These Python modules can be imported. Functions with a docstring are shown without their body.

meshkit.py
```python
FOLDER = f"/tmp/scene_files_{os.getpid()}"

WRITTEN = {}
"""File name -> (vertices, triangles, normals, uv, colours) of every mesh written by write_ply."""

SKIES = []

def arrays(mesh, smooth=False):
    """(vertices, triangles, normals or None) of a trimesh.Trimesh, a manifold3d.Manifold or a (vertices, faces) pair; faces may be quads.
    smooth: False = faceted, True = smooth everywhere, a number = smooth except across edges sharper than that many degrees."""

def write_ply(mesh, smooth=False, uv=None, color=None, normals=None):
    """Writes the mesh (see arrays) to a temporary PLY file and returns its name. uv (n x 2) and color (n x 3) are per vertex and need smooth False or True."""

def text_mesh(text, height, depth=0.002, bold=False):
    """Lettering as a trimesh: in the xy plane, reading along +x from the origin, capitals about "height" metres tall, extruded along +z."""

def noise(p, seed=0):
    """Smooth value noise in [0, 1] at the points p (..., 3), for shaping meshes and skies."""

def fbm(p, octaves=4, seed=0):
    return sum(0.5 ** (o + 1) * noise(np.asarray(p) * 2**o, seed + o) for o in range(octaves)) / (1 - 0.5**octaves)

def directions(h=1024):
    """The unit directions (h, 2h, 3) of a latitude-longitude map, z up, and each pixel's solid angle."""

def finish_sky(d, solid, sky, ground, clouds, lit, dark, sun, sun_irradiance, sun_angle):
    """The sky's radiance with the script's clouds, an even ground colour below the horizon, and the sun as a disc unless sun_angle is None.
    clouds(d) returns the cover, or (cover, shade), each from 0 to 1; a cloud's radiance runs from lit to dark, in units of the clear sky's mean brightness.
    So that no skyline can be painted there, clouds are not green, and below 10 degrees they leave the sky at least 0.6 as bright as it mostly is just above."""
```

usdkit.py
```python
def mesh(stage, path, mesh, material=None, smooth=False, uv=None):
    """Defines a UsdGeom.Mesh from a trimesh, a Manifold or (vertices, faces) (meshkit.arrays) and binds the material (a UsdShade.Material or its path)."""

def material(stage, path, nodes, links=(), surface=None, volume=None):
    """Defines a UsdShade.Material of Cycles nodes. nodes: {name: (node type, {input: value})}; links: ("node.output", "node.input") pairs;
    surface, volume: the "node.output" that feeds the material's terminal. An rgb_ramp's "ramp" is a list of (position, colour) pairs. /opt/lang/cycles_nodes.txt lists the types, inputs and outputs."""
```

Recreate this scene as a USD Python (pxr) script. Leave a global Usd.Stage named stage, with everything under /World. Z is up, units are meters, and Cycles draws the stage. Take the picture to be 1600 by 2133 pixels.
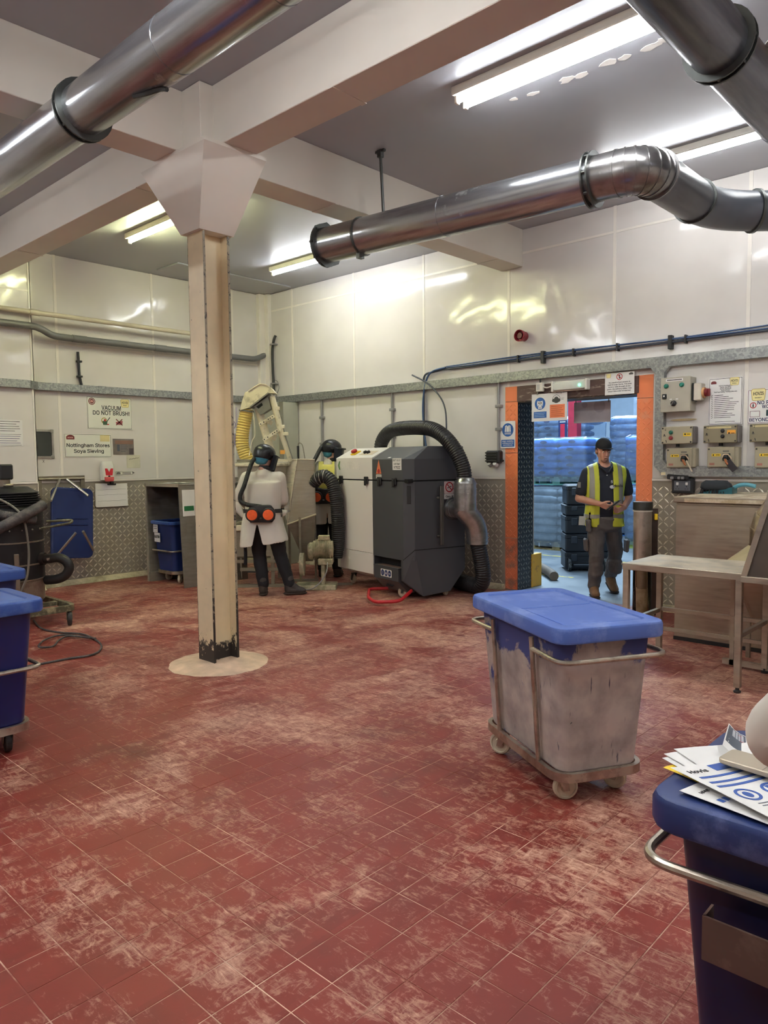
import math, random, numpy as np, trimesh, usdkit, meshkit
import manifold3d as m3
from shapely.geometry import Polygon, Point, LineString, box as sbox
from shapely.ops import unary_union
from shapely import affinity
from pxr import Usd, UsdGeom, UsdLux, UsdShade, Gf, Sdf
random.seed(7); RNG = np.random.default_rng(7)
stage = Usd.Stage.CreateInMemory()
UsdGeom.SetStageUpAxis(stage, 'Z'); UsdGeom.SetStageMetersPerUnit(stage, 1.0)
UsdGeom.Xform.Define(stage, '/World'); UsdGeom.Scope.Define(stage, '/World/Looks')

# ------------------------------------------------------------------ camera, exposure, lights
YAW, PITCH, ROLL, FPX, CAMH = 0.75068, 0.07003, -0.0108, 1538.8, 1.55
EXPOSURE = 1.3
LAMP = 20.0             # radiance of a fluorescent tube
LAMP_W = (0.93, 0.965, 1.0)
LAMP_Y = (0.97, 1.0, 0.54)
def cam():
    c = UsdGeom.Camera.Define(stage, '/World/camera')
    f = np.array([-math.sin(YAW)*math.cos(PITCH), math.cos(YAW)*math.cos(PITCH), -math.sin(PITCH)])
    r = np.array([math.cos(YAW), math.sin(YAW), 0.0]); u = np.cross(r, f)
    cr, sr = math.cos(ROLL), math.sin(ROLL)
    R, U = cr*r+sr*u, -sr*r+cr*u
    m = Gf.Matrix4d(*R, 0, *U, 0, *(-f), 0, 0, 0, CAMH, 1)
    c.AddTransformOp().Set(m)
    c.CreateHorizontalApertureAttr(36.0); c.CreateVerticalApertureAttr(48.0)
    c.CreateFocalLengthAttr(36.0*FPX/1600); c.CreateClippingRangeAttr((0.05, 200))
    c.CreateExposureAttr(EXPOSURE)
cam()
dome = UsdLux.DomeLight.Define(stage, '/World/daylight')      # faint grey daylight for the air outside the shell
dome.CreateIntensityAttr(0.02); dome.CreateColorAttr(Gf.Vec3f(0.7, 0.85, 1.0))
def rect_light(name, pos, size, power, color, rot=(0, 0, 0)):
    l = UsdLux.RectLight.Define(stage, '/World/'+name)
    l.CreateWidthAttr(size[0]); l.CreateHeightAttr(size[1]); l.CreateIntensityAttr(power); l.CreateColorAttr(Gf.Vec3f(*color))
    l.AddTranslateOp().Set(Gf.Vec3d(*pos)); l.AddRotateXYZOp().Set(Gf.Vec3f(*rot))
# rooflights of the store beyond the doorway (cool daylight)
rect_light('store_rooflight', (-5.6, 10.0, 5.4), (3.0, 2.0), 12.0, (0.58, 0.80, 1.0))
rect_light('store_rooflight_001', (-9.5, 16.0, 6.4), (6.0, 3.0), 12.0, (0.58, 0.80, 1.0))

# ------------------------------------------------------------------ materials
MATS = {}
def s2l(*c):
    c = np.array(c, float)/255
    return tuple(np.where(c <= .04045, c/12.92, ((c+.055)/1.055)**2.4))
def mat(name, nodes, links=(), surface='p.BSDF'):
    if name not in MATS:
        MATS[name] = usdkit.material(stage, '/World/Looks/'+name, nodes, links, surface=surface)
    return MATS[name]
def paint(name, col, rough=.5, metal=0., var=.12, scale=6., bump=0., bscale=60., spec=.5, coat=0.):
    """plain paint with a little tone variation"""
    if name in MATS: return MATS[name]
    d = tuple(c*(1-var) for c in col); e = tuple(min(1, c*(1+var)) for c in col)
    n = {'g': ('geometry', {}), 'n': ('noise_texture', {'scale': scale, 'detail': 4.}),
         'r': ('rgb_ramp', {'ramp': [(.3, d), (.7, e)]}),
         'p': ('principled_bsdf', {'roughness': rough, 'metallic': metal, 'specular_ior_level': spec, 'coat_weight': coat})}
    l = [('g.position', 'n.vector'), ('n.fac', 'r.fac'), ('r.color', 'p.base_color')]
    if bump:
        n['bn'] = ('noise_texture', {'scale': bscale, 'detail': 3.}); n['b'] = ('bump', {'strength': bump, 'distance': .01})
        l += [('g.position', 'bn.vector'), ('bn.fac', 'b.height'), ('b.normal', 'p.normal')]
    return mat(name, n, l)
def worn(name, col, col2, lo, hi, scale=8., rough=.5, rough2=.7, metal=0., metal2=0., stretch=(1, 1, 1), bump=0., detail=6., scale2=None):
    """two layered finish: noise between lo and hi decides where col2 (dust, rust, bare steel) shows"""
    if name in MATS: return MATS[name]
    n = {'g': ('geometry', {}), 'm': ('mapping', {'scale': stretch}), 'n': ('noise_texture', {'scale': scale, 'detail': detail, 'roughness': .65}),
         'r': ('map_range', {'from_min': lo, 'from_max': hi, 'clamp': True}),
         'x': ('mix_color', {'a': col, 'b': col2}), 'xr': ('mix_float', {'a': rough, 'b': rough2}), 'xm': ('mix_float', {'a': metal, 'b': metal2}),
         'p': ('principled_bsdf', {})}
    l = [('g.position', 'm.vector'), ('m.vector', 'n.vector'), ('n.fac', 'r.value'), ('r.result', 'x.fac'), ('r.result', 'xr.fac'), ('r.result', 'xm.fac'),
         ('x.result', 'p.base_color'), ('xr.result', 'p.roughness'), ('xm.result', 'p.metallic')]
    if bump:
        n['b'] = ('bump', {'strength': bump, 'distance': .004}); l += [('n.fac', 'b.height'), ('b.normal', 'p.normal')]
    return mat(name, n, l)
def steel(name, col, rough=.3, stretch=(2, 2, 60), var=.25, dirt=None, dlo=.55, dhi=.75, dscale=3.):
    """brushed steel, grain along the axis with the small stretch; optional dirt"""
    if name in MATS: return MATS[name]
    n = {'g': ('geometry', {}), 'm': ('mapping', {'scale': stretch}), 'n': ('noise_texture', {'scale': 1.5, 'detail': 5.}),
         'r': ('rgb_ramp', {'ramp': [(.25, tuple(c*(1-var) for c in col)), (.75, tuple(min(1, c*(1+var)) for c in col))]}),
         'n2': ('noise_texture', {'scale': dscale, 'detail': 6., 'roughness': .6}), 'd': ('map_range', {'from_min': dlo, 'from_max': dhi, 'clamp': True}),
         'x': ('mix_color', {'b': dirt or col}), 'rr': ('map_range', {'to_min': rough*.75, 'to_max': rough*1.35}),
         'xr': ('mix_float', {'b': .75}), 'xm': ('mix_float', {'a': .9, 'b': .15 if dirt else 1.}), 'p': ('principled_bsdf', {})}
    l = [('g.position', 'm.vector'), ('m.vector', 'n.vector'), ('n.fac', 'r.fac'), ('g.position', 'n2.vector'), ('n2.fac', 'd.value'),
         ('r.color', 'x.a'), ('n.fac', 'rr.value'), ('rr.result', 'xr.a'), ('x.result', 'p.base_color'), ('xm.result', 'p.metallic'), ('xr.result', 'p.roughness')]
    if dirt: l += [('d.result', 'x.fac'), ('d.result', 'xm.fac'), ('d.result', 'xr.fac')]
    else:
        n['x'][1]['fac'] = 0.; n['xm'][1]['fac'] = 0.; n['xr'][1]['fac'] = 0.
    return mat(name, n, l)
def emit(name, col, k):
    return mat(name, {'p': ('principled_bsdf', {'base_color': col, 'emission_color': col, 'emission_strength': k, 'roughness': .4})})

# ------------------------------------------------------------------ prims
def free(parent, name):
    p = f'{parent}/{name}'; k = 0
    while stage.GetPrimAtPath(p): k += 1; p = f'{parent}/{name}_{k:03d}'
    return p
COUNT = {}
def path_of(parent, name):
    base = '/World' if parent is None else (parent if isinstance(parent, str) else str(parent.GetPath()))
    k = COUNT.get((base, name), -1)+1; COUNT[(base, name)] = k
    return f'{base}/{name}' if k == 0 else f'{base}/{name}_{k:03d}'
def tag(p, label=None, cat=None, group=None, kind=None):
    p = p.GetPrim() if hasattr(p, 'GetPrim') else p
    for k, v in (('label', label), ('category', cat), ('group', group), ('kind', kind)):
        if v: p.SetCustomDataByKey(k, v)
    return p
def obj(name, m, material, parent=None, smooth=35, label=None, **kw):
    p = usdkit.mesh(stage, path_of(parent, name), m, material, smooth=smooth).GetPrim()
    return tag(p, label, **kw)
def thing(name, label, cat, loc=(0, 0, 0), rotz=0., group=None, kind=None):
    x = UsdGeom.Xform.Define(stage, path_of(None, name))
    x.AddTranslateOp().Set(Gf.Vec3d(*map(float, loc)))
    if rotz: x.AddRotateZOp().Set(float(rotz))
    return tag(x.GetPrim(), label, cat, group, kind)
def dup(src, loc, rotz=0., label=None, group=None):
    was = src.GetCustomData()
    t = thing(src.GetName(), label or was['label'], was['category'], loc, rotz, group or was.get('group'))
    t.GetReferences().AddInternalReference(src.GetPath()); t.SetInstanceable(True)
    return t

# ------------------------------------------------------------------ shapes
def V(*a): return np.array(a, float)
def cat(ms): return trimesh.util.concatenate([as_tri(m) for m in ms])
def as_tri(m):
    if isinstance(m, trimesh.Trimesh): return m
    v, f, _ = meshkit.arrays(m); return trimesh.Trimesh(v, f, process=False)
def mv(m, x=0, y=0, z=0):
    m = as_tri(m).copy(); m.apply_translation((x, y, z)); return m
def rot(m, deg, axis, about=(0, 0, 0)):
    m = as_tri(m).copy(); m.apply_transform(trimesh.transformations.rotation_matrix(math.radians(deg), axis, about)); return m
def bx(x0, x1, y0, y1, z0, z1, c=0.):
    """box between two corners, with chamfered edges when c > 0"""
    if c <= 0:
        m = trimesh.creation.box((x1-x0, y1-y0, z1-z0)); m.apply_translation(((x0+x1)/2, (y0+y1)/2, (z0+z1)/2)); return m
    c = min(c, (x1-x0)/2.01, (y1-y0)/2.01, (z1-z0)/2.01); pts = []
    for sx in (0, 1):
        for sy in (0, 1):
            for sz in (0, 1):
                X, Y, Z = (x0, x1)[sx], (y0, y1)[sy], (z0, z1)[sz]; dx, dy, dz = (c, -c)[sx], (c, -c)[sy], (c, -c)[sz]
                pts += [(X, Y+dy, Z+dz), (X+dx, Y, Z+dz), (X+dx, Y+dy, Z)]
    return as_tri(m3.Manifold.hull_points(np.array(pts)))
def hullp(pts): return as_tri(m3.Manifold.hull_points(np.array(pts, float)))
def cyl(p0, p1, r, n=20, r1=None):
    return tube([p0, p1], r, n, radii=None if r1 is None else [r, r1])
def fillet(pts, r, k=5, closed=False):
    """polyline with its corners rounded"""
    pts = [np.array(p, float) for p in pts]; out = []; N = len(pts)
    for i in range(N):
        if not closed and i in (0, N-1): out.append(pts[i]); continue
        a, b, c = pts[i-1], pts[i], pts[(i+1) % N]
        d = min(r, .49*np.linalg.norm(a-b), .49*np.linalg.norm(c-b))
        s, e = b+(a-b)/np.linalg.norm(a-b)*d, b+(c-b)/np.linalg.norm(c-b)*d
        for t in np.linspace(0, 1, k+1): out.append((1-t)**2*s+2*t*(1-t)*b+t*t*e)
    return out
def spline(pts, n=8, closed=False):
    P = [np.array(p, float) for p in pts]; out = []; N = len(P)
    for i in range(N if closed else N-1):
        g = (lambda j: P[j % N]) if closed else (lambda j: P[min(max(j, 0), N-1)])
        a, b, c, d = g(i-1), g(i), g(i+1), g(i+2)
        for t in np.arange(n)/n:
            out.append(.5*(2*b+(c-a)*t+(2*a-5*b+4*c-d)*t*t+(3*b-3*c+d-a)*t**3))
    if not closed: out.append(P[-1])
    return out
def tube(pts, r, n=12, closed=False, radii=None, sect=None, up=None):
    """pipe along a path; sect: a profile (k,2) swept instead of a circle"""
    P = np.array(pts, float); N = len(P)
    if closed: t = np.roll(P, -1, 0)-np.roll(P, 1, 0)
    else: t = np.gradient(P, axis=0)
    t /= np.maximum(np.linalg.norm(t, axis=1, keepdims=True), 1e-12)
    u = np.array(up, float) if up is not None else np.cross(t[0], (0, 0, 1.) if abs(t[0][2]) < .9 else (1., 0, 0))
    sec = np.array(sect, float) if sect is not None else np.stack([np.cos(np.arange(n)*2*np.pi/n), np.sin(np.arange(n)*2*np.pi/n)], 1)
    n = len(sec); rings = []
    for i in range(N):
        u = u-t[i]*(u@t[i]); u /= np.linalg.norm(u); w = np.cross(t[i], u)
        k = (radii[i] if radii is not None else r)
        rings.append(P[i]+k*(sec[:, :1]*u+sec[:, 1:]*w))
    v = np.vstack(rings); f = []
    M = N if closed else N-1
    a = np.arange(n); b = (a+1) % n
    for i in range(M):
        o, q = i*n, ((i+1) % N)*n
        f += list(np.stack([o+a, o+b, q+b], 1))+list(np.stack([o+a, q+b, q+a], 1))
    if not closed:
        c0, c1 = len(v), len(v)+1; v = np.vstack([v, P[0], P[-1]])
        f += list(np.stack([b, a, np.full(n, c0)], 1))+list(np.stack([(N-1)*n+a, (N-1)*n+b, np.full(n, c1)], 1))
    return trimesh.Trimesh(v, np.array(f), process=False)
def lathe(prof, n=24):
    """profile (radius, height) turned about z, closed at its ends on the axis"""
    prof = [(max(r, 1e-4), z) for r, z in prof]
    return tube_rings([np.stack([r*np.cos(np.arange(n)*2*np.pi/n), r*np.sin(np.arange(n)*2*np.pi/n), np.full(n, z)], 1) for r, z in prof])
def tube_rings(rings, caps=True):
    n = len(rings[0]); v = np.vstack(rings); f = []; a = np.arange(n); b = (a+1) % n
    for i in range(len(rings)-1):
        o, q = i*n, (i+1)*n
        f += list(np.stack([o+a, o+b, q+b], 1))+list(np.stack([o+a, q+b, q+a], 1))
    if caps:
        c0, c1 = len(v), len(v)+1; v = np.vstack([v, rings[0].mean(0), rings[-1].mean(0)])
        f += list(np.stack([b, a, np.full(n, c0)], 1))+list(np.stack([(len(rings)-1)*n+a, (len(rings)-1)*n+b, np.full(n, c1)], 1))
    m = trimesh.Trimesh(v, np.array(f), process=False)
    if caps and m.volume < 0: m.invert()
    return m
def rring(w, d, r, z, k=5, cx=0, cy=0):
    """ring of a rounded rectangle at height z"""
    pts = []
    for i, (sx, sy) in enumerate(((1, 1), (-1, 1), (-1, -1), (1, -1))):
        for t in np.linspace(0, np.pi/2, k):
            pts.append((cx+sx*(w/2-r)+r*math.cos(t+i*np.pi/2), cy+sy*(d/2-r)+r*math.sin(t+i*np.pi/2), z))
    return np.array(pts)
def loft(secs, k=5, caps=True): return tube_rings([rring(*s, k=k) if len(s) == 4 else rring(s[0], s[1], s[2], s[3], k, s[4], s[5]) for s in secs], caps)
def corr(pts, r, pitch, depth, n=20):
    """corrugated hose"""
    P = np.array(pts, float); s = np.concatenate([[0], np.cumsum(np.linalg.norm(np.diff(P, axis=0), axis=1))])
    m = int(s[-1]/pitch)*4; q = np.linspace(0, s[-1], m+1)
    Q = np.stack([np.interp(q, s, P[:, i]) for i in range(3)], 1)
    return tube(Q, r, n, radii=[r-depth*(.5-.5*math.cos(2*math.pi*x/pitch)) for x in q])
def extr(poly, h, z=0.):
    gs = [g for g in getattr(poly, 'geoms', [poly]) if g.area > 1e-9]
    return mv(cat([trimesh.creation.extrude_polygon(g, h, engine='earcut') for g in gs]), 0, 0, z)
def stand(m, y=0.):
    """xy drawing extruded along z -> upright, facing -y, front face at -y"""
    m = as_tri(m).copy(); v = m.vertices.copy(); m.vertices = np.stack([v[:, 0], y-v[:, 2], v[:, 1]], 1); return m
def rrect(w, h, r, cx=0, cy=0): return affinity.translate(sbox(-w/2+r, -h/2+r, w/2-r, h/2-r).buffer(r, 4) if r > 0 else sbox(-w/2, -h/2, w/2, h/2), cx, cy)
TXT = {}
def text(s, h, bold=False, depth=.0012, width=None):
    k = (s, bold)
    if k not in TXT: TXT[k] = meshkit.text_mesh(s, 1.0, 1.0, bold)
    m = TXT[k].copy(); b = m.bounds; m.apply_translation((-(b[0][0]+b[1][0])/2, 0, 0))
    sx = h if width is None else width/(b[1][0]-b[0][0])
    m.apply_scale((sx, h, depth)); return m
def noise_push(m, amp, scale, seed=0):
    m = as_tri(m).copy(); n = m.vertex_normals; m.vertices = m.vertices+n*((meshkit.fbm(m.vertices*scale, 3, seed)-.5)*2*amp)[:, None]; return m
def body(bones, res=.02, it=8, lam=.5):
    """one continuous skin over hulls of spheres at the bones' ends: bones = ((p0, r0), (p1, r1)) or more balls"""
    parts = []
    for b in bones:
        parts.append(m3.Manifold.batch_hull([ball(p, r) for p, r in b]))
    m = m3.Manifold.batch_boolean(parts, m3.OpType.Add).refine_to_length(res)
    t = as_tri(m); t = trimesh.Trimesh(t.vertices, t.faces, process=True)
    if it: trimesh.smoothing.filter_taubin(t, lamb=lam, nu=-.53 if lam >= .5 else -lam*1.04, iterations=it)
    return t
def ball(p, r):
    r3 = np.broadcast_to(np.array(r, float), 3)
    return m3.Manifold.sphere(1., 20).scale(tuple(r3)).translate(tuple(map(float, p)))

# ================================================================== THE ROOM
BW, LW, ZC = 7.36, -9.38, 4.14           # back wall plane y, left wall plane x, ceiling height
RX, FY = 3.2, -4.6                       # right and front walls, both out of the picture
DX0, DX1, DZ = -4.73, -3.30, 2.21        # doorway
# --- floor of red quarry tiles
def floor_mat(name, col, col2, joint=False):
    n = {'g': ('geometry', {}),
         'sn': ('vector_math', {'math_type': 'snap', 'vector2': (TP, TP, 1.)}), 'wn': ('white_noise_texture', {'dimensions': '2D'}),
         'b': ('noise_texture', {'scale': 1.1, 'detail': 5.}), 'br': ('map_range', {'from_min': .3, 'from_max': .7, 'clamp': True}),
         'bt': ('math', {'math_type': 'multiply_add', 'value2': .3, 'value3': .1}), 'bs': ('math', {'math_type': 'multiply_add', 'value2': .45}),
         'base': ('mix_color', {'a': col, 'b': col2}),
         # flour: broad drifts, swept streaks and fine speckle
         'big': ('noise_texture', {'scale': 1.3, 'detail': 5., 'roughness': .6, 'distortion': .8}),
         'm1': ('mapping', {'rotation': (0, 0, .75), 'scale': (26., 6., 1.)}), 'st': ('noise_texture', {'scale': 1., 'detail': 7., 'roughness': .7, 'distortion': 2.2}),
         'm2': ('mapping', {'rotation': (0, 0, -.62), 'scale': (9., 34., 1.)}), 'st2': ('noise_texture', {'scale': 1., 'detail': 7., 'roughness': .7, 'distortion': 1.6}),
         'fine': ('noise_texture', {'scale': 13., 'detail': 9., 'roughness': .78, 'distortion': .8}),
         'sx': ('separate_xyz', {}), 'reg': ('map_range', {'from_min': 1.2, 'from_max': 4.3, 'to_min': -.01, 'to_max': .075, 'clamp': True}),
         'a1': ('math', {'math_type': 'multiply_add', 'value2': .95, 'value3': -.02}), 'a2': ('math', {'math_type': 'maximum'}), 'a3': ('math', {'math_type': 'multiply_add', 'value2': .62}), 'bg': ('math', {'math_type': 'multiply', 'value2': .62}),
         'a4': ('math', {'math_type': 'multiply_add', 'value2': .62}), 'a5': ('math', {'math_type': 'add'}),
         'dm': ('map_range', {'from_min': .945, 'from_max': 1.19, 'to_max': .84, 'clamp': True}),
         'dust': ('mix_color', {'b': s2l(218, 178, 152)}),
         # dark scuffs
         'sc': ('noise_texture', {'scale': 2.3, 'detail': 8., 'roughness': .6}), 'scr': ('map_range', {'from_min': .55, 'from_max': .72, 'to_max': .45, 'clamp': True}),
         'scuff': ('mix_color', {'b': s2l(84, 44, 36)}),
         'ro': ('map_range', {'to_min': .46, 'to_max': .85}), 'bp': ('bump', {'strength': .12, 'distance': .004}),
         'p': ('principled_bsdf', {'specular_ior_level': .45})}
    l = [('g.position', 'sn.vector1'), ('sn.vector', 'wn.vector'), ('g.position', 'b.vector'), ('b.fac', 'br.value'), ('wn.value', 'bt.value1'),
         ('br.result', 'bs.value1'), ('bt.value', 'bs.value3'), ('bs.value', 'base.fac'),
         ('g.position', 'big.vector'), ('g.position', 'm1.vector'), ('m1.vector', 'st.vector'), ('g.position', 'm2.vector'), ('m2.vector', 'st2.vector'),
         ('g.position', 'fine.vector'), ('g.position', 'sx.vector'), ('sx.y', 'reg.value'),
         ('st.fac', 'a1.value1'), ('a1.value', 'a2.value1'), ('st2.fac', 'a2.value2'), ('a2.value', 'a3.value1'), ('big.fac', 'bg.value1'), ('bg.value', 'a3.value3'),
         ('fine.fac', 'a4.value1'), ('a3.value', 'a4.value3'), ('a4.value', 'a5.value1'), ('reg.result', 'a5.value2'), ('a5.value', 'dm.value'),
         ('g.position', 'sc.vector'), ('sc.fac', 'scr.value'), ('scr.result', 'scuff.fac'), ('base.result', 'scuff.a'),
         ('scuff.result', 'dust.a'), ('dm.result', 'dust.fac'), ('dust.result', 'p.base_color'), ('dm.result', 'ro.value'), ('ro.result', 'p.roughness'),
         ('fine.fac', 'bp.height'), ('bp.normal', 'p.normal')]
    return mat(name, n, l)
TP, TX0, TY0 = .1577, -1.395, 1.100       # tile pitch and one corner of the grid
M_TILE = floor_mat('red_tile', s2l(112, 39, 32), s2l(137, 52, 42))
M_JOINT = worn('tile_joint', s2l(134, 76, 64), s2l(222, 192, 168), .44, .66, scale=2.6, rough=.8, rough2=.9)
flo = thing('floor', 'worn red quarry tile floor dusted with flour', 'floor', kind='structure')
obj('bed', bx(LW, RX, FY, BW, -.12, -.0012), M_JOINT, flo, smooth=False)
def tile_mesh(i, j, lo=0.):
    g, c = .0012, .0014; x0, x1 = TX0+i*TP+g, TX0+(i+1)*TP-g; y0, y1 = TY0+j*TP+g, TY0+(j+1)*TP-g
    x0, x1, y1 = max(x0, LW), min(x1, RX), min(y1, BW); h = (meshkit.noise(V(i*1.7, j*1.3, .5))-.5)*.0007
    a, b = (meshkit.noise(V(i*1.1, j*2.3, 9.5))-.5)*.0012, (meshkit.noise(V(i*2.9, j*.7, 4.5))-.5)*.0012
    top = [(x0+c, y0+c, h-a-b), (x1-c, y0+c, h+a-b), (x1-c, y1-c, h+a+b), (x0+c, y1-c, h-a+b)]
    bot = [(x0, y0, -.0035), (x1, y0, -.0035), (x1, y1, -.0035), (x0, y1, -.0035)]
    f = [(0, 1, 2), (0, 2, 3)]+sum([[(4+k, 4+(k+1) % 4, (k+1) % 4), (4+k, (k+1) % 4, k)] for k in range(4)], [])
    return trimesh.Trimesh(np.array(top+bot, float), np.array(f), process=False)
tiles = []
CF = V(-math.sin(YAW)*math.cos(PITCH), math.cos(YAW)*math.cos(PITCH), -math.sin(PITCH)); CR = V(math.cos(YAW), math.sin(YAW), 0); CU = np.cross(CR, CF)
for i in range(-51, 13):
    for j in range(-12, 40):
        c = V(TX0+(i+.5)*TP, TY0+(j+.5)*TP, -CAMH)
        if c[0]-TP/2 < LW or c[1] > BW+TP*.4: continue
        d = c@CF; u, v = (c@CR)/d*FPX, -(c@CU)/d*FPX
        tiles.append((d if d > .3 and abs(u) < 830 and abs(v) < 1090 else 99+abs(d), i, j))
tiles.sort()
for d, i, j in tiles[:300]: obj('tile', tile_mesh(i, j), M_TILE, flo, smooth=False)
tag(obj('tile_field', cat([tile_mesh(i, j) for d, i, j in tiles[300:]]), M_TILE, flo, smooth=False), kind='stuff')
# --- ceiling, beams
M_CEIL = paint('ceiling_paint', s2l(164, 165, 171), .38, var=.03, scale=1.5, bump=.05, bscale=3.)
M_BEAM = paint('beam_paint', s2l(216, 208, 196), .5, var=.03, scale=2.)
cei = thing('ceiling', 'flat off-white painted ceiling', 'ceiling', kind='structure')
obj('slab', bx(LW-.2, RX+.2, FY-.2, BW+.2, ZC, ZC+.2), M_CEIL, cei, smooth=False)
for x, y, s in ((-3.06, 4.70, .05), (-2.92, 4.73, .055), (-2.64, 4.72, .075), (-2.55, 4.74, .06), (-2.33, 4.72, .075), (-2.24, 4.73, .06), (-2.06, 4.73, .07), (-1.97, 4.71, .07)):
    r = np.random.default_rng(int(-x*100)); a = np.linspace(0, 2*np.pi, 11)[:-1]
    pl = Polygon([(x+s*1.0*math.cos(t)*r.uniform(.5, 1.15), y+s*.55*math.sin(t)*r.uniform(.5, 1.15)) for t in a])
    obj('filler_patch', mv(extr(pl, .003), 0, 0, ZC-.003), paint('filler', s2l(236, 232, 224), .8), cei, smooth=False)
for a in ((-9.1, 6.45, .35, .45),):
    obj('access_panel', bx(-9.12, -8.6, 5.35, 7.25, ZC-.018, ZC, .004), M_CEIL, cei, smooth=False)
def beam(x0, x1, y0, y1, label):
    t = thing('ceiling_beam', label, 'beam', kind='structure')
    obj('soffit_casing', bx(x0, x1, y0, y1, 3.725, ZC, .004), M_BEAM, t, smooth=False)
    if x1-x0 > y1-y0:
        for x in np.arange(x0+1.4, x1, 2.44): obj('cover_strip', bx(x-.02, x+.02, y0-.003, y1+.003, 3.721, 3.726), M_BEAM, t, smooth=False)
    else:
        for y in np.arange(y0+1.1, y1, 2.44): obj('cover_strip', bx(x0-.003, x1+.003, y-.02, y+.02, 3.721, 3.726), M_BEAM, t, smooth=False)
beam(LW, -4.965, 3.08, 3.36, 'painted ceiling beam running from the column to the left wall')
beam(-4.665, RX, 3.08, 3.36, 'painted ceiling beam running from the column towards the upper right lamps')
beam(-4.96, -4.67, 3.36, BW, 'painted ceiling beam running from the column to the wall with the doorway')
beam(-4.96, -4.67, FY, 3.08, 'painted ceiling beam running from the column towards the upper left steel duct')
# --- column
M_COL = paint('column_cream', s2l(226, 208, 170), .45, var=.06, scale=5., bump=.06, bscale=25.)
def chipped(name, base, z0, z1, lo):
    """cream paint, chipped to dark steel; below z1 the scuffed black foot"""
    n = {'g': ('geometry', {}), 's': ('separate_xyz', {}), 'z': ('map_range', {'from_min': z0, 'from_max': z1, 'to_min': .42, 'to_max': 0., 'clamp': True}),
         'n': ('noise_texture', {'scale': 26., 'detail': 6., 'roughness': .7}), 'a': ('math', {'math_type': 'add'}),
         'r': ('map_range', {'from_min': lo, 'from_max': lo+.06, 'clamp': True}), 'n2': ('noise_texture', {'scale': 7., 'detail': 4.}),
         'c': ('rgb_ramp', {'ramp': [(.3, tuple(x*.88 for x in base)), (.7, base)]}),
         'x': ('mix_color', {'b': s2l(52, 46, 42)}), 'p': ('principled_bsdf', {'roughness': .5})}
    return mat(name, n, [('g.position', 's.vector'), ('s.z', 'z.value'), ('g.position', 'n.vector'), ('n.fac', 'a.value1'), ('z.result', 'a.value2'), ('a.value', 'r.value'),
                         ('g.position', 'n2.vector'), ('n2.fac', 'c.fac'), ('r.result', 'x.fac'), ('c.color', 'x.a'), ('x.result', 'p.base_color')])
M_SH = chipped('column_shaft_paint', s2l(226, 208, 172), .02, .30, .66)
M_EDGE = chipped('column_edge_paint', s2l(150, 138, 116), .0, .6, .54)
col = thing('column', 'cream painted steel column with chipped edges and a flared cap', 'column', kind='structure')
cx0, cx1, cy0, cy1 = -4.90, -4.70, 3.137, 3.365
obj('flange', bx(cx0, cx1, cy0, cy0+.016, 0, 3.3), M_SH, col, smooth=False); obj('flange', bx(cx0, cx1, cy1-.016, cy1, 0, 3.3), M_SH, col, smooth=False)
obj('web', bx(-4.815, -4.785, cy0+.016, cy1-.016, 0, 3.3), M_COL, col, smooth=False)
for x in (cx0, cx1):
    for y in (cy0, cy1-.016): obj('worn_edge', bx(x-.0015, x+.0015, y-.001, y+.017, 0, 3.23), M_EDGE, col, smooth=False)
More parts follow.
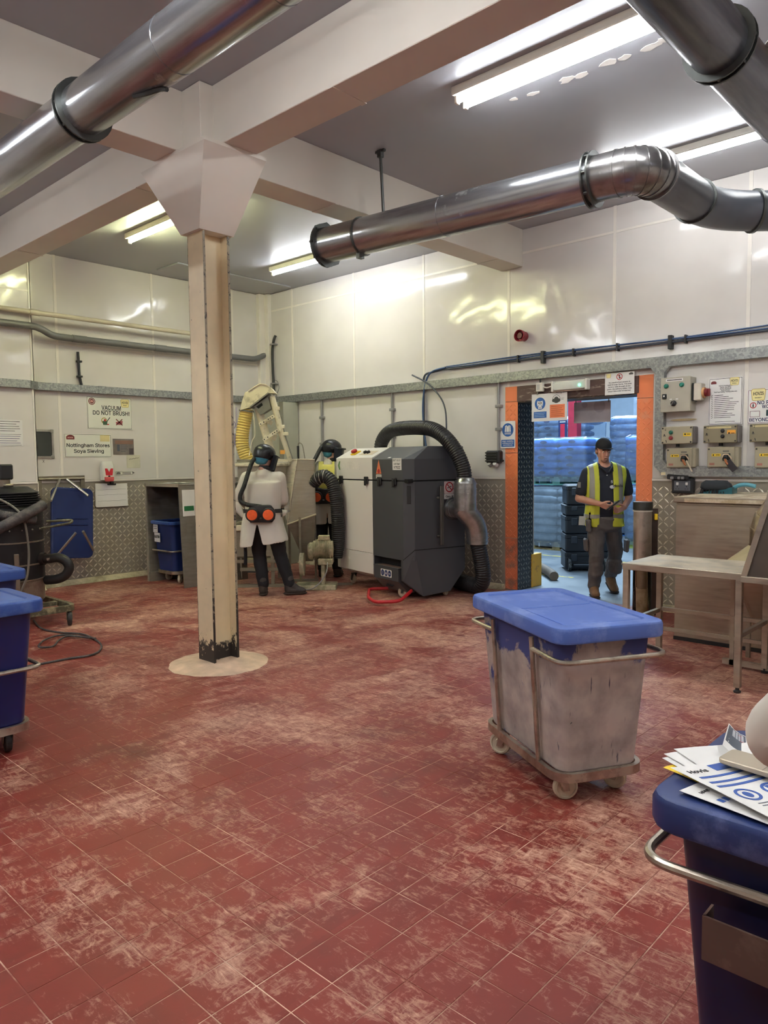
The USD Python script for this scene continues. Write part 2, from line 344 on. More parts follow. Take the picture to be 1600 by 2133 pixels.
obj('black_foot', cat([bx(-4.786, -4.7815, cy0+.02, cy1-.02, 0, .16), bx(-4.785, -4.702, cy1-.0175, cy1-.0155, 0, .15)]), chipped('column_foot', s2l(214, 196, 160), .02, .24, .62), col, smooth=False)
top = [(-5.16, 2.92), (-4.33, 2.92), (-4.33, 3.44), (-5.16, 3.44)]; bot = [(-4.93, 3.10), (-4.685, 3.10), (-4.685, 3.40), (-4.93, 3.40)]
obj('capital', hullp([(*p, 3.725) for p in top]+[(*p, 3.70) for p in top]+[(*p, 3.235) for p in bot]), M_BEAM, col, smooth=False)
obj('head_casing', bx(-4.98, -4.447, 2.975, 3.40, 3.70, ZC-.002, .004), M_BEAM, col, smooth=False)
obj('concrete_collar', noise_push(trimesh.util.concatenate([tube_rings([np.stack([r*np.cos(np.arange(40)*np.pi/20), r*np.sin(np.arange(40)*np.pi/20), np.full(40, z)], 1) for r, z in ((.40, -.004), (.34, .006), (.26, .016), (.16, .03), (.01, .03))], caps=False)]), .004, 9.), paint('flour_cement', s2l(206, 178, 150), .9, var=.2, scale=8.), col, smooth=True)
cc = stage.GetPrimAtPath('/World/column/concrete_collar'); UsdGeom.Xformable(cc).AddTranslateOp().Set(Gf.Vec3d(-4.78, 3.23, .0))
# --- glossy plastic wall cladding over a slab, tread plate dado
def clad(name, col):
    n = {'g': ('geometry', {}), 'n': ('noise_texture', {'scale': 1.5, 'detail': 1.2, 'distortion': .5}), 'b': ('bump', {'strength': .4, 'distance': .06}),
         'n3': ('noise_texture', {'scale': 3.4, 'detail': 1.}), 'b3': ('bump', {'strength': .22, 'distance': .012}),
         'n2': ('noise_texture', {'scale': 3., 'detail': 4.}), 'r': ('rgb_ramp', {'ramp': [(.3, tuple(c*.95 for c in col)), (.7, col)]}),
         'p': ('principled_bsdf', {'roughness': .13, 'specular_ior_level': .5})}
    return mat(name, n, [('g.position', 'n.vector'), ('n.fac', 'b.height'), ('g.position', 'n3.vector'), ('n3.fac', 'b3.height'), ('b.normal', 'b3.normal'), ('b3.normal', 'p.normal'), ('g.position', 'n2.vector'), ('n2.fac', 'r.fac'), ('r.color', 'p.base_color')])
M_CLAD = clad('wall_cladding', s2l(222, 217, 211)); M_STRIP = paint('white_trim', s2l(232, 226, 216), .3, var=.03)
M_PLATE = steel('tread_plate', s2l(168, 162, 152), .5, (3, 3, 3), .2, s2l(158, 148, 132), .25, .55, 2.)
M_BAR = steel('tread_bar', s2l(214, 206, 192), .4, (9, 9, 9), .3, s2l(200, 188, 168), .4, .7, 3.)
def bars(poly, p=.060, ln=.074, w=.021, h=.003):
    """raised lozenges of a tread plate, in the plate's own xy"""
    x0, y0, x1, y1 = poly.bounds; vs, fs = [], []; k = 0
    for i in range(int((x1-x0)/p)):
        for j in range(int((y1-y0)/p)):
            x, y = x0+(i+.5)*p, y0+(j+.5)*p
            a = math.pi/4 if (i+j) % 2 else -math.pi/4; c, s = math.cos(a), math.sin(a)
            if not poly.contains(Point(x, y).buffer(.02)): continue
            for u, v, z in ((ln/2, 0, 0), (0, w/2, 0), (-ln/2, 0, 0), (0, -w/2, 0), (ln*.2, 0, h), (-ln*.2, 0, h)): vs.append((x+u*c-v*s, y+u*s+v*c, z))
            fs += [(k, k+1, k+4), (k+1, k+5, k+4), (k+1, k+2, k+5), (k+2, k+3, k+5), (k+3, k+4, k+5), (k+3, k, k+4)]; k += 6
    return trimesh.Trimesh(np.array(vs), np.array(fs), process=False)
def on_back(m, y): m = as_tri(m).copy(); v = m.vertices; m.vertices = np.stack([v[:, 0], y-v[:, 2], v[:, 1]], 1); return m      # xy drawing -> on the back wall, facing -y
def on_left(m, x): m = as_tri(m).copy(); v = m.vertices; m.vertices = np.stack([x+v[:, 2], v[:, 0], v[:, 1]], 1); return m      # xy drawing (y, z) -> on the left wall, facing +x
def plates(wall, poly, seams, put):
    x0, y0, x1, y1 = poly.bounds; ed = [x0]+[s for s in seams if x0 < s < x1]+[x1]
    for a, b in zip(ed, ed[1:]):
        q = poly.intersection(sbox(a+.002, y0, b-.002, y1))
        if q.area < .01: continue
        s = obj('tread_sheet', put(extr(q, .004)), M_PLATE, wall, smooth=False)
        tag(obj('tread_pattern', put(mv(bars(q), 0, 0, .004)), M_BAR, s, smooth=False), kind='stuff')
def panels(wall, poly, seams, rows, put):
    x0, y0, x1, y1 = poly.bounds; ed = [x0]+[s for s in seams if x0 < s < x1]+[x1]; ry = [y0]+list(rows)+[y1]
    for a, b in zip(ed, ed[1:]):
        for c, d in zip(ry, ry[1:]):
            q = poly.intersection(sbox(a+.003, c+.003, b-.003, d-.003))
            if q.area > .01: obj('panel', put(extr(q, .010)), M_CLAD, wall, smooth=False)
    for s in ed[1:-1]:
        q = poly.intersection(sbox(s-.017, y0, s+.017, y1))
        if q.area > .001: obj('joint_strip', put(mv(extr(q, .005), 0, 0, .0095)), M_STRIP, wall, smooth=False)
    for r in rows:
        q = poly.intersection(sbox(x0, r-.012, x1, r+.012)); obj('joint_strip', put(mv(extr(q, .004), 0, 0, .0095)), M_STRIP, wall, smooth=False)
door = sbox(-4.90, -1, -3.13, 2.385)
wb = thing('wall_back', 'glossy white clad wall with the orange framed doorway', 'wall', kind='structure')
gap = sbox(DX0, -1, DX1, DZ)
obj('masonry', on_back(mv(extr(sbox(LW-.3, -.1, RX+.3, ZC+.1).difference(sbox(DX0-.008, -1, DX1+.008, DZ+.006)), .34), 0, 0, -.352), BW), paint('masonry', s2l(190, 184, 176), .9), wb, smooth=False)
SB = [-8.72, -7.40, -6.137, -4.855, -3.56, -2.249, -.96, .33, 1.62]
panels(wb, sbox(LW, 1.335, RX, ZC).difference(door), SB, (3.876,), lambda m: on_back(m, BW+.012))
plates(wb, sbox(LW, .0, RX, 1.312).difference(door), SB, lambda m: on_back(m, BW+.006))
obj('dado_trim', on_back(extr(sbox(LW, 1.312, RX, 1.335).difference(door), .014), BW+.006), M_STRIP, wb, smooth=False)
wl = thing('wall_left', 'glossy cream-lit clad wall with tread plate dado', 'wall', kind='structure')
obj('masonry', bx(LW-.35, LW-.012, FY-.2, BW+.3, -.1, ZC+.1), MATS['masonry'], wl, smooth=False)
SL = [-2.6, -1.27, .07, 1.40, 2.74, 4.08, 5.41, 6.74]
panels(wl, sbox(3.72, 1.335, BW-.02, ZC), SL, (3.05,), lambda m: on_left(m, LW-.012))
plates(wl, sbox(3.72, .0, BW-.02, 1.312), SL, lambda m: on_left(m, LW-.006))
obj('dado_trim', on_left(extr(sbox(3.72, 1.312, BW, 1.335), .014), LW-.006), M_STRIP, wl, smooth=False)
PX = LW+.13                                                                # the nearer part of the wall stands forward
obj('pilaster', bx(LW-.012, PX-.012, FY, 3.72, 0, ZC), MATS['masonry'], wl, smooth=False)
panels(wl, sbox(FY, 1.335, 3.72, ZC), SL, (3.62,), lambda m: on_left(m, PX-.012))
plates(wl, sbox(FY, .0, 3.72, 1.312), SL, lambda m: on_left(m, PX-.006))
obj('dado_trim', on_left(extr(sbox(FY, 1.312, 3.72, 1.335), .014), PX-.006), M_STRIP, wl, smooth=False)
obj('corner_trim', cat([bx(PX-.03, PX+.005, 3.70, 3.727, 1.335, ZC), bx(LW-.012, PX+.005, 3.72, 3.727, 0, ZC)]), M_STRIP, wl, smooth=False)
obj('corner_boxing', cat([bx(LW-.012, LW+.16, BW-.06, BW+.012, 2.56, ZC, .004), bx(LW-.012, LW+.07, BW-.16, BW+.012, 2.56, ZC, .004)]), M_STRIP, wl, smooth=False)
for n, a, lab in (('wall_right', (RX, RX+.2, FY-.2, BW+.3, -.1, ZC+.1), 'plain white clad wall on the far right'), ('wall_front', (LW-.3, RX+.2, FY-.2, FY, -.1, ZC+.1), 'plain white clad wall at the near end')):
    w = thing(n, lab, 'wall', kind='structure'); obj('masonry', bx(*a), paint('far_wall_white', s2l(206, 198, 188), .35, var=.03), w, smooth=False)
M_CURB = worn('curb_cement', s2l(150, 138, 112), s2l(206, 194, 162), .4, .62, scale=5., rough=.8, rough2=.9)
def curb(name, pts, lab):
    m = cat([tube([a, b], 1., sect=[(0, 0), (.0, -.06), (.02, -.062), (.09, -.004), (.09, 0)], up=u) for a, b, u in pts])
    t = thing(name, lab, 'curb', kind='structure'); obj('cement_fillet', m, M_CURB, t, smooth=False)
curb('baseboard_left', [((PX, FY, 0), (PX, 3.74, 0), (1, 0, 0)), ((LW, 3.7, 0), (LW, BW, 0), (1, 0, 0))], 'floury cement curb along the left wall')
curb('baseboard_back', [((LW, BW, 0), (-4.9, BW, 0), (0, -1, 0)), ((-3.13, BW, 0), (RX, BW, 0), (0, -1, 0))], 'floury cement curb along the doorway wall')
# --- doorway: orange tread plate surround, brown head, plated reveals
M_OR = worn('orange_paint', s2l(236, 134, 86), s2l(222, 158, 124), .55, .75, scale=5., rough=.42, rough2=.6)
M_ORB = worn('orange_paint_low', s2l(228, 126, 84), s2l(160, 110, 88), .46, .62, scale=6., rough=.5, rough2=.7)
d1 = thing('door_1', 'doorway with orange tread plate surround and brown head', 'doorway', kind='structure')
def orange(x0, x1, z0, z1, m, pat=True):
    s = obj('orange_plate', on_back(mv(extr(sbox(x0, z0, x1, z1), .006), 0, 0, .004), BW+.008), m, d1, smooth=False)
    if pat: tag(obj('tread_pattern', on_back(mv(bars(sbox(x0, z0, x1, z1), .052, .064, .017), 0, 0, .010), BW+.008), m, s, smooth=False), kind='stuff')
orange(-4.90, DX0, 2.215, 2.385, M_OR, False); orange(-4.90, DX0, 1.62, 2.21, M_OR); orange(-4.90, DX0, .62, 1.615, M_OR); orange(-4.90, DX0, .01, .615, M_ORB)
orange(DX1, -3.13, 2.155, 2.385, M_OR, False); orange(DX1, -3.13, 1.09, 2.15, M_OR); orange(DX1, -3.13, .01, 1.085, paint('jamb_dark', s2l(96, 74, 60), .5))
M_HEAD = worn('brown_head', s2l(92, 70, 62), s2l(150, 134, 120), .55, .66, scale=7., rough=.6, rough2=.8, stretch=(1, 1, 3))
obj('head_board', on_back(mv(extr(sbox(DX0, DZ, DX1+.02, 2.382), .03), 0, 0, -.004), BW+.008), M_HEAD, d1, smooth=False)
obj('head_angle', on_back(extr(sbox(DX0, DZ-.012, DX1, DZ+.006), .35), BW+.345), worn('head_steel', s2l(70, 62, 56), s2l(150, 128, 100), .5, .66, scale=9.), d1, smooth=False)
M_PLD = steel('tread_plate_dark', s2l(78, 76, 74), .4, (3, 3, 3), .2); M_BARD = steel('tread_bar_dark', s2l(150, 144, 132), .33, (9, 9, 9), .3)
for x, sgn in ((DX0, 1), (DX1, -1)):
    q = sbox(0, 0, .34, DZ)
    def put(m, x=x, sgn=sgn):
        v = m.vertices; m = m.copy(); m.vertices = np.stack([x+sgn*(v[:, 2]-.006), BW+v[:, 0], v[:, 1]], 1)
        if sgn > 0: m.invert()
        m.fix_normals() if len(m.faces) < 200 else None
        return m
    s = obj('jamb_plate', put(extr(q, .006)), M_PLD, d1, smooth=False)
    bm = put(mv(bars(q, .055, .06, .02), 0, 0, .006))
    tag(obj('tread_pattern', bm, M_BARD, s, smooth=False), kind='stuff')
obj('jamb_end', bx(DX0-.1, DX0-.002, BW+.335, BW+.36, 0, DZ+.2), MATS['masonry'], d1, smooth=False)

# ================================================================== LAMPS, DUCTS, PIPES, TRUNKING
M_BATTEN = paint('batten_white', s2l(226, 222, 210), .4, var=.02); M_LHOLD = paint('lampholder', s2l(214, 208, 196), .4, var=.03)
def lamp(x0, x1, y, n, col, label, k=1., tube_mat='tube_warm'):
    t = thing('ceiling_light', label, 'ceiling light', ((x0+x1)/2, y, ZC), group=None); L = (x1-x0)/2
    obj('spine', bx(-L-.03, L+.03, -.055 if n == 1 else -.10, .055 if n == 1 else .10, -.058, 0, .006), M_BATTEN, t, smooth=False)
    for i in range(n):
        yy = (.0 if n == 1 else (-.05, .05)[i])
        obj('fluorescent_tube', cyl((-L, yy, -.085), (L, yy, -.085), .0175, 14), emit(tube_mat, col, LAMP*k), t)
        for s in (-1, 1): obj('lampholder', bx(s*(L+.012)-.013, s*(L+.012)+.013, yy-.02, yy+.02, -.108, -.04, .005), M_LHOLD, t, smooth=False)
    return t
lamp(-3.25, -1.45, 4.345, 2, LAMP_W, 'twin tube fluorescent batten beside the filler patches')
lamp(-3.25, -1.45, 6.42, 1, LAMP_W, 'fluorescent batten partly hidden behind the elbow of the duct')
lamp(-7.93, -6.13, 4.33, 1, LAMP_Y, 'yellowish fluorescent batten partly hidden by the column', 2.8, 'tube_yellow')
lamp(-7.95, -6.15, 6.40, 1, LAMP_W, 'fluorescent batten behind the open end of the hanging duct', 1.6, 'tube_bay')
for x, y, k, l in ((-2.4, 1.25, 2, 'twin tube batten above the photographer, out of the picture'), (1.2, 4.35, 2, 'twin tube batten over the right end of the room, out of the picture'), (1.2, 1.25, 2, 'twin tube batten to the right of the photographer'),
                   (-7.0, .3, 2, 'twin tube batten over the left edge bins, out of the picture'), (-2.4, -1.2, 2, 'twin tube batten behind the photographer'), (-7.0, -2.4, 1, 'single tube batten in the rear left bay')):
    lamp(x-.9, x+.9, y, k, LAMP_W, l, 1.7, 'tube_rear')        # the same battens go on behind the photographer
# --- round steel ducts
M_DUCT = steel('duct_steel', s2l(176, 178, 182), .20, (1.2, 14, 14), .18, s2l(132, 126, 118), .62, .85, 2.)
M_DUCTD = steel('duct_steel_dark', s2l(112, 112, 120), .26, (14, 1.2, 14), .15)
M_DUCTE = steel('duct_elbow_steel', s2l(150, 148, 148), .24, (4, 4, 4), .15)
M_PVC = paint('duct_grey_plastic', s2l(86, 90, 98), .3, var=.05)
M_FLANGE = steel('flange_steel', s2l(92, 94, 92), .4, (6, 6, 6), .2)
def ring(c, d, r, w, h):
    """flat flange ring round an axis d at c"""
    d = V(*d)/np.linalg.norm(d); prof = [(r, -w/2), (r+h, -w/2), (r+h, w/2), (r, w/2), (r, -w/2)]
    m = tube_rings([np.stack([a*np.cos(np.arange(28)*2*np.pi/28), a*np.sin(np.arange(28)*2*np.pi/28), np.full(28, z)], 1) for a, z in prof], caps=False)
    m.apply_transform(trimesh.geometry.align_vectors((0, 0, 1), d)); return mv(m, *c)
def bolts(c, d, r, n=8, s=.011):
    d = V(*d)/np.linalg.norm(d); T = trimesh.geometry.align_vectors((0, 0, 1), d); ms = []
    for a in np.arange(n)*2*np.pi/n:
        p = T[:3, :3]@V(r*math.cos(a), r*math.sin(a), 0); ms.append(cyl(V(*c)+p-d*.022, V(*c)+p+d*.022, s, 6))
    return ms
def pipe_shell(p0, p1, r): return tube([p0, p1], r, 36)
Z1, R1 = 3.55, .136
t = thing('ventilation_duct', 'shiny steel duct crossing the upper left, in front of the column head', 'duct', (-4.2, 2.03, Z1))
obj('pipe', pipe_shell((-5.0, 0, 0), (2.40, 0, 0), R1), M_DUCT, t)
obj('flange', cat([ring((0.02, 0, 0), (1, 0, 0), R1, .012, .032), ring((-.02, 0, 0), (1, 0, 0), R1, .012, .032)]), M_FLANGE, t)
for m in bolts((0, 0, 0), (1, 0, 0), R1+.017, 8): obj('bolt', m, M_FLANGE, t)
for x in (-2.6, .97, 1.75): obj('seam_ring', ring((x, 0, 0), (1, 0, 0), R1-.001, .012, .004), M_DUCT, t)
obj('gasket', tube(fillet([(.62, -.03, -R1), (.72, -.01, -R1-.012), (.80, .02, -R1-.006), (.84, .03, -R1-.02)], .02), .012, 6), paint('black_rubber', (.02, .02, .02), .5), t)
t = thing('ventilation_duct', 'dark steel duct across the upper right corner with a bolted flange', 'duct', (-1.345, 4.0, Z1))
obj('pipe', tube(fillet([(-.45, -1.97, 0), (0, -1.97, 0), (0, 1.35, 0), (0, 1.35, ZC-.03-Z1)], .30, 7), R1+.004, 36), M_DUCTD, t)
obj('flange', cat([ring((0, y, 0), (0, 1, 0), R1, .012, .036) for y in (-.145, -.105)]), M_FLANGE, t)
for m in bolts((0, -.125, 0), (0, 1, 0), R1+.022, 8): obj('bolt', m, M_FLANGE, t)
for y in (-1.5, .95): obj('seam_ring', ring((0, y, 0), (0, 1, 0), R1+.003, .012, .004), M_DUCTD, t)
obj('name_plate', mv(extr(Point(0, 0).buffer(.075, 12), .004), .16, .30, .12), paint('plate_card', s2l(206, 200, 190), .5), t)
t = thing('ventilation_duct', 'steel duct hanging below the ceiling with an open flanged end and an S bend', 'duct', (-4.99, 4.60, 3.47))
o = V(-4.99, 4.60, 3.47); A = V(0, 0, 0); B = V(-2.515, 4.853, 3.47)-o; R3 = .152
dd = (B-A)/np.linalg.norm(B-A)
E0 = V(-2.22, 4.95, 3.47)-o; E1 = V(-1.93, 5.55, 3.47)-o
obj('pipe', tube([A, A+dd*.05, B], R3, 36), M_DUCT, t)
obj('open_end', tube([A-dd*.004, A+dd*.002], R3-.012, 36), paint('duct_inside', (.015, .015, .015), .7), t)
obj('flange', ring(A+dd*.01, dd, R3, .016, .036), M_FLANGE, t)
obj('hexagon_plate', mv(rot(tube_rings([np.stack([q*np.cos(np.arange(8)*np.pi/4), q*np.sin(np.arange(8)*np.pi/4), np.full(8, z)], 1) for q, z in ((R3, 0), (R3+.048, 0), (R3+.048, .006), (R3, .006))], caps=False), 90, (0, 1, 0)), *(A+dd*.03)), M_FLANGE, t, smooth=False)
for m in bolts(A+dd*.01, dd, R3+.02, 8): obj('bolt', m, M_FLANGE, t)
obj('seam_ring', ring(A+dd*.44, dd, R3, .014, .012), M_FLANGE, t); obj('clamp_lug', mv(bx(-.02, .02, -.03, .03, -.05, .0), *(A+dd*.44+V(0, -.03, -R3+.01))), M_FLANGE, t)
obj('seam_ring', ring(A+dd*1.28, dd, R3-.001, .010, .005), M_DUCT, t)
obj('flange', cat([ring(B+dd*k, dd, R3, .012, .036) for k in (-.02, .02)]), M_FLANGE, t)
for m in bolts(B, dd, R3+.02, 8): obj('bolt', m, M_FLANGE, t)
path = fillet([B, V(-2.165, 4.889, 3.47)-o, V(-2.165, 6.12, 3.47)-o, V(-.95, 7.25, 3.47)-o], .34, 6)
obj('elbow', tube(path[:8], R3, 32), M_DUCTE, t, smooth=18)
for i in range(1, 8): obj('seam_ring', ring(path[i], path[i+1]-path[i-1], R3-.001, .012, .006 if i < 7 else .018), M_DUCTE, t)
obj('plastic_pipe', tube(path[7:], R3-.002, 32), M_PVC, t, smooth=25)
for i in (8, 14): obj('clip_ring', ring(path[i], path[i]-path[i-1], R3-.002, .022, .016), M_FLANGE, t)
rp = V(-4.353, 4.70, 0)-V(o[0], o[1], 0)
obj('hanger_rod', cyl((rp[0], rp[1], R3), (rp[0]+.0, rp[1]-.03, ZC-.03-o[2]), .013, 10), M_FLANGE, t)
obj('ceiling_clamp', cat([mv(bx(-.05, .05, -.012, .012, -.02, 0), rp[0], rp[1]-.03, ZC-o[2]), mv(bx(-.02, .02, -.02, .02, -.06, 0), rp[0], rp[1]-.03, ZC-o[2])]), M_FLANGE, t, smooth=False)
# --- galvanised trunking
def galv(name):
    n = {'g': ('geometry', {}), 'v': ('voronoi_texture', {'scale': 55.}), 's': ('separate_color', {}), 'r': ('rgb_ramp', {'ramp': [(.1, s2l(138, 141, 140)), (.9, s2l(170, 172, 168))]}),
         'p': ('principled_bsdf', {'metallic': .75, 'roughness': .45})}
    return mat(name, n, [('g.position', 'v.vector'), ('v.color', 's.color'), ('s.r', 'r.fac'), ('r.color', 'p.base_color')])
M_GALV = galv('galvanised')
t = thing('cable_trunking', 'galvanised trunking along the wall above the doorway', 'trunking', (-4.5, BW-.008, 2.5))
obj('run', bx(LW+.26+4.5, RX+4.5, -.062, -.002, -.06, .045, .003), M_GALV, t, smooth=False)
for x in (-8.0, -6.75, -5.0, -2.4): obj('joint_cover', bx(x+4.5-.06, x+4.5+.06, -.065, -.001, -.0625, .0475), M_GALV, t, smooth=False)
t = thing('cable_trunking', 'galvanised trunking dropping beside the grey control panel and turning right', 'trunking', (-3.04, BW-.009, 1.9))
pl = unary_union([sbox(-.045, -.44, .045, .56), sbox(.03, -.54, RX+3.04, -.44), Polygon([(-.045, -.44), (.06, -.54), (.10, -.44), (.045, -.38), (.045, -.40)]), Polygon([(-.045, .48), (.045, .48), (.10, .55), (-.10, .55)])])
obj('run', stand(extr(pl, .062)), M_GALV, t, smooth=False)
obj('label', stand(mv(extr(sbox(.03, -.53, .075, -.50), .0005), 0, 0, .062)), paint('label_cream', s2l(220, 208, 170), .5), t, smooth=False)
obj('joint_cover', stand(mv(extr(sbox(-.045, .40, .045, .50), .0015), 0, 0, .062)), M_GALV, t, smooth=False)
t = thing('cable_trunking', 'galvanised trunking along the left wall above the signs', 'trunking', (LW+.008, 5.0, 2.5))
obj('run', cat([bx(.002, .062, 3.80-5, BW-5-.05, -.045, .05, .003), bx(.132, .192, FY-5, 3.66-5, -.045, .05, .003),
                hullp([(x, y, z) for z in (-.045, .05) for x, y in ((.132, 3.66-5), (.192, 3.66-5), (.002, 3.80-5), (.062, 3.80-5))])]), M_GALV, t, smooth=False)
for y in (4.62, 5.9, 6.9): obj('joint_cover', bx(.001, .065, y-5-.05, y-5+.05, -.0475, .0525), M_GALV, t, smooth=False)
# --- pipes on the left wall
M_CREAMP = paint('pipe_cream', s2l(206, 196, 172), .45, var=.06); M_GREYP = paint('pipe_grey', s2l(112, 112, 112), .45, var=.06)
t = thing('wall_pipe', 'cream painted pipe high on the left wall', 'pipe', (LW, 4.5, 3.36))
obj('pipe', tube([(.20, FY-4.5, 0), (.20, 6.09-4.5, .0)], .030, 14), M_CREAMP, t); obj('coupling', tube([(.20, 3.68-4.5, 0), (.20, 3.80-4.5, 0)], .036, 14), M_CREAMP, t)
obj('end_bracket', cat([bx(.02, .22, 1.57, 1.60, -.04, .04), cyl((.20, 1.58, .03), (.20, 1.58, .09), .012, 8)]), paint('dark_iron', (.05, .05, .05), .5), t, smooth=False)
t = thing('wall_pipe', 'grey waste pipe with a kink running along the left wall', 'pipe', (LW, 4.5, 3.12))
gp = fillet([(.23, FY-4.5, .075), (.23, 3.76-4.5, .07), (.13, 3.98-4.5, -.005), (.13, 7.05-4.5, -.005), (.10, 7.20-4.5, .05), (.02, 7.33-4.5, .10)], .1, 5)
obj('pipe', tube(gp, .042, 16), M_GREYP, t)
for y in (4.22, 5.35): obj('coupling', tube([(.13, y-4.5, -.005), (.13, y+.18-4.5, -.005)], .047, 16), M_GREYP, t)
# --- conduits and cables
M_BLK = paint('black_plastic', (.018, .018, .019), .45); M_COND = paint('conduit_grey', s2l(150, 148, 146), .4, .3, .06)
t = thing('conduit', 'short black conduit stub standing on the left wall trunking', 'conduit', (LW, 4.33, 2.55))
obj('pipe', tube(spline([(.03, .0, .42), (.03, .005, .25), (.03, .01, .12), (.03, .03, 0)]), .017, 10), M_BLK, t)
for z in (.30, .11): obj('saddle', bx(.0, .05, -.02, .045, z-.012, z+.012, .004), M_BLK, t, smooth=False)
t = thing('conduit', 'bent black conduit in the corner of the room', 'conduit', (-9.10, BW-.02, 2.55))
obj('pipe', tube(spline([(.04, -.03, .93), (.02, -.05, .86), (-.02, -.05, .70), (-.02, -.05, .4), (.0, -.05, .1), (.02, -.05, .0)]), .020, 10), M_BLK, t)
for z in (.80, .2): obj('saddle', bx(-.06, .03, -.075, .02, z-.012, z+.012, .004), M_COND, t, smooth=False)
obj('gland', cyl((.02, -.05, -.02), (.02, -.05, .06), .032, 12), M_COND, t)
obj('loose_wire', tube(spline([(.05, -.05, .02), (.12, -.05, .12), (.09, -.05, .22), (.03, -.05, .25)]), .006, 6), M_COND, t)
def conduit(x, z0, z1, lab, saddles):
    t = thing('conduit', lab, 'conduit', (x, BW, z0)); obj('pipe', cyl((0, -.03, 0), (0, -.03, z1-z0), .017, 12), M_COND, t)
    for z in saddles: obj('saddle', bx(-.042, .042, -.05, .004, z-z0-.018, z-z0+.018, .006), M_COND, t, smooth=False)
conduit(-8.06, 1.5, 2.44, 'grey conduit dropping from the trunking nearest the room corner', (2.18, 1.80)); conduit(-6.67, 1.5, 2.44, 'grey conduit dropping behind the black hose of the dust machine', (2.22, 1.86)); conduit(-4.975, 1.64, 2.44, 'grey conduit dropping to the black isolator beside the doorway', (2.17, 1.90))
t = thing('cable_run', 'blue and grey cables clipped along the wall above the doorway', 'cable', (-4.5, BW, 2.66))
cab = lambda dz, dy, ph: spline([(x, -.03-dy+.004*math.sin(x*3+ph), dz+.010*math.sin(x*2.1+ph)+.004*(x+1)) for x in np.linspace(-1.25, 4, 22)], 3)
M_BLUEC = paint('cable_blue', s2l(62, 86, 124), .4); M_DKC = paint('cable_dark', s2l(70, 74, 84), .4)
obj('steel_tube', tube(fillet([(-1.62, -.03, -1.16), (-1.62, -.03, -.02), (-1.3, -.03, .01), (4.2, -.03, .03)], .08), .013, 10), M_DKC, t)
obj('blue_cable', tube(cab(.035, .012, 0.), .008, 8), M_BLUEC, t); obj('blue_cable', tube(cab(.05, .0, 1.7), .008, 8), M_BLUEC, t)
obj('blue_cable', tube(spline([(-1.25, -.05, .03), (-1.5, -.06, -.03), (-1.60, -.06, -.30), (-1.60, -.06, -.7), (-1.52, -.07, -1.1)]), .012, 8), M_BLUEC, t)
obj('grey_cable', tube(spline([(-1.78, -.07, -.02), (-1.5, -.08, -.16), (-1.26, -.09, -.4), (-1.20, -.10, -.7), (-1.24, -.10, -1.15)]), .010, 8), M_DKC, t)
for x in (-.2, .5, 1.0, 1.7): obj('cable_tie', mv(bx(-.008, .008, -.062, -.005, -.01, .07), x, 0, .0), M_BLK, t, smooth=False)
for x in (.12, 1.55): obj('cable_hanger', bx(x-.02, x+.02, -.06, .0, -.05, .085, .004), M_BLK, t, smooth=False)

# ================================================================== WHEELED BINS
M_BIN = paint('bin_blue', s2l(28, 46, 100), .42, var=.08, scale=3.); M_LID = worn('bin_lid_blue', s2l(48, 78, 146), s2l(96, 122, 176), .5, .75, scale=5., rough=.4, rough2=.6)
M_CRADLE = steel('cradle_steel', s2l(176, 166, 152), .32, (8, 8, 8), .2, s2l(170, 152, 132), .5, .75, 6.)
M_WHEEL = paint('castor_nylon', s2l(196, 184, 160), .5, var=.1); M_RUB = paint('castor_rubber', s2l(44, 40, 38), .6, var=.15)
def dusty(name):
    """blue plastic under dried flour paste; clean towards the rim, wiped in patches"""
    n = {'g': ('geometry', {}), 's': ('separate_xyz', {}), 'z': ('map_range', {'from_min': .52, 'from_max': .82, 'to_min': .0, 'to_max': .22, 'clamp': True}),
         'n': ('noise_texture', {'scale': 4.2, 'detail': 7., 'roughness': .6, 'distortion': .3}), 'a': ('math', {'math_type': 'add'}),
         'r': ('map_range', {'from_min': .60, 'from_max': .64, 'clamp': True}),
         'n2': ('noise_texture', {'scale': 9., 'detail': 6.}), 'c': ('rgb_ramp', {'ramp': [(.3, s2l(138, 126, 122)), (.65, s2l(176, 162, 154))]}),
         'm': ('mapping', {'scale': (30., 30., 4.)}), 'n3': ('noise_texture', {'scale': 1.6, 'detail': 5.}), 'r3': ('map_range', {'from_min': .66, 'from_max': .72, 'clamp': True}),
         'x': ('mix_color', {'b': s2l(58, 66, 120)}), 'x2': ('mix_color', {'b': s2l(78, 72, 84)}), 'p': ('principled_bsdf', {'roughness': .75})}
    return mat(name, n, [('g.position', 's.vector'), ('s.z', 'z.value'), ('g.position', 'n.vector'), ('n.fac', 'a.value1'), ('z.result', 'a.value2'), ('a.value', 'r.value'),
        ('g.position', 'n2.vector'), ('n2.fac', 'c.fac'), ('g.position', 'm.vector'), ('m.vector', 'n3.vector'), ('n3.fac', 'r3.value'), ('r3.result', 'x2.fac'), ('c.color', 'x2.a'),
        ('x2.result', 'x.a'), ('r.result', 'x.fac'), ('x.result', 'p.base_color')])
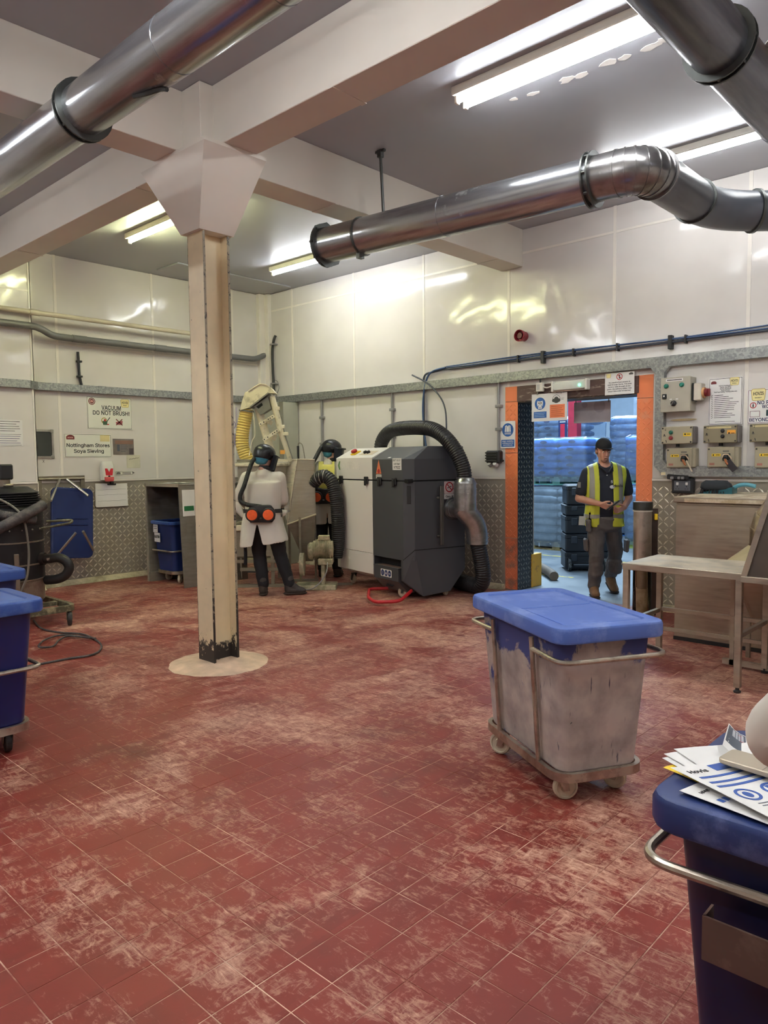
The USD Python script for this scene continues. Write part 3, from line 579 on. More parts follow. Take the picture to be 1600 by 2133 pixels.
def castor(parent, x, y, top, yaw, r=.058, rub=M_WHEEL, fork=M_CRADLE, w=.034):
    """swivel castor: fork and wheel as sub-parts of nothing - parts named castor_fork, castor_wheel"""
    c, s = math.cos(math.radians(yaw)), math.sin(math.radians(yaw)); off = .028
    wx, wy = x-off*c, y-off*s; ax = V(-s, c, 0)
    f = cat([mv(rot(bx(-.03, .03, -.026, .026, -.006, 0), yaw, (0, 0, 1)), x, y, top)]+
            [hullp([V(x, y, top-.006)+ax*k*sg+V(c, s, 0)*u for k in (.022, .026) for u in (-.025, .025)]+[V(wx, wy, r-.012)+ax*k*sg+V(c, s, 0)*u for k in (.022, .026) for u in (-.014, .014)]) for sg in (-1, 1)])
    k = obj('castor', f, fork, parent, smooth=False)
    pr = [(.0, -w/2), (r*.4, -w/2), (r*.42, -w/2+.005), (r*.74, -w/2+.005), (r*.78, -w/2), (r*.94, -w/2+.002), (r, -w/2+.009), (r, w/2-.009), (r*.94, w/2-.002), (r*.78, w/2), (r*.74, w/2-.005), (r*.42, w/2-.005), (r*.4, w/2), (0, w/2)]
    wm = lathe(pr, 22); wm.apply_transform(trimesh.geometry.align_vectors((0, 0, 1), ax)); obj('wheel', mv(wm, wx, wy, r), rub, k, smooth=40)
def bin_parts(t, body_m, lid_m, lid=True, top=.83, castors=((.28, .16, 30), (.28, -.16, -100), (-.26, .16, 200), (-.26, -.16, 40)), wheel=M_WHEEL, hz=.685, over=.475, band=None):
    z0 = .155
    out = [(.73, .39, .06, z0), (.74, .40, .06, z0+.01), (.835, .475, .06, top-.045), (.85, .49, .06, top-.04), (.85, .49, .06, top-.022)]
    if lid: obj('tub', loft(out), body_m, t, smooth=40)
    else:
        inn = [(.82, .46, .05, top-.022), (.80, .44, .05, top-.06), (.71, .37, .05, z0+.02)]
        obj('tub', loft(out+inn), body_m, t, smooth=40)
        obj('rim', loft([(.84, .48, .05, top-.05), (.885, .525, .06, top-.05), (.89, .53, .06, top-.04), (.89, .53, .06, top-.018), (.875, .515, .06, top-.01), (.83, .47, .05, top-.01), (.83, .47, .05, top-.05)], caps=False), lid_m, t, smooth=40)
    if lid:
        L = obj('lid', loft([(.87, .505, .05, top-.068), (.925, .545, .065, top-.07), (.935, .555, .07, top-.06), (.935, .555, .07, top-.014), (.922, .542, .065, top-.003), (.905, .525, .06, top), (.80, .42, .03, top), (.788, .408, .028, top-.009), (.0, .0, .0, top-.009)]), lid_m, t, smooth=35)
        obj('raised_panel', loft([(.38, .392, .02, top-.010, .195, 0), (.38, .392, .02, top-.004, .195, 0), (.37, .382, .02, top-.0015, .195, 0)]), lid_m, L, smooth=30)
        obj('raised_panel', loft([(.36, .392, .02, top-.010, -.20, 0), (.36, .392, .02, top-.007, -.20, 0), (.35, .382, .02, top-.0055, -.20, 0)]), lid_m, L, smooth=30)
    fr = fillet([(.385, .222, .14), (-.385, .222, .14), (-.385, -.222, .14), (.385, -.222, .14)], .10, 6, closed=True)
    obj('base_frame', tube(fr, 1., closed=True, sect=[(-.011, -.02), (.011, -.02), (.011, .02), (-.011, .02)], up=(0, 1, 0)), M_CRADLE, t, smooth=25)
    for x in (-.20, .20):
        for s in (-1, 1): obj('upright', cyl((x, s*.222, .14), (x, s*.262, .74), .0115, 10), M_CRADLE, t)
    for s in (-1, 1):
        q = .222+.04*(hz-.14)/.6; hl = fillet([(s*.20, q, hz), (s*over, q+.012, hz), (s*over, -q-.012, hz), (s*.20, -q, hz)], .075, 7)
        obj('push_handle', tube(hl, .0115, 10), M_CRADLE, t)
    if band is not None: obj('mid_band', tube(fillet([(.392, .222, band), (-.392, .222, band), (-.392, -.222, band), (.392, -.222, band)], .07, 5, closed=True), .009, 8, closed=True), M_CRADLE, t)
    for x, y, a in castors: castor(t, x, y, .13, a, rub=wheel)
t = thing('wheeled_bin', 'flour caked wheeled bin with blue lid standing alone in mid floor', 'bin', (-1.82, 3.205, 0), -29.8, 'blue wheeled bins')
bin_parts(t, dusty('bin_floured'), worn('bin_lid_dusty', s2l(76, 104, 176), s2l(142, 160, 210), .5, .78, scale=4.5, rough=.5, rough2=.7))
MK = paint('marker_ink', (.02, .02, .03), .5)
obj('scribble', cat([mv(rot(bx(-.001, .0, a, b, -.0015, .0015), d, (1, 0, 0)), .386+.0001*i, -.16+c, .395) for i, (a, b, c, d) in enumerate(((-.012, .012, 0, 40), (-.01, .01, .02, -40), (-.012, .012, .035, 20), (0, .03, .05, 0)))]), MK, t, smooth=False)
t = thing('wheeled_bin', 'closed blue wheeled bin in the right foreground with papers on its lid', 'bin', (-.182, 1.775, 0), 180, 'blue wheeled bins')
bin_parts(t, paint('bin_navy', s2l(20, 24, 60), .45, var=.12), worn('bin_lid_navy', s2l(34, 52, 104), s2l(108, 116, 160), .56, .8, scale=7., rough=.42, rough2=.7))
obj('label_holder', cat([bx(.015, .32, .322, .327, .555, .645), bx(.315, .32, .275, .325, .555, .645), bx(.015, .02, .275, .325, .555, .645), bx(.015, .32, .275, .325, .553, .557)]), worn('holder_brown', s2l(96, 74, 66), s2l(130, 106, 92), .5, .7), t, smooth=False)
t = thing('wheeled_bin', 'closed deep blue wheeled bin cut by the left edge of the picture, nearer of two', 'bin', (-4.295, 1.17, 0), 90, 'blue wheeled bins')
bin_parts(t, paint('bin_royal', s2l(20, 28, 84), .38, var=.05), M_LID, wheel=M_RUB, hz=.46, over=.44)
t = thing('wheeled_bin', 'closed blue wheeled bin behind the nearer one at the left edge', 'bin', (-5.53, 1.56, 0), 90, 'blue wheeled bins')
bin_parts(t, M_BIN, M_LID, wheel=M_RUB, hz=.46, over=.44)
# --- papers, tablet phone on the foreground bin
M_PAPER = paint('paper_white', s2l(232, 230, 226), .7, var=.02); M_PBLUE = paint('print_blue', s2l(58, 92, 168), .6); M_PGREY = paint('print_grey', s2l(84, 90, 100), .6)
M_INK = paint('print_black', (.02, .02, .022), .6, var=.02); M_RED = paint('print_red', s2l(178, 40, 44), .5); M_PORG = paint('print_orange', s2l(230, 128, 84), .6)
M_YEL = paint('print_yellow', s2l(240, 204, 40), .5); M_GRN = paint('print_green', s2l(40, 120, 72), .5); M_CREAM = paint('print_cream', s2l(232, 220, 158), .6)
LT = .832
def sheet(name, label, pts, z, curl=0., m=M_PAPER):
    """a sheet of paper on the lid: outline in the lid's plane, gently bent"""
    c = np.mean(np.array(pts), 0); t = thing(name, label, 'paper', (c[0], c[1], z))
    a, b, d, e = [np.array(p)-c for p in pts]; N = 8; g = []
    for i in range(N+1):
        for j in range(N+1):
            u, v = i/N, j/N; p = a*(1-u)*(1-v)+b*u*(1-v)+d*u*v+e*(1-u)*v
            g.append((p[0], p[1], curl*(abs(u-.5)*2)**2.5+.0006*math.sin(7*u+4*v)))
    g = np.array(g); f = []
    for i in range(N):
        for j in range(N):
            k = i*(N+1)+j; f += [(k, k+N+1, k+N+2), (k, k+N+2, k+1)]
    up = trimesh.Trimesh(g, np.array(f), process=False)
    if up.face_normals[:, 2].mean() < 0: up.invert()
    lo = up.copy(); lo.vertices = lo.vertices-V(0, 0, .0006); lo.invert()
    obj('sheet', cat([up, lo]), m, t, smooth=True); t_frame = (a, b, d, e, curl)
    return t, t_frame
def on_sheet(t, fr, name, poly, m, h=.0005):
    """flat print in the sheet's own 0..1 frame"""
    a, b, d, e, curl = fr; q = extr(poly, 1.); q = q.subdivide_to_size(.12) if hasattr(q, 'subdivide_to_size') else q
    v = q.vertices; u, w = v[:, :1], v[:, 1:2]
    p = a*(1-u)*(1-w)+b*u*(1-w)+d*u*w+e*(1-u)*w
    z = curl*np.abs(u[:, 0]-.5)**2.5*2**2.5+.0006*np.sin(7*u[:, 0]+4*w[:, 0])+.0004+v[:, 2]*h
    q = trimesh.Trimesh(np.column_stack([p, z]), q.faces, process=False)
    obj(name, q, m, t, smooth=False)
def tpoly(s, h, x, y, bold=True, rotq=0):
    m = text(s, h, bold, 1.); p = unary_union([Polygon(m.vertices[f][:, :2]) for f in m.faces[np.abs(m.face_normals[:, 2]-1) < .01]])
    return affinity.translate(affinity.rotate(p, rotq, origin=(0, 0)), x, y)
def page(name, label, a, d1, d2, z, curl=0., w=.21, h=.297, m=M_PAPER):
    """page with its top left corner at a; text runs along d1 and lines follow d2"""
    a = V(*a); d1 = V(*d1)/np.linalg.norm(d1); d2 = V(*d2)/np.linalg.norm(d2)
    return sheet(name, label, [a, a+d1*w, a+d1*w+d2*h, a+d2*h], z, curl, m)
t, f = page('paper_sheet', 'yellow slip sticking out from under the white sheets on the foreground bin', (-.668, 1.655), (.3, .95), (.95, -.3), LT+.001, 0, .05, .12, M_YEL)
t, f = page('paper_sheet', 'lowest white sheet overhanging the lid of the foreground bin, behind the printed notice', (-.690, 1.702), (.46, .89), (.87, -.49), LT+.003)
t, f = page('paper_sheet', 'middle white sheet overhanging the lid of the foreground bin', (-.694, 1.722), (.50, .87), (.87, -.50), LT+.006)
t, f = page('paper_sheet', 'topmost blank white sheet overhanging the lid of the foreground bin', (-.685, 1.760), (.60, .80), (.80, -.60), LT+.009)
t, f = page('paper_sheet', 'printed sheet half hidden under the notice with two round symbols', (-.590, 1.549), (.175, .985), (.985, -.175), LT+.002, .004)
on_sheet(t, f, 'logo', affinity.scale(tpoly('Hovis', .045, .20, .10), 1, .7, origin=(.2, .1)), M_INK)
for x in (.10, .19): on_sheet(t, f, 'print_bar', sbox(x, .24, x+.06, .29), M_PBLUE)
t, f = page('paper_sheet', 'notice with blue header, blue bars and two round symbols on the foreground bin', (-.640, 1.626), (.42, .90), (.913, -.405), LT+.012, .006)
def yflip(p, h=.297, w=.21): return p
on_sheet(t, f, 'logo', affinity.scale(affinity.scale(tpoly('Hovis', .06, 0, 0), 1.1, -.75, origin=(0, 0)), 1, 1).buffer(0) if False else affinity.translate(affinity.scale(tpoly('Hovis', .065, 0, 0), 1.1, -.72, origin=(0, 0)), .22, .14), M_INK)
on_sheet(t, f, 'header', sbox(.44, .05, .97, .15), M_PBLUE)
for y, x in ((.21, .80), (.30, .85), (.37, .90)): on_sheet(t, f, 'print_bar', sbox(.10, y, x, y+.028), M_PBLUE)
for x, y in ((.26, .54), (.62, .54)):
    e = affinity.scale(Point(x, y).buffer(.13, 12), 1, .71); e2 = affinity.scale(Point(x, y).buffer(.098, 12), 1, .71)
    on_sheet(t, f, 'symbol_ring', e.difference(e2), M_PBLUE)
    on_sheet(t, f, 'symbol', affinity.scale(Point(x, y).buffer(.06, 8), .8, .71) if x < .5 else unary_union([sbox(x-.05, y-.06, x-.005, y+.05), sbox(x-.05, y+.02, x+.06, y+.05)]), M_PBLUE)
    for k in range(2): on_sheet(t, f, 'print_line', sbox(x-.08, y+.13+k*.035, x+.07, y+.138+k*.035), M_PGREY)
t, f = sheet('brochure', 'curled brochure with a grey printed corner at the back of the foreground bin', [V(-.622, 1.958), V(-.52, 1.99), V(-.43, 1.82), V(-.585, 1.80)], LT+.004, .03)
on_sheet(t, f, 'print_block', sbox(.02, .03, .36, .74), M_PGREY); on_sheet(t, f, 'print_panel', sbox(.10, .06, .32, .34), paint('print_light_grey', s2l(176, 180, 184), .6))
on_sheet(t, f, 'print_words', affinity.translate(affinity.rotate(affinity.scale(tpoly('RVT', .10, 0, 0), 1.0, -1., origin=(0, 0)), 80, origin=(0, 0)), .22, .25), M_RED)
t = thing('mobile_phone', 'mobile phone in a pale gold case lying on the papers of the foreground bin', 'phone', (-.485, 1.742, LT+.022), -6)
obj('case', loft([(.150, .074, .010, 0), (.156, .080, .012, .003), (.156, .080, .012, .011), (.152, .076, .011, .013)]), paint('phone_gold', s2l(176, 164, 144), .35, .5, .05), t, smooth=30)
obj('back_seam', bx(.018, .0195, -.037, .037, .0128, .0134), paint('phone_seam', s2l(120, 108, 92), .4), t, smooth=False)
obj('side_button', bx(.035, .06, -.0415, -.0398, .004, .009), paint('phone_button', s2l(210, 204, 190), .3, .6), t, smooth=False)
# ================================================================== SIGNS
def board(name, label, cat, loc, rz, w, h, th=.003, m=M_PAPER, frame=None, r=.0):
    """board on a wall: local x to the right, z up, front faces -y; loc is the board's centre"""
    t = thing(name, label, cat, loc, rz)
    obj('board', stand(extr(rrect(w, h, r), th)), m, t, smooth=False); t.SetCustomDataByKey  # board first
    if frame:
        e = rrect(w-.012, h-.012, max(0, r-.004)).difference(rrect(w-.020, h-.020, max(0, r-.006)))
        obj('border', stand(mv(extr(e, .0006), 0, 0, th)), frame, t, smooth=False)
    return t, th
def put(b, name, poly, m, k=1):
    t, th = b; return obj(name, stand(mv(extr(poly, .0006), 0, 0, th+(k-1)*.0005)), m, t, smooth=False)
def word(b, s, h, x, z, m=None, bold=True, width=None, k=1, tilt=0):
    t, th = b; q = text(s, h, bold, .0006, width)
    if tilt: q = rot(q, tilt, (0, 0, 1))
    return obj('lettering', stand(mv(q, x, z, th+(k-1)*.0005)), m or M_INK, t, smooth=False)
def lines(b, x0, x1s, z, dz, h, m, k=1):
    for i, x1 in enumerate(x1s): put(b, 'print_line', sbox(x0, z-i*dz-h/2, x1, z-i*dz+h/2), m, k)
M_SGREY = paint('print_text_grey', s2l(96, 92, 90), .6); M_LOGO = paint('logo_maroon', s2l(116, 44, 44), .5); M_SPALE = paint('sign_pale', s2l(226, 226, 214), .35, var=.02)
def loaf(w, h, x, z):   # rounded loaf-shaped emblem
    return affinity.translate(unary_union([rrect(w, h*.7, h*.12, 0, -h*.12), affinity.scale(Point(0, h*.1).buffer(1, 10), w*.46, h*.42)]), x, z)
def crate_logo(b, x, z, s, k=1, words=True):
    """cream label shaped emblem with the bakery's word on it"""
    o = affinity.translate(Polygon([(-.52*s, .34*s), (-.40*s, .46*s), (.40*s, .46*s), (.52*s, .34*s), (.44*s, -.34*s), (.36*s, -.42*s), (-.36*s, -.42*s), (-.44*s, -.34*s)]), x, z)
    put(b, 'emblem', o, paint('logo_ochre', s2l(186, 160, 84), .5), k); put(b, 'emblem', o.buffer(-.04*s), M_CREAM, k+1)
    if words: word(b, 'HOVIS', .24*s, x, z-.02*s, M_INK, True, .72*s, k+2); word(b, 'BAKERY', .08*s, x, z-.24*s, M_INK, True, .46*s, k+2)
WX = LW+.001
b = board('wall_sign', 'white sign reading VACUUM DO NOT BRUSH on the left wall', 'sign', (WX, 4.745, 2.21), 90, .62, .42, .004, M_SPALE, M_SGREY)
put(b, 'emblem', Point(-.245, .145).buffer(.046, 12), M_LOGO); put(b, 'emblem', Point(-.245, .145).buffer(.036, 12).difference(Point(-.245, .145).buffer(.031, 12)), M_SPALE, 2); put(b, 'emblem', loaf(.04, .03, -.245, .147), paint('emblem_pink', s2l(200, 140, 132), .5), 2)
crate_logo(b, .215, .135, .12)
word(b, 'VACUUM', .052, .02, .045, None, True, .27); put(b, 'underline', sbox(-.115, .034, .155, .039), M_INK); word(b, 'DO NOT BRUSH!', .052, .02, -.025, None, True, .51)
put(b, 'picture', affinity.rotate(sbox(-.02, -.004, .075, .004), 45, origin=(0, 0)).buffer(0) if False else affinity.translate(affinity.rotate(sbox(-.05, -.005, .05, .005), 52), -.035, -.095), M_INK)
put(b, 'picture', affinity.translate(Point(0, 0).buffer(.040, 10).difference(Point(0, 0).buffer(.030, 10)), -.085, -.10), paint('picture_ochre', s2l(170, 150, 70), .5)); put(b, 'picture', affinity.translate(Polygon([(-.035, .0), (.035, .0), (.028, -.05), (-.025, -.05)]), -.075, -.105), paint('picture_green', s2l(58, 84, 60), .5), 2); put(b, 'picture', Point(-.075, -.095).buffer(.015, 8), M_RED, 3); put(b, 'picture', rrect(.03, .012, .003, -.035, -.148), M_RED)
for a in (42, -42): put(b, 'picture', affinity.translate(affinity.rotate(sbox(-.06, -.006, .06, .006), a), .125, -.115), paint('picture_maroon', s2l(110, 40, 40), .5))
put(b, 'picture', affinity.translate(Polygon([(-.05, -.01), (.05, .01), (.04, -.045), (-.04, -.045)]), .125, -.105), paint('picture_rose', s2l(170, 90, 96), .5))
b = board('wall_sign', 'white sign reading Nottingham Stores Soya Sieving on the left wall', 'sign', (WX, 4.435, 1.78), 90, .625, .298, .004, M_SPALE, M_SGREY)
put(b, 'emblem', loaf(.105, .06, -.235, .105), M_LOGO); word(b, 'HOVIS', .018, -.235, .092, paint('emblem_pale', s2l(220, 170, 160), .5), True, .07, 2)
put(b, 'tape', sbox(.16, .055, .29, .14), paint('tape_yellow', s2l(222, 206, 150), .4))
word(b, 'Nottingham Stores', .045, .0, -.018, None, True, .575); word(b, 'Soya Sieving', .045, .005, -.092, None, True, .40)
b = board('wall_notice', 'dull silver notice beside the Soya Sieving sign', 'notice', (WX, 4.92, 1.768), 90, .30, .212, .002, steel('notice_foil', s2l(150, 142, 138), .35, (3, 3, 3), .3))
put(b, 'print_block', sbox(-.12, .035, .14, .085), paint('foil_brown', s2l(140, 106, 92), .4)); put(b, 'print_block', sbox(-.09, -.06, -.055, .03), M_PGREY); lines(b, -.04, (.05, .06, .05, .06, .03), .025, .022, .005, M_PGREY); put(b, 'print_block', sbox(.08, -.10, .14, -.02), paint('foil_dark', s2l(84, 74, 76), .4))
b = board('wall_notice', 'taped white card with one handwritten line beside the soap dispenser', 'notice', (WX, 5.058, 1.567), 90, .20, .175, .001, paint('card_yellowish', s2l(216, 212, 188), .6), paint('tape_edge', s2l(196, 192, 172), .4))
for i in range(7): put(b, 'handwriting', affinity.rotate(sbox(-.06+i*.02, .03+.003*i, -.044+i*.02, .036+.003*i), (35, -30)[i % 2]), M_INK)
b = board('wall_sign', 'small white strip label with dark emblem below the taped card', 'label', (WX, 4.92, 1.414), 90, .255, .058, .002, M_SPALE, M_SGREY)
put(b, 'emblem', loaf(.055, .03, -.085, .0), M_SGREY); lines(b, -.03, (.095, .095), .008, .016, .008, M_SGREY); put(b, 'emblem', Polygon([(.115, .022), (.15, .0), (.115, -.012)]), M_SGREY)
t = thing('poster_frame', 'empty grey snap frame beside the Soya Sieving sign', 'frame', (WX, 3.852, 1.797), 90)
M_ALU = steel('aluminium', s2l(180, 176, 166), .35, (6, 6, 6), .1)
obj('back_panel', stand(extr(rrect(.235, .325, .01), .004)), paint('slate_panel', s2l(62, 66, 64), .4, var=.2, scale=4.), t, smooth=False)
obj('frame', stand(extr(rrect(.268, .358, .02).difference(rrect(.215, .305, .004)), .014)), M_ALU, t, smooth=False)
for x in (-1, 1):
    for z in (-1, 1): obj('corner_cap', mv(bx(-.022, .022, -.018, 0, -.022, .022, .006), x*.115, 0, z*.16), paint('corner_cap', s2l(150, 148, 140), .4), t, smooth=False)
t = thing('pen_mark', 'small X written on the wall under the empty frame', 'mark', (WX, 3.853, 1.582), 90)
obj('ink', cat([rot(bx(-.02, .02, -.0012, 0, -.002, .002), a, (0, 1, 0)) for a in (60, -60)]), M_SGREY, t, smooth=False)
b = board('wall_notice', 'printed notice cut by the left edge of the picture', 'notice', (PX+.001, 3.36, 1.92), 90, .42, .31, .001, M_PAPER)
lines(b, -.19, (.18, .14, .17, .18, .12), .135, .028, .006, M_SGREY); put(b, 'table_rule', sbox(-.19, -.02, .19, -.016), M_SGREY); lines(b, -.19, (.18, .17, .14, .18), -.04, .026, .006, paint('print_violet', s2l(120, 112, 140), .6)); put(b, 'table_rule', sbox(-.19, -.145, .19, -.141), M_SGREY)
t = thing('soap_dispenser', 'white and red wall soap dispenser', 'dispenser', (WX, 4.645, 1.33), 90)
obj('housing', mv(rot(loft([(.16, .11, .03, 0), (.165, .115, .035, .08), (.165, .115, .04, .19), (.14, .09, .04, .245)]), 0, (0, 0, 1)), 0, -.06, 0), paint('soap_white', s2l(224, 224, 214), .35, var=.03), t, smooth=40)
obj('red_window', stand(mv(extr(Polygon([(-.055, .15), (-.025, .15), (0, .10), (.025, .15), (.055, .15), (.045, .06), (-.045, .06)]), .006), 0, 0, .116)), paint('soap_red', s2l(206, 50, 60), .3), t, smooth=False)
obj('push_lever', mv(loft([(.10, .03, .012, -.02), (.125, .05, .02, .0), (.125, .05, .02, .04)]), .0, -.115, 0), paint('soap_pink', s2l(226, 104, 104), .4), t, smooth=40)
obj('sensor', stand(mv(extr(rrect(.03, .02, .008, 0, .047), .004), 0, 0, .116)), M_BLK, t, smooth=False)
t = thing('clipboard', 'white papers clipped to a board hanging on the tread plate of the left wall', 'clipboard', (LW+.012, 4.72, 1.29), 90)
obj('backing_board', stand(mv(extr(sbox(-.225, -.315, .225, 0), .004), 0, 0, .0)), paint('board_brown', s2l(120, 104, 84), .6), t, smooth=False)
for i, (a, d) in enumerate(((-1.5, .0), (.8, -.004), (0, -.008))): obj('form', stand(mv(rot(extr(sbox(-.222, -.31, .222, -.01), .001), a, (0, 0, 1)), 0, d, .006+i*.003)), M_PAPER, t, smooth=False)
for z in (-.09, -.16, -.24): obj('form_rule', stand(mv(extr(sbox(-.2, z, .2, z+.002), .0006), 0, 0, .0135)), M_SGREY, t, smooth=False)
obj('clip', cat([bx(-.06, .06, -.024, -.010, -.03, -.012, .003), mv(cyl((-.02, -.02, 0), (.02, -.02, 0), .018, 12), 0, 0, .002)]), M_BLK, t, smooth=False)
# --- lid on a steel rack
t = thing('lid_rack', 'grey steel rack of prongs on the left wall, holding a blue lid', 'rack', (LW+.012, 4.06, 0.9), 90)
M_RACK = steel('rack_steel', s2l(150, 142, 124), .4, (6, 6, 6), .2)
obj('back_frame', stand(mv(extr(sbox(-.305, -.25, .29, .495).difference(sbox(-.255, -.25, .24, .445)), .03), 0, 0, .0)), M_RACK, t, smooth=False)
def prong(p0, p1): return cyl(p0, p1, .016, 10)
for s, (p0, p1) in enumerate((((-.25, -.26, .20), (-.03, -.03, .46)), ((.05, -.03, .46), (.22, -.26, .24)), ((-.19, -.24, -.47), (-.02, -.40, -.20)), ((.07, -.40, -.19), (.27, -.24, -.46)))):
    obj('prong', prong(p0, p1), M_ALU, t)
obj('cross_bar', cyl((-.3, -.035, .46), (.28, -.035, .46), .014, 8), M_RACK, t)
t = thing('bin_lid', 'deep blue bin lid standing upright in the rack on the left wall', 'lid', (LW+.155, 4.10, .80), 90)
lid = loft([(.875, .515, .07, 0), (.885, .525, .07, .012), (.885, .525, .07, .045), (.84, .48, .06, .05), (.80, .44, .05, .04), (.0, .0, .0, .04)])
lid = rot(rot(rot(lid, 90, (0, 0, 1)), 90, (1, 0, 0)), 5, (0, 1, 0)); lid = rot(lid, -6, (1, 0, 0)); obj('lid', lid, paint('lid_deep_blue', s2l(22, 40, 92), .4, var=.06), t, smooth=35)
obj('moulded_rib', rot(rot(cat([bx(-.20, .20, -.052, -.036, -.03, -.01, .006), bx(-.20, .20, -.048, -.036, .05, .06, .003)]), 5, (0, 1, 0)), -6, (1, 0, 0)), MATS['lid_deep_blue'], t, smooth=False)
# ================================================================== INDUSTRIAL VACUUM
t = thing('industrial_vacuum', 'black drum industrial vacuum on a castor chassis at the left edge', 'vacuum cleaner', (-7.62, 2.75, 0))
M_DRUM = worn('drum_black', s2l(26, 24, 26), s2l(70, 64, 58), .55, .8, scale=4., rough=.45, rough2=.7); M_DUSTST = worn('dusty_steel', s2l(150, 140, 126), s2l(122, 98, 84), .45, .65, scale=9., rough=.35, rough2=.7, metal=.8, metal2=.1)
M_HOSE = worn('hose_grey', s2l(66, 62, 62), s2l(112, 104, 98), .45, .7, scale=14., rough=.6, rough2=.8); M_CHAS = worn('chassis_green_grey', s2l(92, 88, 66), s2l(176, 166, 130), .5, .68, scale=12., rough=.55, rough2=.8)
obj('drum', lathe([(0, .42), (.325, .42), (.325, .96), (.33, .965), (.33, 1.0), (.325, 1.0), (.325, 1.12), (.31, 1.14), (0, 1.14)], 36), M_DRUM, t)
obj('motor_head', lathe([(0, 1.14), (.30, 1.14)]+sum([[(.30-i*.004, 1.15+i*.022), (.33-i*.006, 1.158+i*.022), (.33-i*.006, 1.166+i*.022), (.30-i*.004, 1.17+i*.022)] for i in range(6)], [])+[(.25, 1.30), (.20, 1.33), (0, 1.335)], 36), M_DRUM, t)
obj('dust_container', lathe([(0, .20), (.30, .20), (.318, .22), (.318, .40), (.325, .42), (0, .42)], 36), M_DUSTST, t)
for z in (.43, .58, .80): obj('band', mv(lathe([(.327, z-.008), (.331, z-.006), (.331, z+.006), (.327, z+.008)], 36), 0, 0, 0), M_DUSTST, t)
for a in np.radians(np.arange(-130, 60, 19)): obj('rivet', mv(ball_m(.009) if False else trimesh.creation.icosphere(1, .009), .327*math.cos(a), .327*math.sin(a), .92), M_ALU, t, smooth=True)
for a in (-62, -8):
    ca, sa = math.cos(math.radians(a)), math.sin(math.radians(a)); obj('strap_bracket', mv(rot(bx(.326, .352, -.022, .022, .30, .70, .005), a, (0, 0, 1)), 0, 0, 0), M_DUSTST, t, smooth=False)
obj('control_box', cat([bx(-.07, .07, -.06, .06, 1.40, 1.55, .012)]), M_BLK, t, smooth=False); obj('box_label', bx(-.02, .05, -.0625, -.0605, 1.43, 1.50), M_PAPER, t, smooth=False); obj('box_stand', cat([cyl((0, 0, 1.33), (0, 0, 1.41), .05, 12), bx(-.09, .1, -.03, .05, 1.33, 1.36, .01)]), M_DUSTST, t)
cs = sum([[(.02, -.66+.0)], []], [])
fr = fillet([(.64, .36, .17), (-.45, .36, .17), (-.45, -.36, .17), (.64, -.36, .17)], .10, 5, closed=True)
obj('chassis_frame', tube(fr, 1., closed=True, sect=[(-.02, -.028), (.02, -.028), (.02, .028), (-.02, .028)], up=(0, 1, 0)), M_CHAS, t, smooth=25)
obj('cross_plate', cat([bx(-.3, -.25, -.35, .33, .15, .19), bx(.25, .31, -.35, .33, .15, .19), bx(.30, .57, -.03, .03, .15, .18)]), M_CHAS, t, smooth=False)
for x, y, a in ((.59, .32, 160), (.59, -.31, 100), (-.40, .29, 60), (-.40, -.31, 10)): castor(t, x, y, .15, a, .068, M_RUB, M_CHAS, .04)
obj('rear_handle', tube(fillet([(.20, .30, .98), (.34, .50, .99), (.45, .44, .97), (.27, .22, .92)], .05, 5), .012, 8), M_CHAS, t)
# hoses
obj('hose', corr(spline([(-.9, -.25, 1.05), (-.55, -.42, 1.13), (-.1, -.40, 1.14), (.20, -.32, 1.12), (.36, -.12, 1.07), (.40, .12, 1.02)], 12), .045, .016, .004), M_HOSE, t, smooth=60)
obj('hose', tube(spline([(.40, .20, 1.16), (.44, -.02, 1.06), (.38, -.28, .92), (.18, -.46, .76), (-.15, -.55, .66), (-.6, -.5, .64)], 10), .05, 16), M_HOSE, t)
obj('inlet_coupling', cat([cyl((.20, .185, .62), (.265, .245, .62), .062, 16), cyl((.26, .24, .62), (.315, .29, .622), .046, 16)]), worn('coupling', s2l(40, 30, 28), s2l(170, 150, 130), .6, .65, scale=9.), t)
obj('hose', tube(spline([(.30, .28, .62), (.36, .335, .63), (.415, .385, .595), (.435, .405, .53), (.41, .38, .46), (.35, .325, .42), (.24, .26, .405)], 10), .046, 16), paint('hose_black', s2l(34, 31, 30), .5, var=.2), t)
obj('power_lead', tube(spline([(.10, -.28, 1.26), (.26, -.18, 1.24), (.36, .0, 1.08), (.40, .04, .8), (.40, .03, .55), (.36, .0, .40), (.28, -.08, .2)], 8), .011, 8), paint('lead_grey', s2l(130, 124, 112), .5), t)
obj('label', mv(rot(bx(.3272, .3292, -.05, .05, .73, .83), -75, (0, 0, 1)), 0, 0, 0), M_PAPER, t, smooth=False)
t = thing('power_cable', 'grey cable looped on the floor in front of the industrial vacuum', 'cable', (-6.4, 2.7, 0))
cp = [(-7.45, 2.90), (-7.0, 2.80), (-6.7, 2.855), (-6.49, 2.95), (-6.10, 2.91), (-5.845, 2.80), (-5.73, 2.66), (-5.765, 2.48), (-5.78, 2.24), (-5.85, 1.9)]
obj('cable', tube([p+V(6.4, -2.7, .010) for p in [np.array((*q, 0)) for q in [tuple(x) for x in spline([V(*c) for c in cp], 8)]]], .0085, 8), M_HOSE, t)
obj('loop', tube([V(*q, .021)+V(6.4, -2.7, 0) for q in [tuple(x) for x in spline([V(*c) for c in [(-6.2, 2.93), (-6.55, 2.80), (-6.50, 2.62), (-6.29, 2.48), (-6.21, 2.56), (-6.40, 2.70), (-6.47, 2.82), (-6.25, 2.91)]], 8)]], .0085, 8), M_HOSE, t)

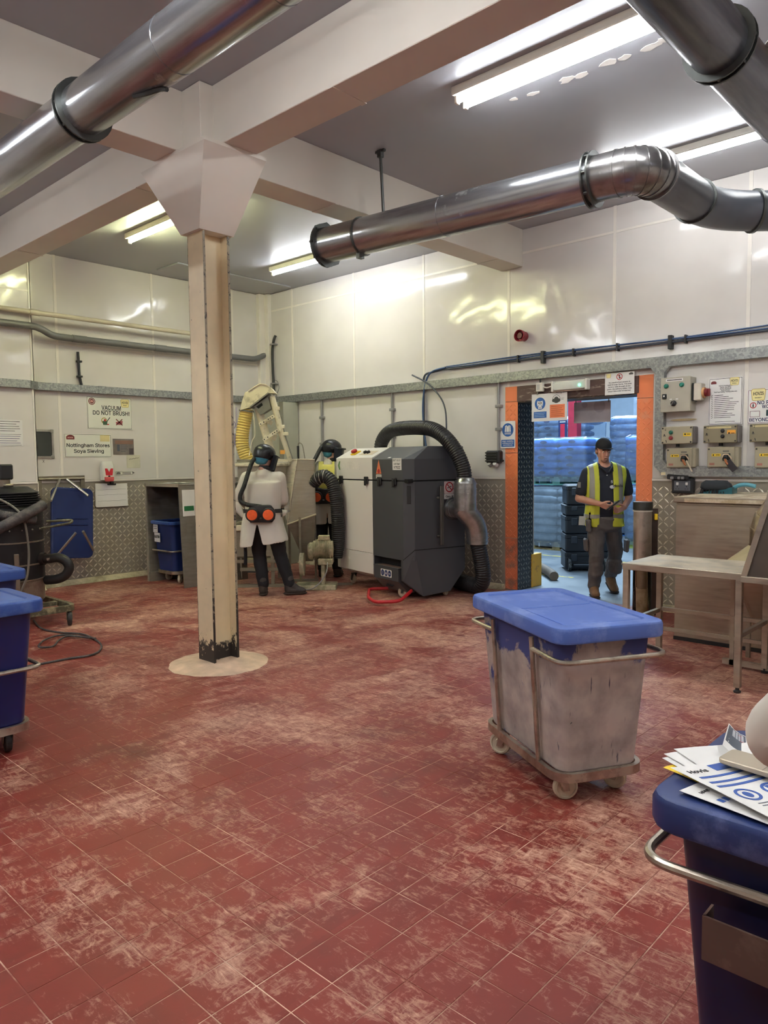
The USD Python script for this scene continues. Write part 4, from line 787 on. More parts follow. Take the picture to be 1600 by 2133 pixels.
# ================================================================== DUST EXTRACTION MACHINE
def prism(pts, h, axis='z'):
    """polygon extruded: axis z -> plan polygon (x, y) up by h=(z0, z1); axis x -> (y, z) polygon from x0 to x1; axis y -> (x, z) polygon"""
    m = extr(Polygon(pts), h[1]-h[0], h[0]); v = m.vertices.copy()
    if axis == 'x': m.vertices = np.stack([v[:, 2], v[:, 0], v[:, 1]], 1)
    if axis == 'y': m.vertices = np.stack([v[:, 0], h[0]+h[1]-v[:, 2], v[:, 1]], 1)
    return m
M_MW = paint('machine_white', s2l(232, 228, 224), .42, var=.02, scale=3.); M_MG = paint('machine_grey', s2l(74, 76, 80), .42, var=.05, scale=2.)
M_BLACKG = paint('gap_black', (.006, .006, .006), .8, var=0.)
t = thing('dust_extractor', 'large white and dark grey dust extraction machine with a black hose over its top', 'machine', (-5.349, 6.043, 0), -13.0)
XL, XD, YB = -1.43, -.61, .80
obj('white_lower_panel', prism([(0, .22), (0, .46), (YB, .46), (YB, .12), (.3, .10)], (XL, XD-.003), 'x'), M_MW, t, smooth=False)
obj('white_door', bx(XL, XD-.003, 0, YB, .464, 1.312, .004), M_MW, t, smooth=False)
obj('white_top', prism([(0, 1.328), (0, 1.58), (.25, 1.70), (YB, 1.70), (YB, 1.328)], (XL, XD-.003), 'x'), M_MW, t, smooth=False)
C = .09
def plan(z0, z1, zt=None): return [(x, y, z) for z in (z0, z1) for x, y in ((XD, 0), (0, 0), (C, C), (C, YB), (XD, YB))]
obj('grey_door', hullp([(x, y, z) for x, y, z in plan(.445, 1.312)]), M_MG, t, smooth=False)
obj('grey_top', hullp(plan(1.328, 1.56)+[(x, y, 1.70) for x, y in ((XD, .25), (-.10, .25), (C-.03, .30), (C-.03, YB), (XD, YB))]), M_MG, t, smooth=False)
obj('latch_gap', bx(XL+.006, C-.012, .012, YB-.006, 1.30, 1.34), M_BLACKG, t, smooth=False)
obj('side_skirt', hullp([(-.006, -.001, .44), (C+.003, C-.003, .556), (C+.003, YB, .55), (C+.003, YB, .30), (C+.003, YB-.22, .06), (C+.003, .20, .04), (-.006, -.001, .215), (-.05, .0, .44), (0.02, .2, .05), (.0, YB, .5), (0, YB-.2, .07), (-.05, 0, .215)]), M_MG, t, smooth=False)
obj('skirt_seam', tube([(-.008, -.003, .447), (C+.002, C-.005, .562), (C+.004, YB-.01, .557)], .004, 6), M_BLACKG, t)
obj('recess', bx(XD+.01, -.03, .10, YB-.05, .15, .46), M_BLACKG, t, smooth=False)
obj('recess_cheek', bx(XD-.004, XD+.012, .01, YB-.1, .2, .46), M_MG, t, smooth=False)
dr = obj('drawer', hullp([(x, y, z) for x in (-.565, -.075) for y, z in ((-.02, .345), (-.02, .20), (.20, .345), (.20, .06), (.12, .06))]), M_MG, t, smooth=False)
obj('drawer_rim', cat([bx(-.57, -.07, -.024, .0, .338, .350), bx(-.57, -.55, -.02, .2, .338, .35), bx(-.09, -.07, -.02, .2, .338, .35)]), M_MG, dr, smooth=False)
obj('drawer_dust', bx(-.55, -.09, .01, .19, .33, .348), paint('brown_dust', s2l(118, 92, 82), .9), dr, smooth=False)
obj('drawer_grip', mv(rot(bx(-.40, -.26, -.012, .0, -.03, .03, .006), -40, (1, 0, 0)), 0, .055, .13), M_BLK, dr, smooth=False)
def decal(name, x, z, poly, m, k=1, y=0.): return obj(name, mv(stand(extr(poly, .0012)), x, y-.0006*k, z), m, t, smooth=False)
def dword(s, h, x, z, m, bold=True, width=None, k=1, tilt=0):
    q = text(s, h, bold, .0012, width); q = rot(q, tilt, (0, 0, 1)) if tilt else q
    return obj('lettering', mv(stand(q), x, -.0006*k, z), m, t, smooth=False)
M_LGREY = paint('print_pale_grey', s2l(150, 146, 144), .5); M_LGRN = paint('print_leaf_green', s2l(112, 150, 96), .5)
decal('leaf_logo', -1.362, 1.49, Polygon([(.03, .055), (.0, .05), (-.03, .0), (0, -.05), (.03, -.055), (.012, 0)]), M_LGRN)
M_LWHITE = paint('print_white_grey', s2l(236, 232, 226), .5)
dword('RVT', .082, -1.245, 1.452, M_LWHITE, True, .16, 1); dword('GROUP', .082, -1.02, 1.452, M_LWHITE, False, .27, 1)
dword('RVT', .076, -1.243, 1.449, M_LGREY, True, .15, 2) if False else None
for x in (-1.162, -.883): decal('logo_shade', x, 1.446, rrect(.004, .004, 0), M_LGREY)
dword('DUSTOMAT', .075, -1.335, .953, M_INK, True, .57, 1, 90)
for x, z in ((-1.305, 1.32), (-.73, 1.316), (-.45, 1.314), (-.155, 1.312)): obj('latch', cat([mv(bx(-.04, .04, -.022, -.001, -.045, .045, .008), x, 0, z), mv(bx(-.018, .018, -.034, -.02, -.06, .02, .005), x, 0, z)]), M_BLK, t, smooth=False)
obj('main_switch', cat([mv(rot(bx(-.05, .05, -.05, .05, 0, .012), 25.6, (1, 0, 0)), -1.15, .115, 1.637)]), M_YEL, t, smooth=False)
obj('switch_knob', mv(rot(bx(-.05, .012, -.032, .032, .012, .05, .01), 25.6, (1, 0, 0)), -1.15, .115, 1.637), M_RED, t, smooth=False)
for x in (-.93, -.86): obj('push_button', mv(rot(lathe([(0, 0), (.024, 0), (.024, .02), (.018, .03), (0, .03)], 14), 25.6, (1, 0, 0)), x, .115, 1.637), M_BLK, t, smooth=40)
obj('button_plate', mv(rot(bx(-.09, .20, -.05, .06, 0, .002), 25.6, (1, 0, 0)), -.92, .115, 1.636), paint('plate_tan', s2l(206, 192, 168), .5), t, smooth=False)
decal('warning_triangle', -.475, 1.445, Polygon([(-.055, -.05), (.055, -.05), (0, .11)]), M_PORG, 1); decal('warning_symbol', -.475, 1.425, Point(0, 0).buffer(.025, 8), M_RED, 2); decal('warning_text', -.475, 1.375, sbox(-.055, -.03, .055, .012), M_PAPER)
for z in (1.372, 1.358): decal('print_line', -.475, z, sbox(-.045, -.003, .045, .003), M_SGREY, 2)
decal('asset_sticker', -.11, 1.505, sbox(-.085, -.065, .085, .065), M_PAPER); dword('RVT', .024, -.155, 1.535, M_INK, True, .06, 2); dword('GROUP', .024, -.08, 1.535, M_SGREY, False, .075, 2); dword('DUSTOMAT', .02, -.11, 1.497, M_INK, True, .12, 2); dword('97533', .03, -.11, 1.452, M_INK, True, .12, 2)
obj('tiny_tag', mv(rot(bx(-.025, .025, -.012, .012, 0, .002), 25.6, (1, 0, 0)), -.30, .03, 1.578), M_PAPER, t, smooth=False)
st = [decal('symbol_sticker', -.315, .272, rrect(.22, .085, .012), M_PAPER, 36)]
for i in range(3): decal('symbol', -.385+.07*i, .272, affinity.scale(Point(0, 0).buffer(.031, 12), .95, 1.15), paint('symbol_navy', s2l(40, 56, 110), .5), 37); decal('symbol_mark', -.385+.07*i, .272, (Polygon([(-.008, .02), (.008, .0), (-.004, -.02), (.002, 0)]), sbox(-.012, -.014, .012, .012).difference(sbox(-.004, 0, .004, .012)), sbox(-.016, -.006, .016, .002))[i], M_PAPER, 38)
obj('recess_handle', mv(rot(bx(-.022, .022, -.006, .004, 1.07, 1.27, .008), 45, (0, 0, 1)), C/2, C/2, 0), M_BLK, t, smooth=False)
hb = obj('bar_handle', cat([bx(C+.055, C+.085, .385, .43, .60, 1.26, .005)]), steel('bar_handle', s2l(128, 126, 120), .35, (8, 8, 2)), t, smooth=False)
for z in (.70, 1.13): obj('handle_stud', cyl((C, .405, z), (C+.06, .405, z), .012, 10), M_ALU, hb)
def side(name, y, z, poly, m, k=1):
    q = extr(poly, .0012); v = q.vertices; q.vertices = np.stack([C+.0006*k+v[:, 2], y+v[:, 0], z+v[:, 1]], 1); return obj(name, q, m, t, smooth=False)
side('no_smoking_sticker', .575, 1.235, rrect(.15, .14, .01), paint('sticker_pink', s2l(226, 206, 202), .5)); side('prohibition_ring', .575, 1.24, Point(0, 0).buffer(.058, 16).difference(Point(0, 0).buffer(.045, 16)).union(affinity.rotate(sbox(-.05, -.006, .05, .006), -45)), M_RED, 2); side('cigarette', .575, 1.24, affinity.rotate(sbox(-.03, -.005, .03, .005), 20), M_SGREY, 2)
side('caption', .575, 1.135, sbox(-.075, -.028, .075, .028), M_PAPER); q = text('Class-M', .022, True, .0012, .11); v = q.vertices.copy(); q.vertices = np.stack([C+.0018+v[:, 2], .575+v[:, 0], 1.125+v[:, 1]], 1); obj('lettering', q, M_INK, t, smooth=False)
for x, y, a in ((-.15, .12, 20), (.0, .60, 120), (-1.30, .16, 0), (-1.3, .66, 60)): castor(t, x, y, .14, a, .06, M_WHEEL, M_FLANGE)
obj('pedal_loop', tube(fillet([(-.48, .12, .06), (-.62, -.06, .05), (-.20, -.34, .042), (.06, -.42, .042), (.20, -.20, .046), (.0, .10, .10)], .09, 6), .019, 12), paint('loop_red', s2l(188, 36, 44), .35), t)
# galvanised Y piece and hoses on the right side
M_GTUBE = steel('galvanised_tube', s2l(176, 178, 178), .26, (5, 5, 5), .15); M_CORR = paint('corrugated_black', s2l(36, 36, 38), .38, var=.1)
XH = .30
yp = thing('duct_fitting', 'galvanised Y shaped duct fitting on the right side of the dust machine', 'duct fitting', (-5.349, 6.043, 0), -13.0)
obj('wall_spigot', cyl((C+.004, .61, 1.0), (XH, .63, 1.0), .105, 28), M_GTUBE, yp); obj('spigot_flange', cat([ring((C+.02, .61, 1.0), (1, 0, 0), .104, .012, .022), ring((C+.065, .61, 1.0), (1, 0, 0), .104, .012, .01)]), M_GTUBE, yp)
obj('upper_collar', tube([(XH-.01, .63, 1.33), (XH-.005, .63, 1.30), (XH, .63, 1.285), (XH, .63, 1.16), (XH, .635, .99)], 1., 28, radii=[.105, .118, .125, .125, .128]), M_GTUBE, yp, smooth=40)
obj('ring', cat([ring((XH, .63, z), (0, 0, 1), .124, .010, .008) for z in (1.28, 1.225, 1.18)]), M_GTUBE, yp)
obj('lower_elbow', tube(spline([(XH-.03, .61, 1.02), (XH, .66, .95), (XH+.005, .74, .86), (XH+.01, .785, .76), (XH+.01, .80, .66)], 6), .122, 28), M_GTUBE, yp, smooth=50)
obj('ring', cat([ring((XH+.01, .80, z), (0, 0, 1), .118, .010, .010) for z in (.72, .675, .63)]), M_GTUBE, yp)
obj('lower_collar', cyl((XH+.01, .80, .73), (XH+.01, .80, .60), .120, 28), M_GTUBE, yp)
t2 = thing('flexible_hose', 'black corrugated hose arching over the top of the dust machine', 'hose', (-5.349, 6.043, 0), -13.0)
obj('corrugated_hose', corr(spline([(-1.18, .50, 1.69), (-1.15, .50, 1.78), (-1.02, .50, 1.88), (-.80, .50, 1.925), (-.40, .50, 1.925), (-.10, .50, 1.89), (.10, .53, 1.78), (.22, .58, 1.62), (.28, .62, 1.45), (XH-.01, .63, 1.32)], 10), .086, .026, .008, 22), M_CORR, t2, smooth=60)
obj('hose_clip', ring((XH-.01, .63, 1.335), (0, .1, 1), .086, .016, .008), M_GTUBE, t2)
t2 = thing('flexible_hose', 'black corrugated hose dropping from the galvanised fitting to the floor', 'hose', (-5.349, 6.043, 0), -13.0)
obj('corrugated_hose', corr(spline([(XH+.01, .80, .62), (XH+.025, .82, .50), (XH+.03, .85, .34), (XH+.02, .87, .20), (XH-.05, .88, .115), (.10, .90, .10), (-.25, .95, .10)], 10), .092, .026, .008, 22), M_CORR, t2, smooth=60)
t2 = thing('flexible_hose', 'black corrugated hose between the tipping hopper and the dust machine', 'hose', (-6.66, 6.19, 0), 43)
obj('corrugated_hose', corr(spline([(-.23, .12, 1.27), (-.16, .08, 1.34), (-.08, .04, 1.36), (.01, .0, 1.29), (.06, -.02, 1.10), (.078, -.02, .85), (.078, .0, .58), (.05, .02, .36)], 10), .084, .026, .008, 22), M_CORR, t2, smooth=60)
obj('pale_marks', cat([ring((-.165+.05*i, .085-.025*i, 1.335+.013*i), (1, -.4, .35-.2*i), .085, .010, .002) for i in range(3)]), M_COND, t2)
# ================================================================== SIEVING LINE
M_SS = steel('stainless_hopper', s2l(178, 174, 164), .42, (4, 4, 30), .2, s2l(168, 156, 136), .35, .7, 3.); M_SSD = steel('stainless_dull', s2l(150, 146, 134), .45, (4, 4, 20), .2, s2l(146, 132, 110), .35, .7, 3.)
M_STREAK = steel('floury_sheet', s2l(190, 182, 166), .42, (5, 5, 24), .35, s2l(214, 202, 180), .35, .6, 5.)
t = thing('tipping_hopper', 'stainless tipping hopper on legs between the two masked workers', 'hopper', (-6.92, 6.02, 0), 47)
def slab(quad, y, th=.006):   # (x, z) quad as a plate
    return hullp([(x, yy, z) for x, z in quad for yy in (y, y+th)])
near = [(-.108, 1.572), (.100, 1.566), (.108, .89), (-.245, .77)]
obj('near_panel', slab(near, 0), M_SS, t, smooth=False); obj('panel_seam', slab([(-.135, 1.43), (.101, 1.43), (.101, 1.436), (-.135, 1.436)], -.002, .003), M_SSD, t, smooth=False)
obj('near_edge_roll', cat([tube([(-.108, 0, 1.572), (-.245, 0, .77)], .008, 8), tube([(-.25, -.002, .768), (.112, -.002, .890)], .012, 8), tube([(-.108, 0, 1.572), (.100, 0, 1.566)], .007, 8)]), M_STREAK, t)
obj('back_sheet', hullp([(-.44, .36, 1.572), (.098, .36, 1.566), (-.44, .366, 1.572), (.098, .366, 1.566), (-.26, .10, .80), (.10, .10, .90), (-.26, .106, .80), (.10, .106, .90)]), M_STREAK, t, smooth=False)
obj('back_edge_roll', tube([(-.44, .363, 1.572), (.098, .363, 1.566)], .009, 8), M_STREAK, t)
obj('end_panel', bx(.094, .100, 0, .36, .90, 1.562), M_SS, t, smooth=False)
obj('cone', hullp([(x, y, z) for x, y, z in ((-.235, .006, .76), (.104, .006, .875), (.104, .34, .875), (-.235, .34, .76), (-.05, .12, .29), (.06, .12, .29), (.06, .24, .29), (-.05, .24, .29))]), M_SSD, t, smooth=False)
for x, y in ((-.09, -.012), (-.24, .3), (.09, .34)): obj('leg', bx(x-.014, x+.014, y-.014, y+.014, 0, .86), M_SSD, t, smooth=False)
obj('floor_rail', cat([bx(-.26, .55, -.03, .0, .0, .03), bx(-.26, .12, .33, .36, .0, .03)]), M_SSD, t, smooth=False)
obj('hand_lever', cyl((-.105, .20, 1.50), (-.105, .20, 1.74), .015, 8), M_BLK, t); obj('wire_loop', tube(spline([(-.105, .20, 1.74), (-.095, .2, 1.775), (-.05, .2, 1.75), (-.02, .19, 1.58)]), .006, 6), M_SSD, t)
M_CRM = worn('conveyor_cream', s2l(230, 222, 196), s2l(150, 140, 116), .55, .78, scale=7., rough=.5, rough2=.7); M_CRMB = paint('conveyor_grey', s2l(128, 126, 118), .5)
t = thing('screw_conveyor', 'cream screw conveyor with a hooded head above the sieve', 'conveyor', (-7.515, 5.824, 0), 43)
K = .00604
def pz(x, y): return ((x-545)*K, 1.55-(y-962)*K)
head = [pz(*p) for p in ((513, 819), (520, 817), (532, 809), (544, 802.5), (556, 804), (566, 811), (575, 822), (561.5, 821.5), (544, 833), (523, 850), (502, 856), (505, 842), (509, 830))]
obj('hood', prism(head, (-.10, .10), 'y'), M_CRM, t, smooth=False)
obj('hood_band', tube([(x, 0, z) for x, z in head[1:7]], 1., sect=[(-.006, -.115), (.006, -.115), (.006, .115), (-.006, .115)], up=(0, 0, 1)), M_CRM, t, smooth=25)
obj('hood_flange', tube([(x, 0, z) for x, z in (head[7], head[9])], 1., sect=[(-.008, -.125), (.008, -.125), (.008, .125), (-.008, .125)], up=(0, 0, 1)), M_CRMB, t, smooth=False)
obj('inspection_box', prism([pz(*p) for p in ((530, 848), (560, 828), (565, 853), (543, 866))], (-.09, .07), 'y'), M_CRMB, t, smooth=False)
obj('box_opening', prism([pz(*p) for p in ((535, 849), (547, 841), (549, 846), (540, 853))], (-.094, -.085), 'y'), M_BLACKG, t, smooth=False)
obj('support_tube', cyl((*[pz(536, 850)[0]], .02, pz(536, 850)[1]), (pz(562, 945)[0], .02, pz(562, 945)[1]), .05, 16), M_CRM, t)
obj('screw_tube', tube([(pz(566, 827)[0], -.02, pz(566, 827)[1]), (pz(584, 900)[0], -.02, pz(584, 900)[1])], .04, 16), M_CRM, t)
obj('screw_tube', tube([(pz(583, 898)[0], -.02, pz(583, 898)[1]), (pz(601, 962)[0], .05, pz(601, 962)[1])], .036, 16, radii=[.04, .026]), M_CRM, t)
for a, b in (((541, 886), (571, 868)), ((548, 918), (580, 897))):
    (x0, z0), (x1, z1) = pz(*a), pz(*b); c = obj('clamp_plate', tube([(x0, -.075, z0), (x1, -.075, z1)], 1., sect=[(-.02, -.012), (.02, -.012), (.02, .012), (-.02, .012)], up=(0, 0, 1)), M_CRM, t, smooth=False)
    for q in (.08, .3, .62, .75, .9): obj('bolt', cyl((x0+(x1-x0)*q, -.095, z0+(z1-z0)*q), (x0+(x1-x0)*q, -.07, z0+(z1-z0)*q), .008, 6), M_FLANGE, c)
    obj('clamp_ring', cyl((x0+.10, .0, z0+.01), (x1-.06, .0, z1-.05), .04, 10), M_CRM, c)
obj('tie_rod', cat([cyl((pz(577, 855)[0], -.03, pz(577, 855)[1]), (pz(607, 957)[0], -.03, pz(607, 957)[1]), .008, 8), cyl((pz(560, 940)[0]-.01, 0, pz(560, 940)[1]), (pz(546, 866)[0], 0, pz(546, 866)[1]), .010, 8)]), M_CRMB, t)
for p in ((577, 852), (587, 890), (594, 905)): obj('tube_clip', mv(bx(-.03, .03, -.05, .0, -.022, .022, .005), pz(*p)[0], 0, pz(*p)[1]), M_CRM, t, smooth=False)
obj('orange_tag', mv(bx(-.03, .03, -.06, -.055, -.025, .025), pz(587, 943)[0], 0, pz(587, 943)[1]), paint('tag_orange', s2l(226, 158, 70), .5), t, smooth=False)
t = thing('flexible_hose', 'yellow corrugated hose hanging from the conveyor head into the sieve', 'hose', (-7.515, 5.824, 0), 43)
hp = [(513, 853), (510, 868), (505, 890), (502, 910), (502, 928), (507, 946), (513, 964)]
obj('corrugated_hose', corr(spline([(pz(*p)[0], 0, pz(*p)[1]) for p in hp], 10), .088, .033, .012, 22), paint('hose_yellow', s2l(222, 196, 112), .45, var=.1, scale=12.), t, smooth=60)
obj('hose_clip', ring((pz(512, 857)[0], 0, pz(512, 857)[1]), (.15, 0, 1), .088, .02, .006), M_CRMB, t)
obj('hose_wire', tube(spline([(.0-.10, -.09, 2.17), (-.08, -.1, 1.9), (-.12, -.1, 1.8), (-.16, -.1, 1.62)]), .006, 6), M_CRM, t)
t = thing('sieve', 'stainless drum sieve on a dusty frame behind the masked worker in the white coat', 'sieve', (-7.53, 5.82, 0), 43)
obj('drum', lathe([(0, 1.22), (.30, 1.22), (.31, 1.24), (.31, 1.50), (.33, 1.505), (.34, 1.53), (.33, 1.545), (0, 1.55)], 32), M_SS, t); obj('rim_clamp', mv(lathe([(.335, 1.49), (.345, 1.50), (.345, 1.525), (.335, 1.535)], 32), 0, 0, 0), M_CRM, t)
obj('inlet_collar', mv(lathe([(.09, 1.545), (.12, 1.55), (.12, 1.575), (.095, 1.58)], 22), -.20, 0, 0), M_SSD, t)
obj('spring_frame', cat([bx(-.36, .33, -.30, .30, 1.16, 1.22, .006), bx(-.36, -.31, -.30, -.25, .76, 1.2), bx(.25, .3, -.30, -.25, .76, 1.2)]), M_SSD, t, smooth=False)
obj('table_rim', cat([bx(-.38, .20, -.34, -.30, .70, .77, .006), bx(-.38, .20, .28, .32, .70, .77, .006), bx(-.38, -.34, -.34, .32, .70, .77, .006)]), M_CRM, t, smooth=False)
obj('lower_tank', bx(-.36, .18, -.31, .28, .36, .74, .02), M_SSD, t, smooth=False)
for x in (-.36, .15): 
    for y in (-.30, .27): obj('leg', bx(x-.02, x+.02, y-.02, y+.02, .02, .4), M_SSD, t, smooth=False)
obj('cross_bar', cat([bx(-.40, .25, -.33, -.30, .30, .34), bx(-.25, .3, -.33, -.30, .20, .24), bx(-.42, .3, -.36, -.28, .0, .03)]), M_SSD, t, smooth=False)
obj('cable_tray', cat([bx(-.16, .1, -.36, -.30, .185, .195), tube(spline([(-.05, -.33, .55), (-.04, -.35, .4), (-.05, -.34, .3), (-.03, -.33, .2)]), .014, 8)]), M_BLK, t, smooth=False)
t = thing('electric_motor', 'floury electric motor with cooling fins beside the white machine', 'motor', (-6.66, 5.99, 0), 43)
M_MOT = worn('motor_floury', s2l(150, 148, 118), s2l(206, 194, 164), .4, .62, scale=12., rough=.7, rough2=.85)
mot = rot(lathe([(0, 0), (.10, 0), (.105, .01)]+sum([[(.105, .03+.017*i), (.122, .032+.017*i), (.122, .038+.017*i), (.105, .04+.017*i)] for i in range(11)], [])+[(.10, .24), (0, .25)], 26), 90, (0, 1, 0))
obj('finned_body', mv(mot, -.08, 0, .48), M_MOT, t, smooth=30); obj('fan_cover', mv(rot(lathe([(0, 0), (.02, -.004), (.085, .0), (.105, .02), (.105, .06), (0, .07)], 26), 90, (0, 1, 0)), -.14, 0, .46), M_MOT, t, smooth=40)
obj('grille', cat([mv(rot(ring((0, 0, 0), (0, 0, 1), r, .006, .006), 90, (0, 1, 0)), -.143, 0, .46) for r in (.02, .04, .06, .078)]), M_DUSTST, t)
obj('terminal_box', bx(-.02, .12, -.05, .05, .59, .65, .01), M_MOT, t, smooth=False); obj('base', cat([bx(-.02, .16, -.12, .12, .30, .375, .01), bx(.02, .06, -.1, .1, .06, .3), bx(-.3, .2, -.15, .15, .0, .06, .006)]), M_MOT, t, smooth=False)
obj('belt_guard', mv(rot(lathe([(.10, 0), (.14, .0), (.14, .05), (.10, .05)], 24), 90, (0, 1, 0)), -.24, -.02, .30), M_MOT, t, smooth=40)
obj('floor_cable', tube(spline([(.1, -.1, .35), (.08, -.2, .2), (-.05, -.22, .05), (-.2, -.2, .015), (-.4, -.22, .012)]), .008, 6), M_COND, t)
# ================================================================== STEEL BOOTH WITH A BIN
t = thing('steel_booth', 'open fronted stainless booth behind the column, sheltering a blue bin', 'cabinet', (-8.40, 4.92, 0))
M_SSB = steel('stainless_booth', s2l(150, 146, 138), .42, (3, 3, 20), .2, s2l(132, 122, 108), .4, .7, 3.)
obj('left_panel', bx(-.435, -.418, 0, .95, 0, 1.27), M_SSB, t, smooth=False); obj('right_panel', hullp([(x, y, z) for x, z in ((.36, 1.27), (.375, 1.27), (.43, .0), (.445, .0)) for y in (-.01, .95)]), M_SSB, t, smooth=False)
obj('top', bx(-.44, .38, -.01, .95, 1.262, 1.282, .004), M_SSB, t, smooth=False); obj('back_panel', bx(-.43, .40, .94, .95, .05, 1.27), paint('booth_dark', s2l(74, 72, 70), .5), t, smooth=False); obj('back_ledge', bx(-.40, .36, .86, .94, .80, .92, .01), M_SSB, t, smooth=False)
obj('front_lip', cat([bx(-.435, .37, -.012, .004, 1.245, 1.284), bx(-.437, -.41, -.012, .006, 0, 1.27)]), M_SS, t, smooth=False); obj('foot', bx(-.43, -.36, .0, .25, .0, .12), M_SSB, t, smooth=False)
obj('instruction_label', hullp([(.381+(1.21-z)*.043+k, y, z) for z in (.885, 1.21) for y in (.03, .36) for k in (0.0, .003)]), M_PAPER, t, smooth=False)
obj('green_print', hullp([(.384+(1.21-z)*.043+k, y, z) for z in (.95, 1.01) for y in (.05, .185) for k in (0.0, .002)]), M_GRN, t, smooth=False); obj('red_print', hullp([(.384+(1.21-z)*.043+k, y, z) for z in (.91, 1.01) for y in (.20, .34) for k in (0.0, .002)]), paint('print_rose', s2l(206, 76, 88), .5), t, smooth=False)
for i, (x, y, a) in enumerate(((-.05, .15, 12), (.10, .2, -20), (.25, .12, 8))):
    p = thing('paper_sheet', ('crumpled white paper on the steel booth, leftmost of three', 'crumpled white paper on the steel booth, middle of three', 'crumpled white paper on the steel booth, rightmost of three')[i], 'paper', (-8.40+x, 4.92+y, 1.284+.003*i), a)
    g = np.array([(u*.14-.07, v*.2-.1, .012*meshkit.noise(V(u*3+i*5, v*3, .3))) for u in np.linspace(0, 1, 8) for v in np.linspace(0, 1, 8)]); ff = [(r*8+c, r*8+c+8, r*8+c+9) for r in range(7) for c in range(7)]+[(r*8+c, r*8+c+9, r*8+c+1) for r in range(7) for c in range(7)]
    obj('sheet', trimesh.Trimesh(g, ff, process=False), M_PAPER, p, smooth=True)
t = thing('wheeled_bin', 'open blue wheeled bin with two white labels inside the steel booth', 'bin', (-8.54, 5.38, 0), 90, 'blue wheeled bins')
bin_parts(t, M_BIN, MATS['bin_lid_blue'], lid=False, top=.81, hz=.42, over=.435)
def bl(name, x, z, w, h, m, k=0.): return obj(name, mv(rot(bx(-.0008, .0, -w/2, w/2, -h/2, h/2), 180, (0, 0, 1)), -.4175-(z-.55)*.085-k, -x, z), m, t, smooth=False)
bl('label', -.13, .70, .11, .10, M_PAPER); bl('label', -.11, .585, .14, .12, M_PAPER)
q = rot(rot(text('GLUTEN', .034, True, .001, .12), 90, (1, 0, 0)), -90, (0, 0, 1)); obj('lettering', mv(q, -.4235, .11, .578), M_INK, t, smooth=False)
q = [bl('print_line', -.13, z, .08, .008, M_SGREY, .0012) for z in (.73, .70, .675)]
# pale boxing in the corner under the trunking
t = thing('corner_cupboard', 'pale grey boxed riser in the room corner under the trunking', 'boxing', (-9.0, 7.35, 0))
M_BOXG = paint('boxing_grey', s2l(176, 176, 160), .5, var=.04)
obj('carcass', bx(-.36, .40, -.30, -.005, .0, 2.43, .006), M_BOXG, t, smooth=False); obj('door_panel', bx(-.33, .26, -.306, -.299, .9, 2.40, .003), M_BOXG, t, smooth=False); obj('keyhole', cyl((-.0, -.312, 1.9), (-.0, -.305, 1.9), .012, 8), M_BLK, t); obj('edge_strip', bx(.30, .402, -.304, -.298, .0, 2.43), paint('boxing_dark', s2l(140, 138, 124), .5), t, smooth=False)
b = board('wall_notice', 'violet printed notice on the left wall just right of the column', 'notice', (LW+.001, 6.71, 2.08), 90, .16, .60, .001, paint('violet_paper', s2l(190, 182, 190), .6))
put(b, 'print_ring', Point(-.02, .03).buffer(.07, 14).difference(Point(-.02, .03).buffer(.05, 14)), paint('violet_print', s2l(160, 152, 168), .6)); put(b, 'print_block', sbox(-.07, -.28, .06, -.10), MATS['violet_print'])

# ================================================================== WALL WITH THE DOORWAY: SIGNS, PANELS
WY = BW-.001
M_MBLUE = paint('mandatory_blue', s2l(44, 96, 168), .45)
b = board('wall_sign', 'white and blue hi-vis vest sign on the orange doorpost', 'sign', (-4.855, BW-.016, 1.832), 0, .205, .315, .003, M_PAPER, r=.012)
put(b, 'mandatory_disc', Point(0, .055).buffer(.078, 20), M_MBLUE); put(b, 'vest_symbol', affinity.translate(Polygon([(-.036, .04), (-.014, .048), (0, .03), (.014, .048), (.036, .04), (.042, -.03), (-.042, -.03)]), 0, .062).difference(unary_union([affinity.translate(sbox(-.024, -.03, -.018, .04), 0, .06), affinity.translate(sbox(.018, -.03, .024, .04), 0, .06)])), M_PAPER, 2)
put(b, 'vest_symbol', sbox(-.044, .016, .044, .022), M_PAPER, 2); put(b, 'vest_symbol', sbox(-.044, .003, .044, .009), M_PAPER, 2)
put(b, 'text_panel', rrect(.18, .082, .006, 0, -.10), M_MBLUE); 
for i, (s, w) in enumerate((('High visibility', .155), ('clothing must be', .15), ('worn in this area', .13))): word(b, s, .014, 0, -.083-.022*i, M_PAPER, True, w, 2)
t = thing('isolator_switch', 'black isolator socket on the wall left of the orange doorpost', 'switch', (-5.02, WY, 1.575))
obj('housing', bx(-.10, .095, -.10, 0, -.075, .075, .018), M_BLK, t, smooth=False)
for i in range(4): obj('rib', bx(-.10, .06, -.104, -.098, -.055+.032*i, -.04+.032*i, .002), paint('black_worn', s2l(50, 48, 46), .5, var=.2), t, smooth=False)
for x in (-.05, .03): obj('socket_cap', mv(rot(lathe([(0, -.03), (.028, -.03), (.03, 0), (.024, .02), (0, .02)], 16), 60, (1, 0, 0)), x, -.075, -.085), M_COND if x < 0 else M_PAPER, t, smooth=40)
obj('lever', mv(rot(bx(-.01, .05, -.03, .0, -.012, .012, .005), 25, (0, 1, 0)), .09, -.05, -.03), M_BLK, t, smooth=False)
t = thing('emergency_light', 'white emergency light with a glowing green dot above the doorway', 'emergency light', (-4.015, BW-.036, 2.333))
obj('base', bx(-.205, .205, -.03, 0, -.055, .055, .006), M_BATTEN, t, smooth=False); obj('diffuser', loft([(.40, .085, .02, 0), (.39, .08, .03, .055), (.37, .06, .03, .06)]), paint('diffuser_milky', s2l(212, 214, 206), .25, var=.04), t, smooth=30)
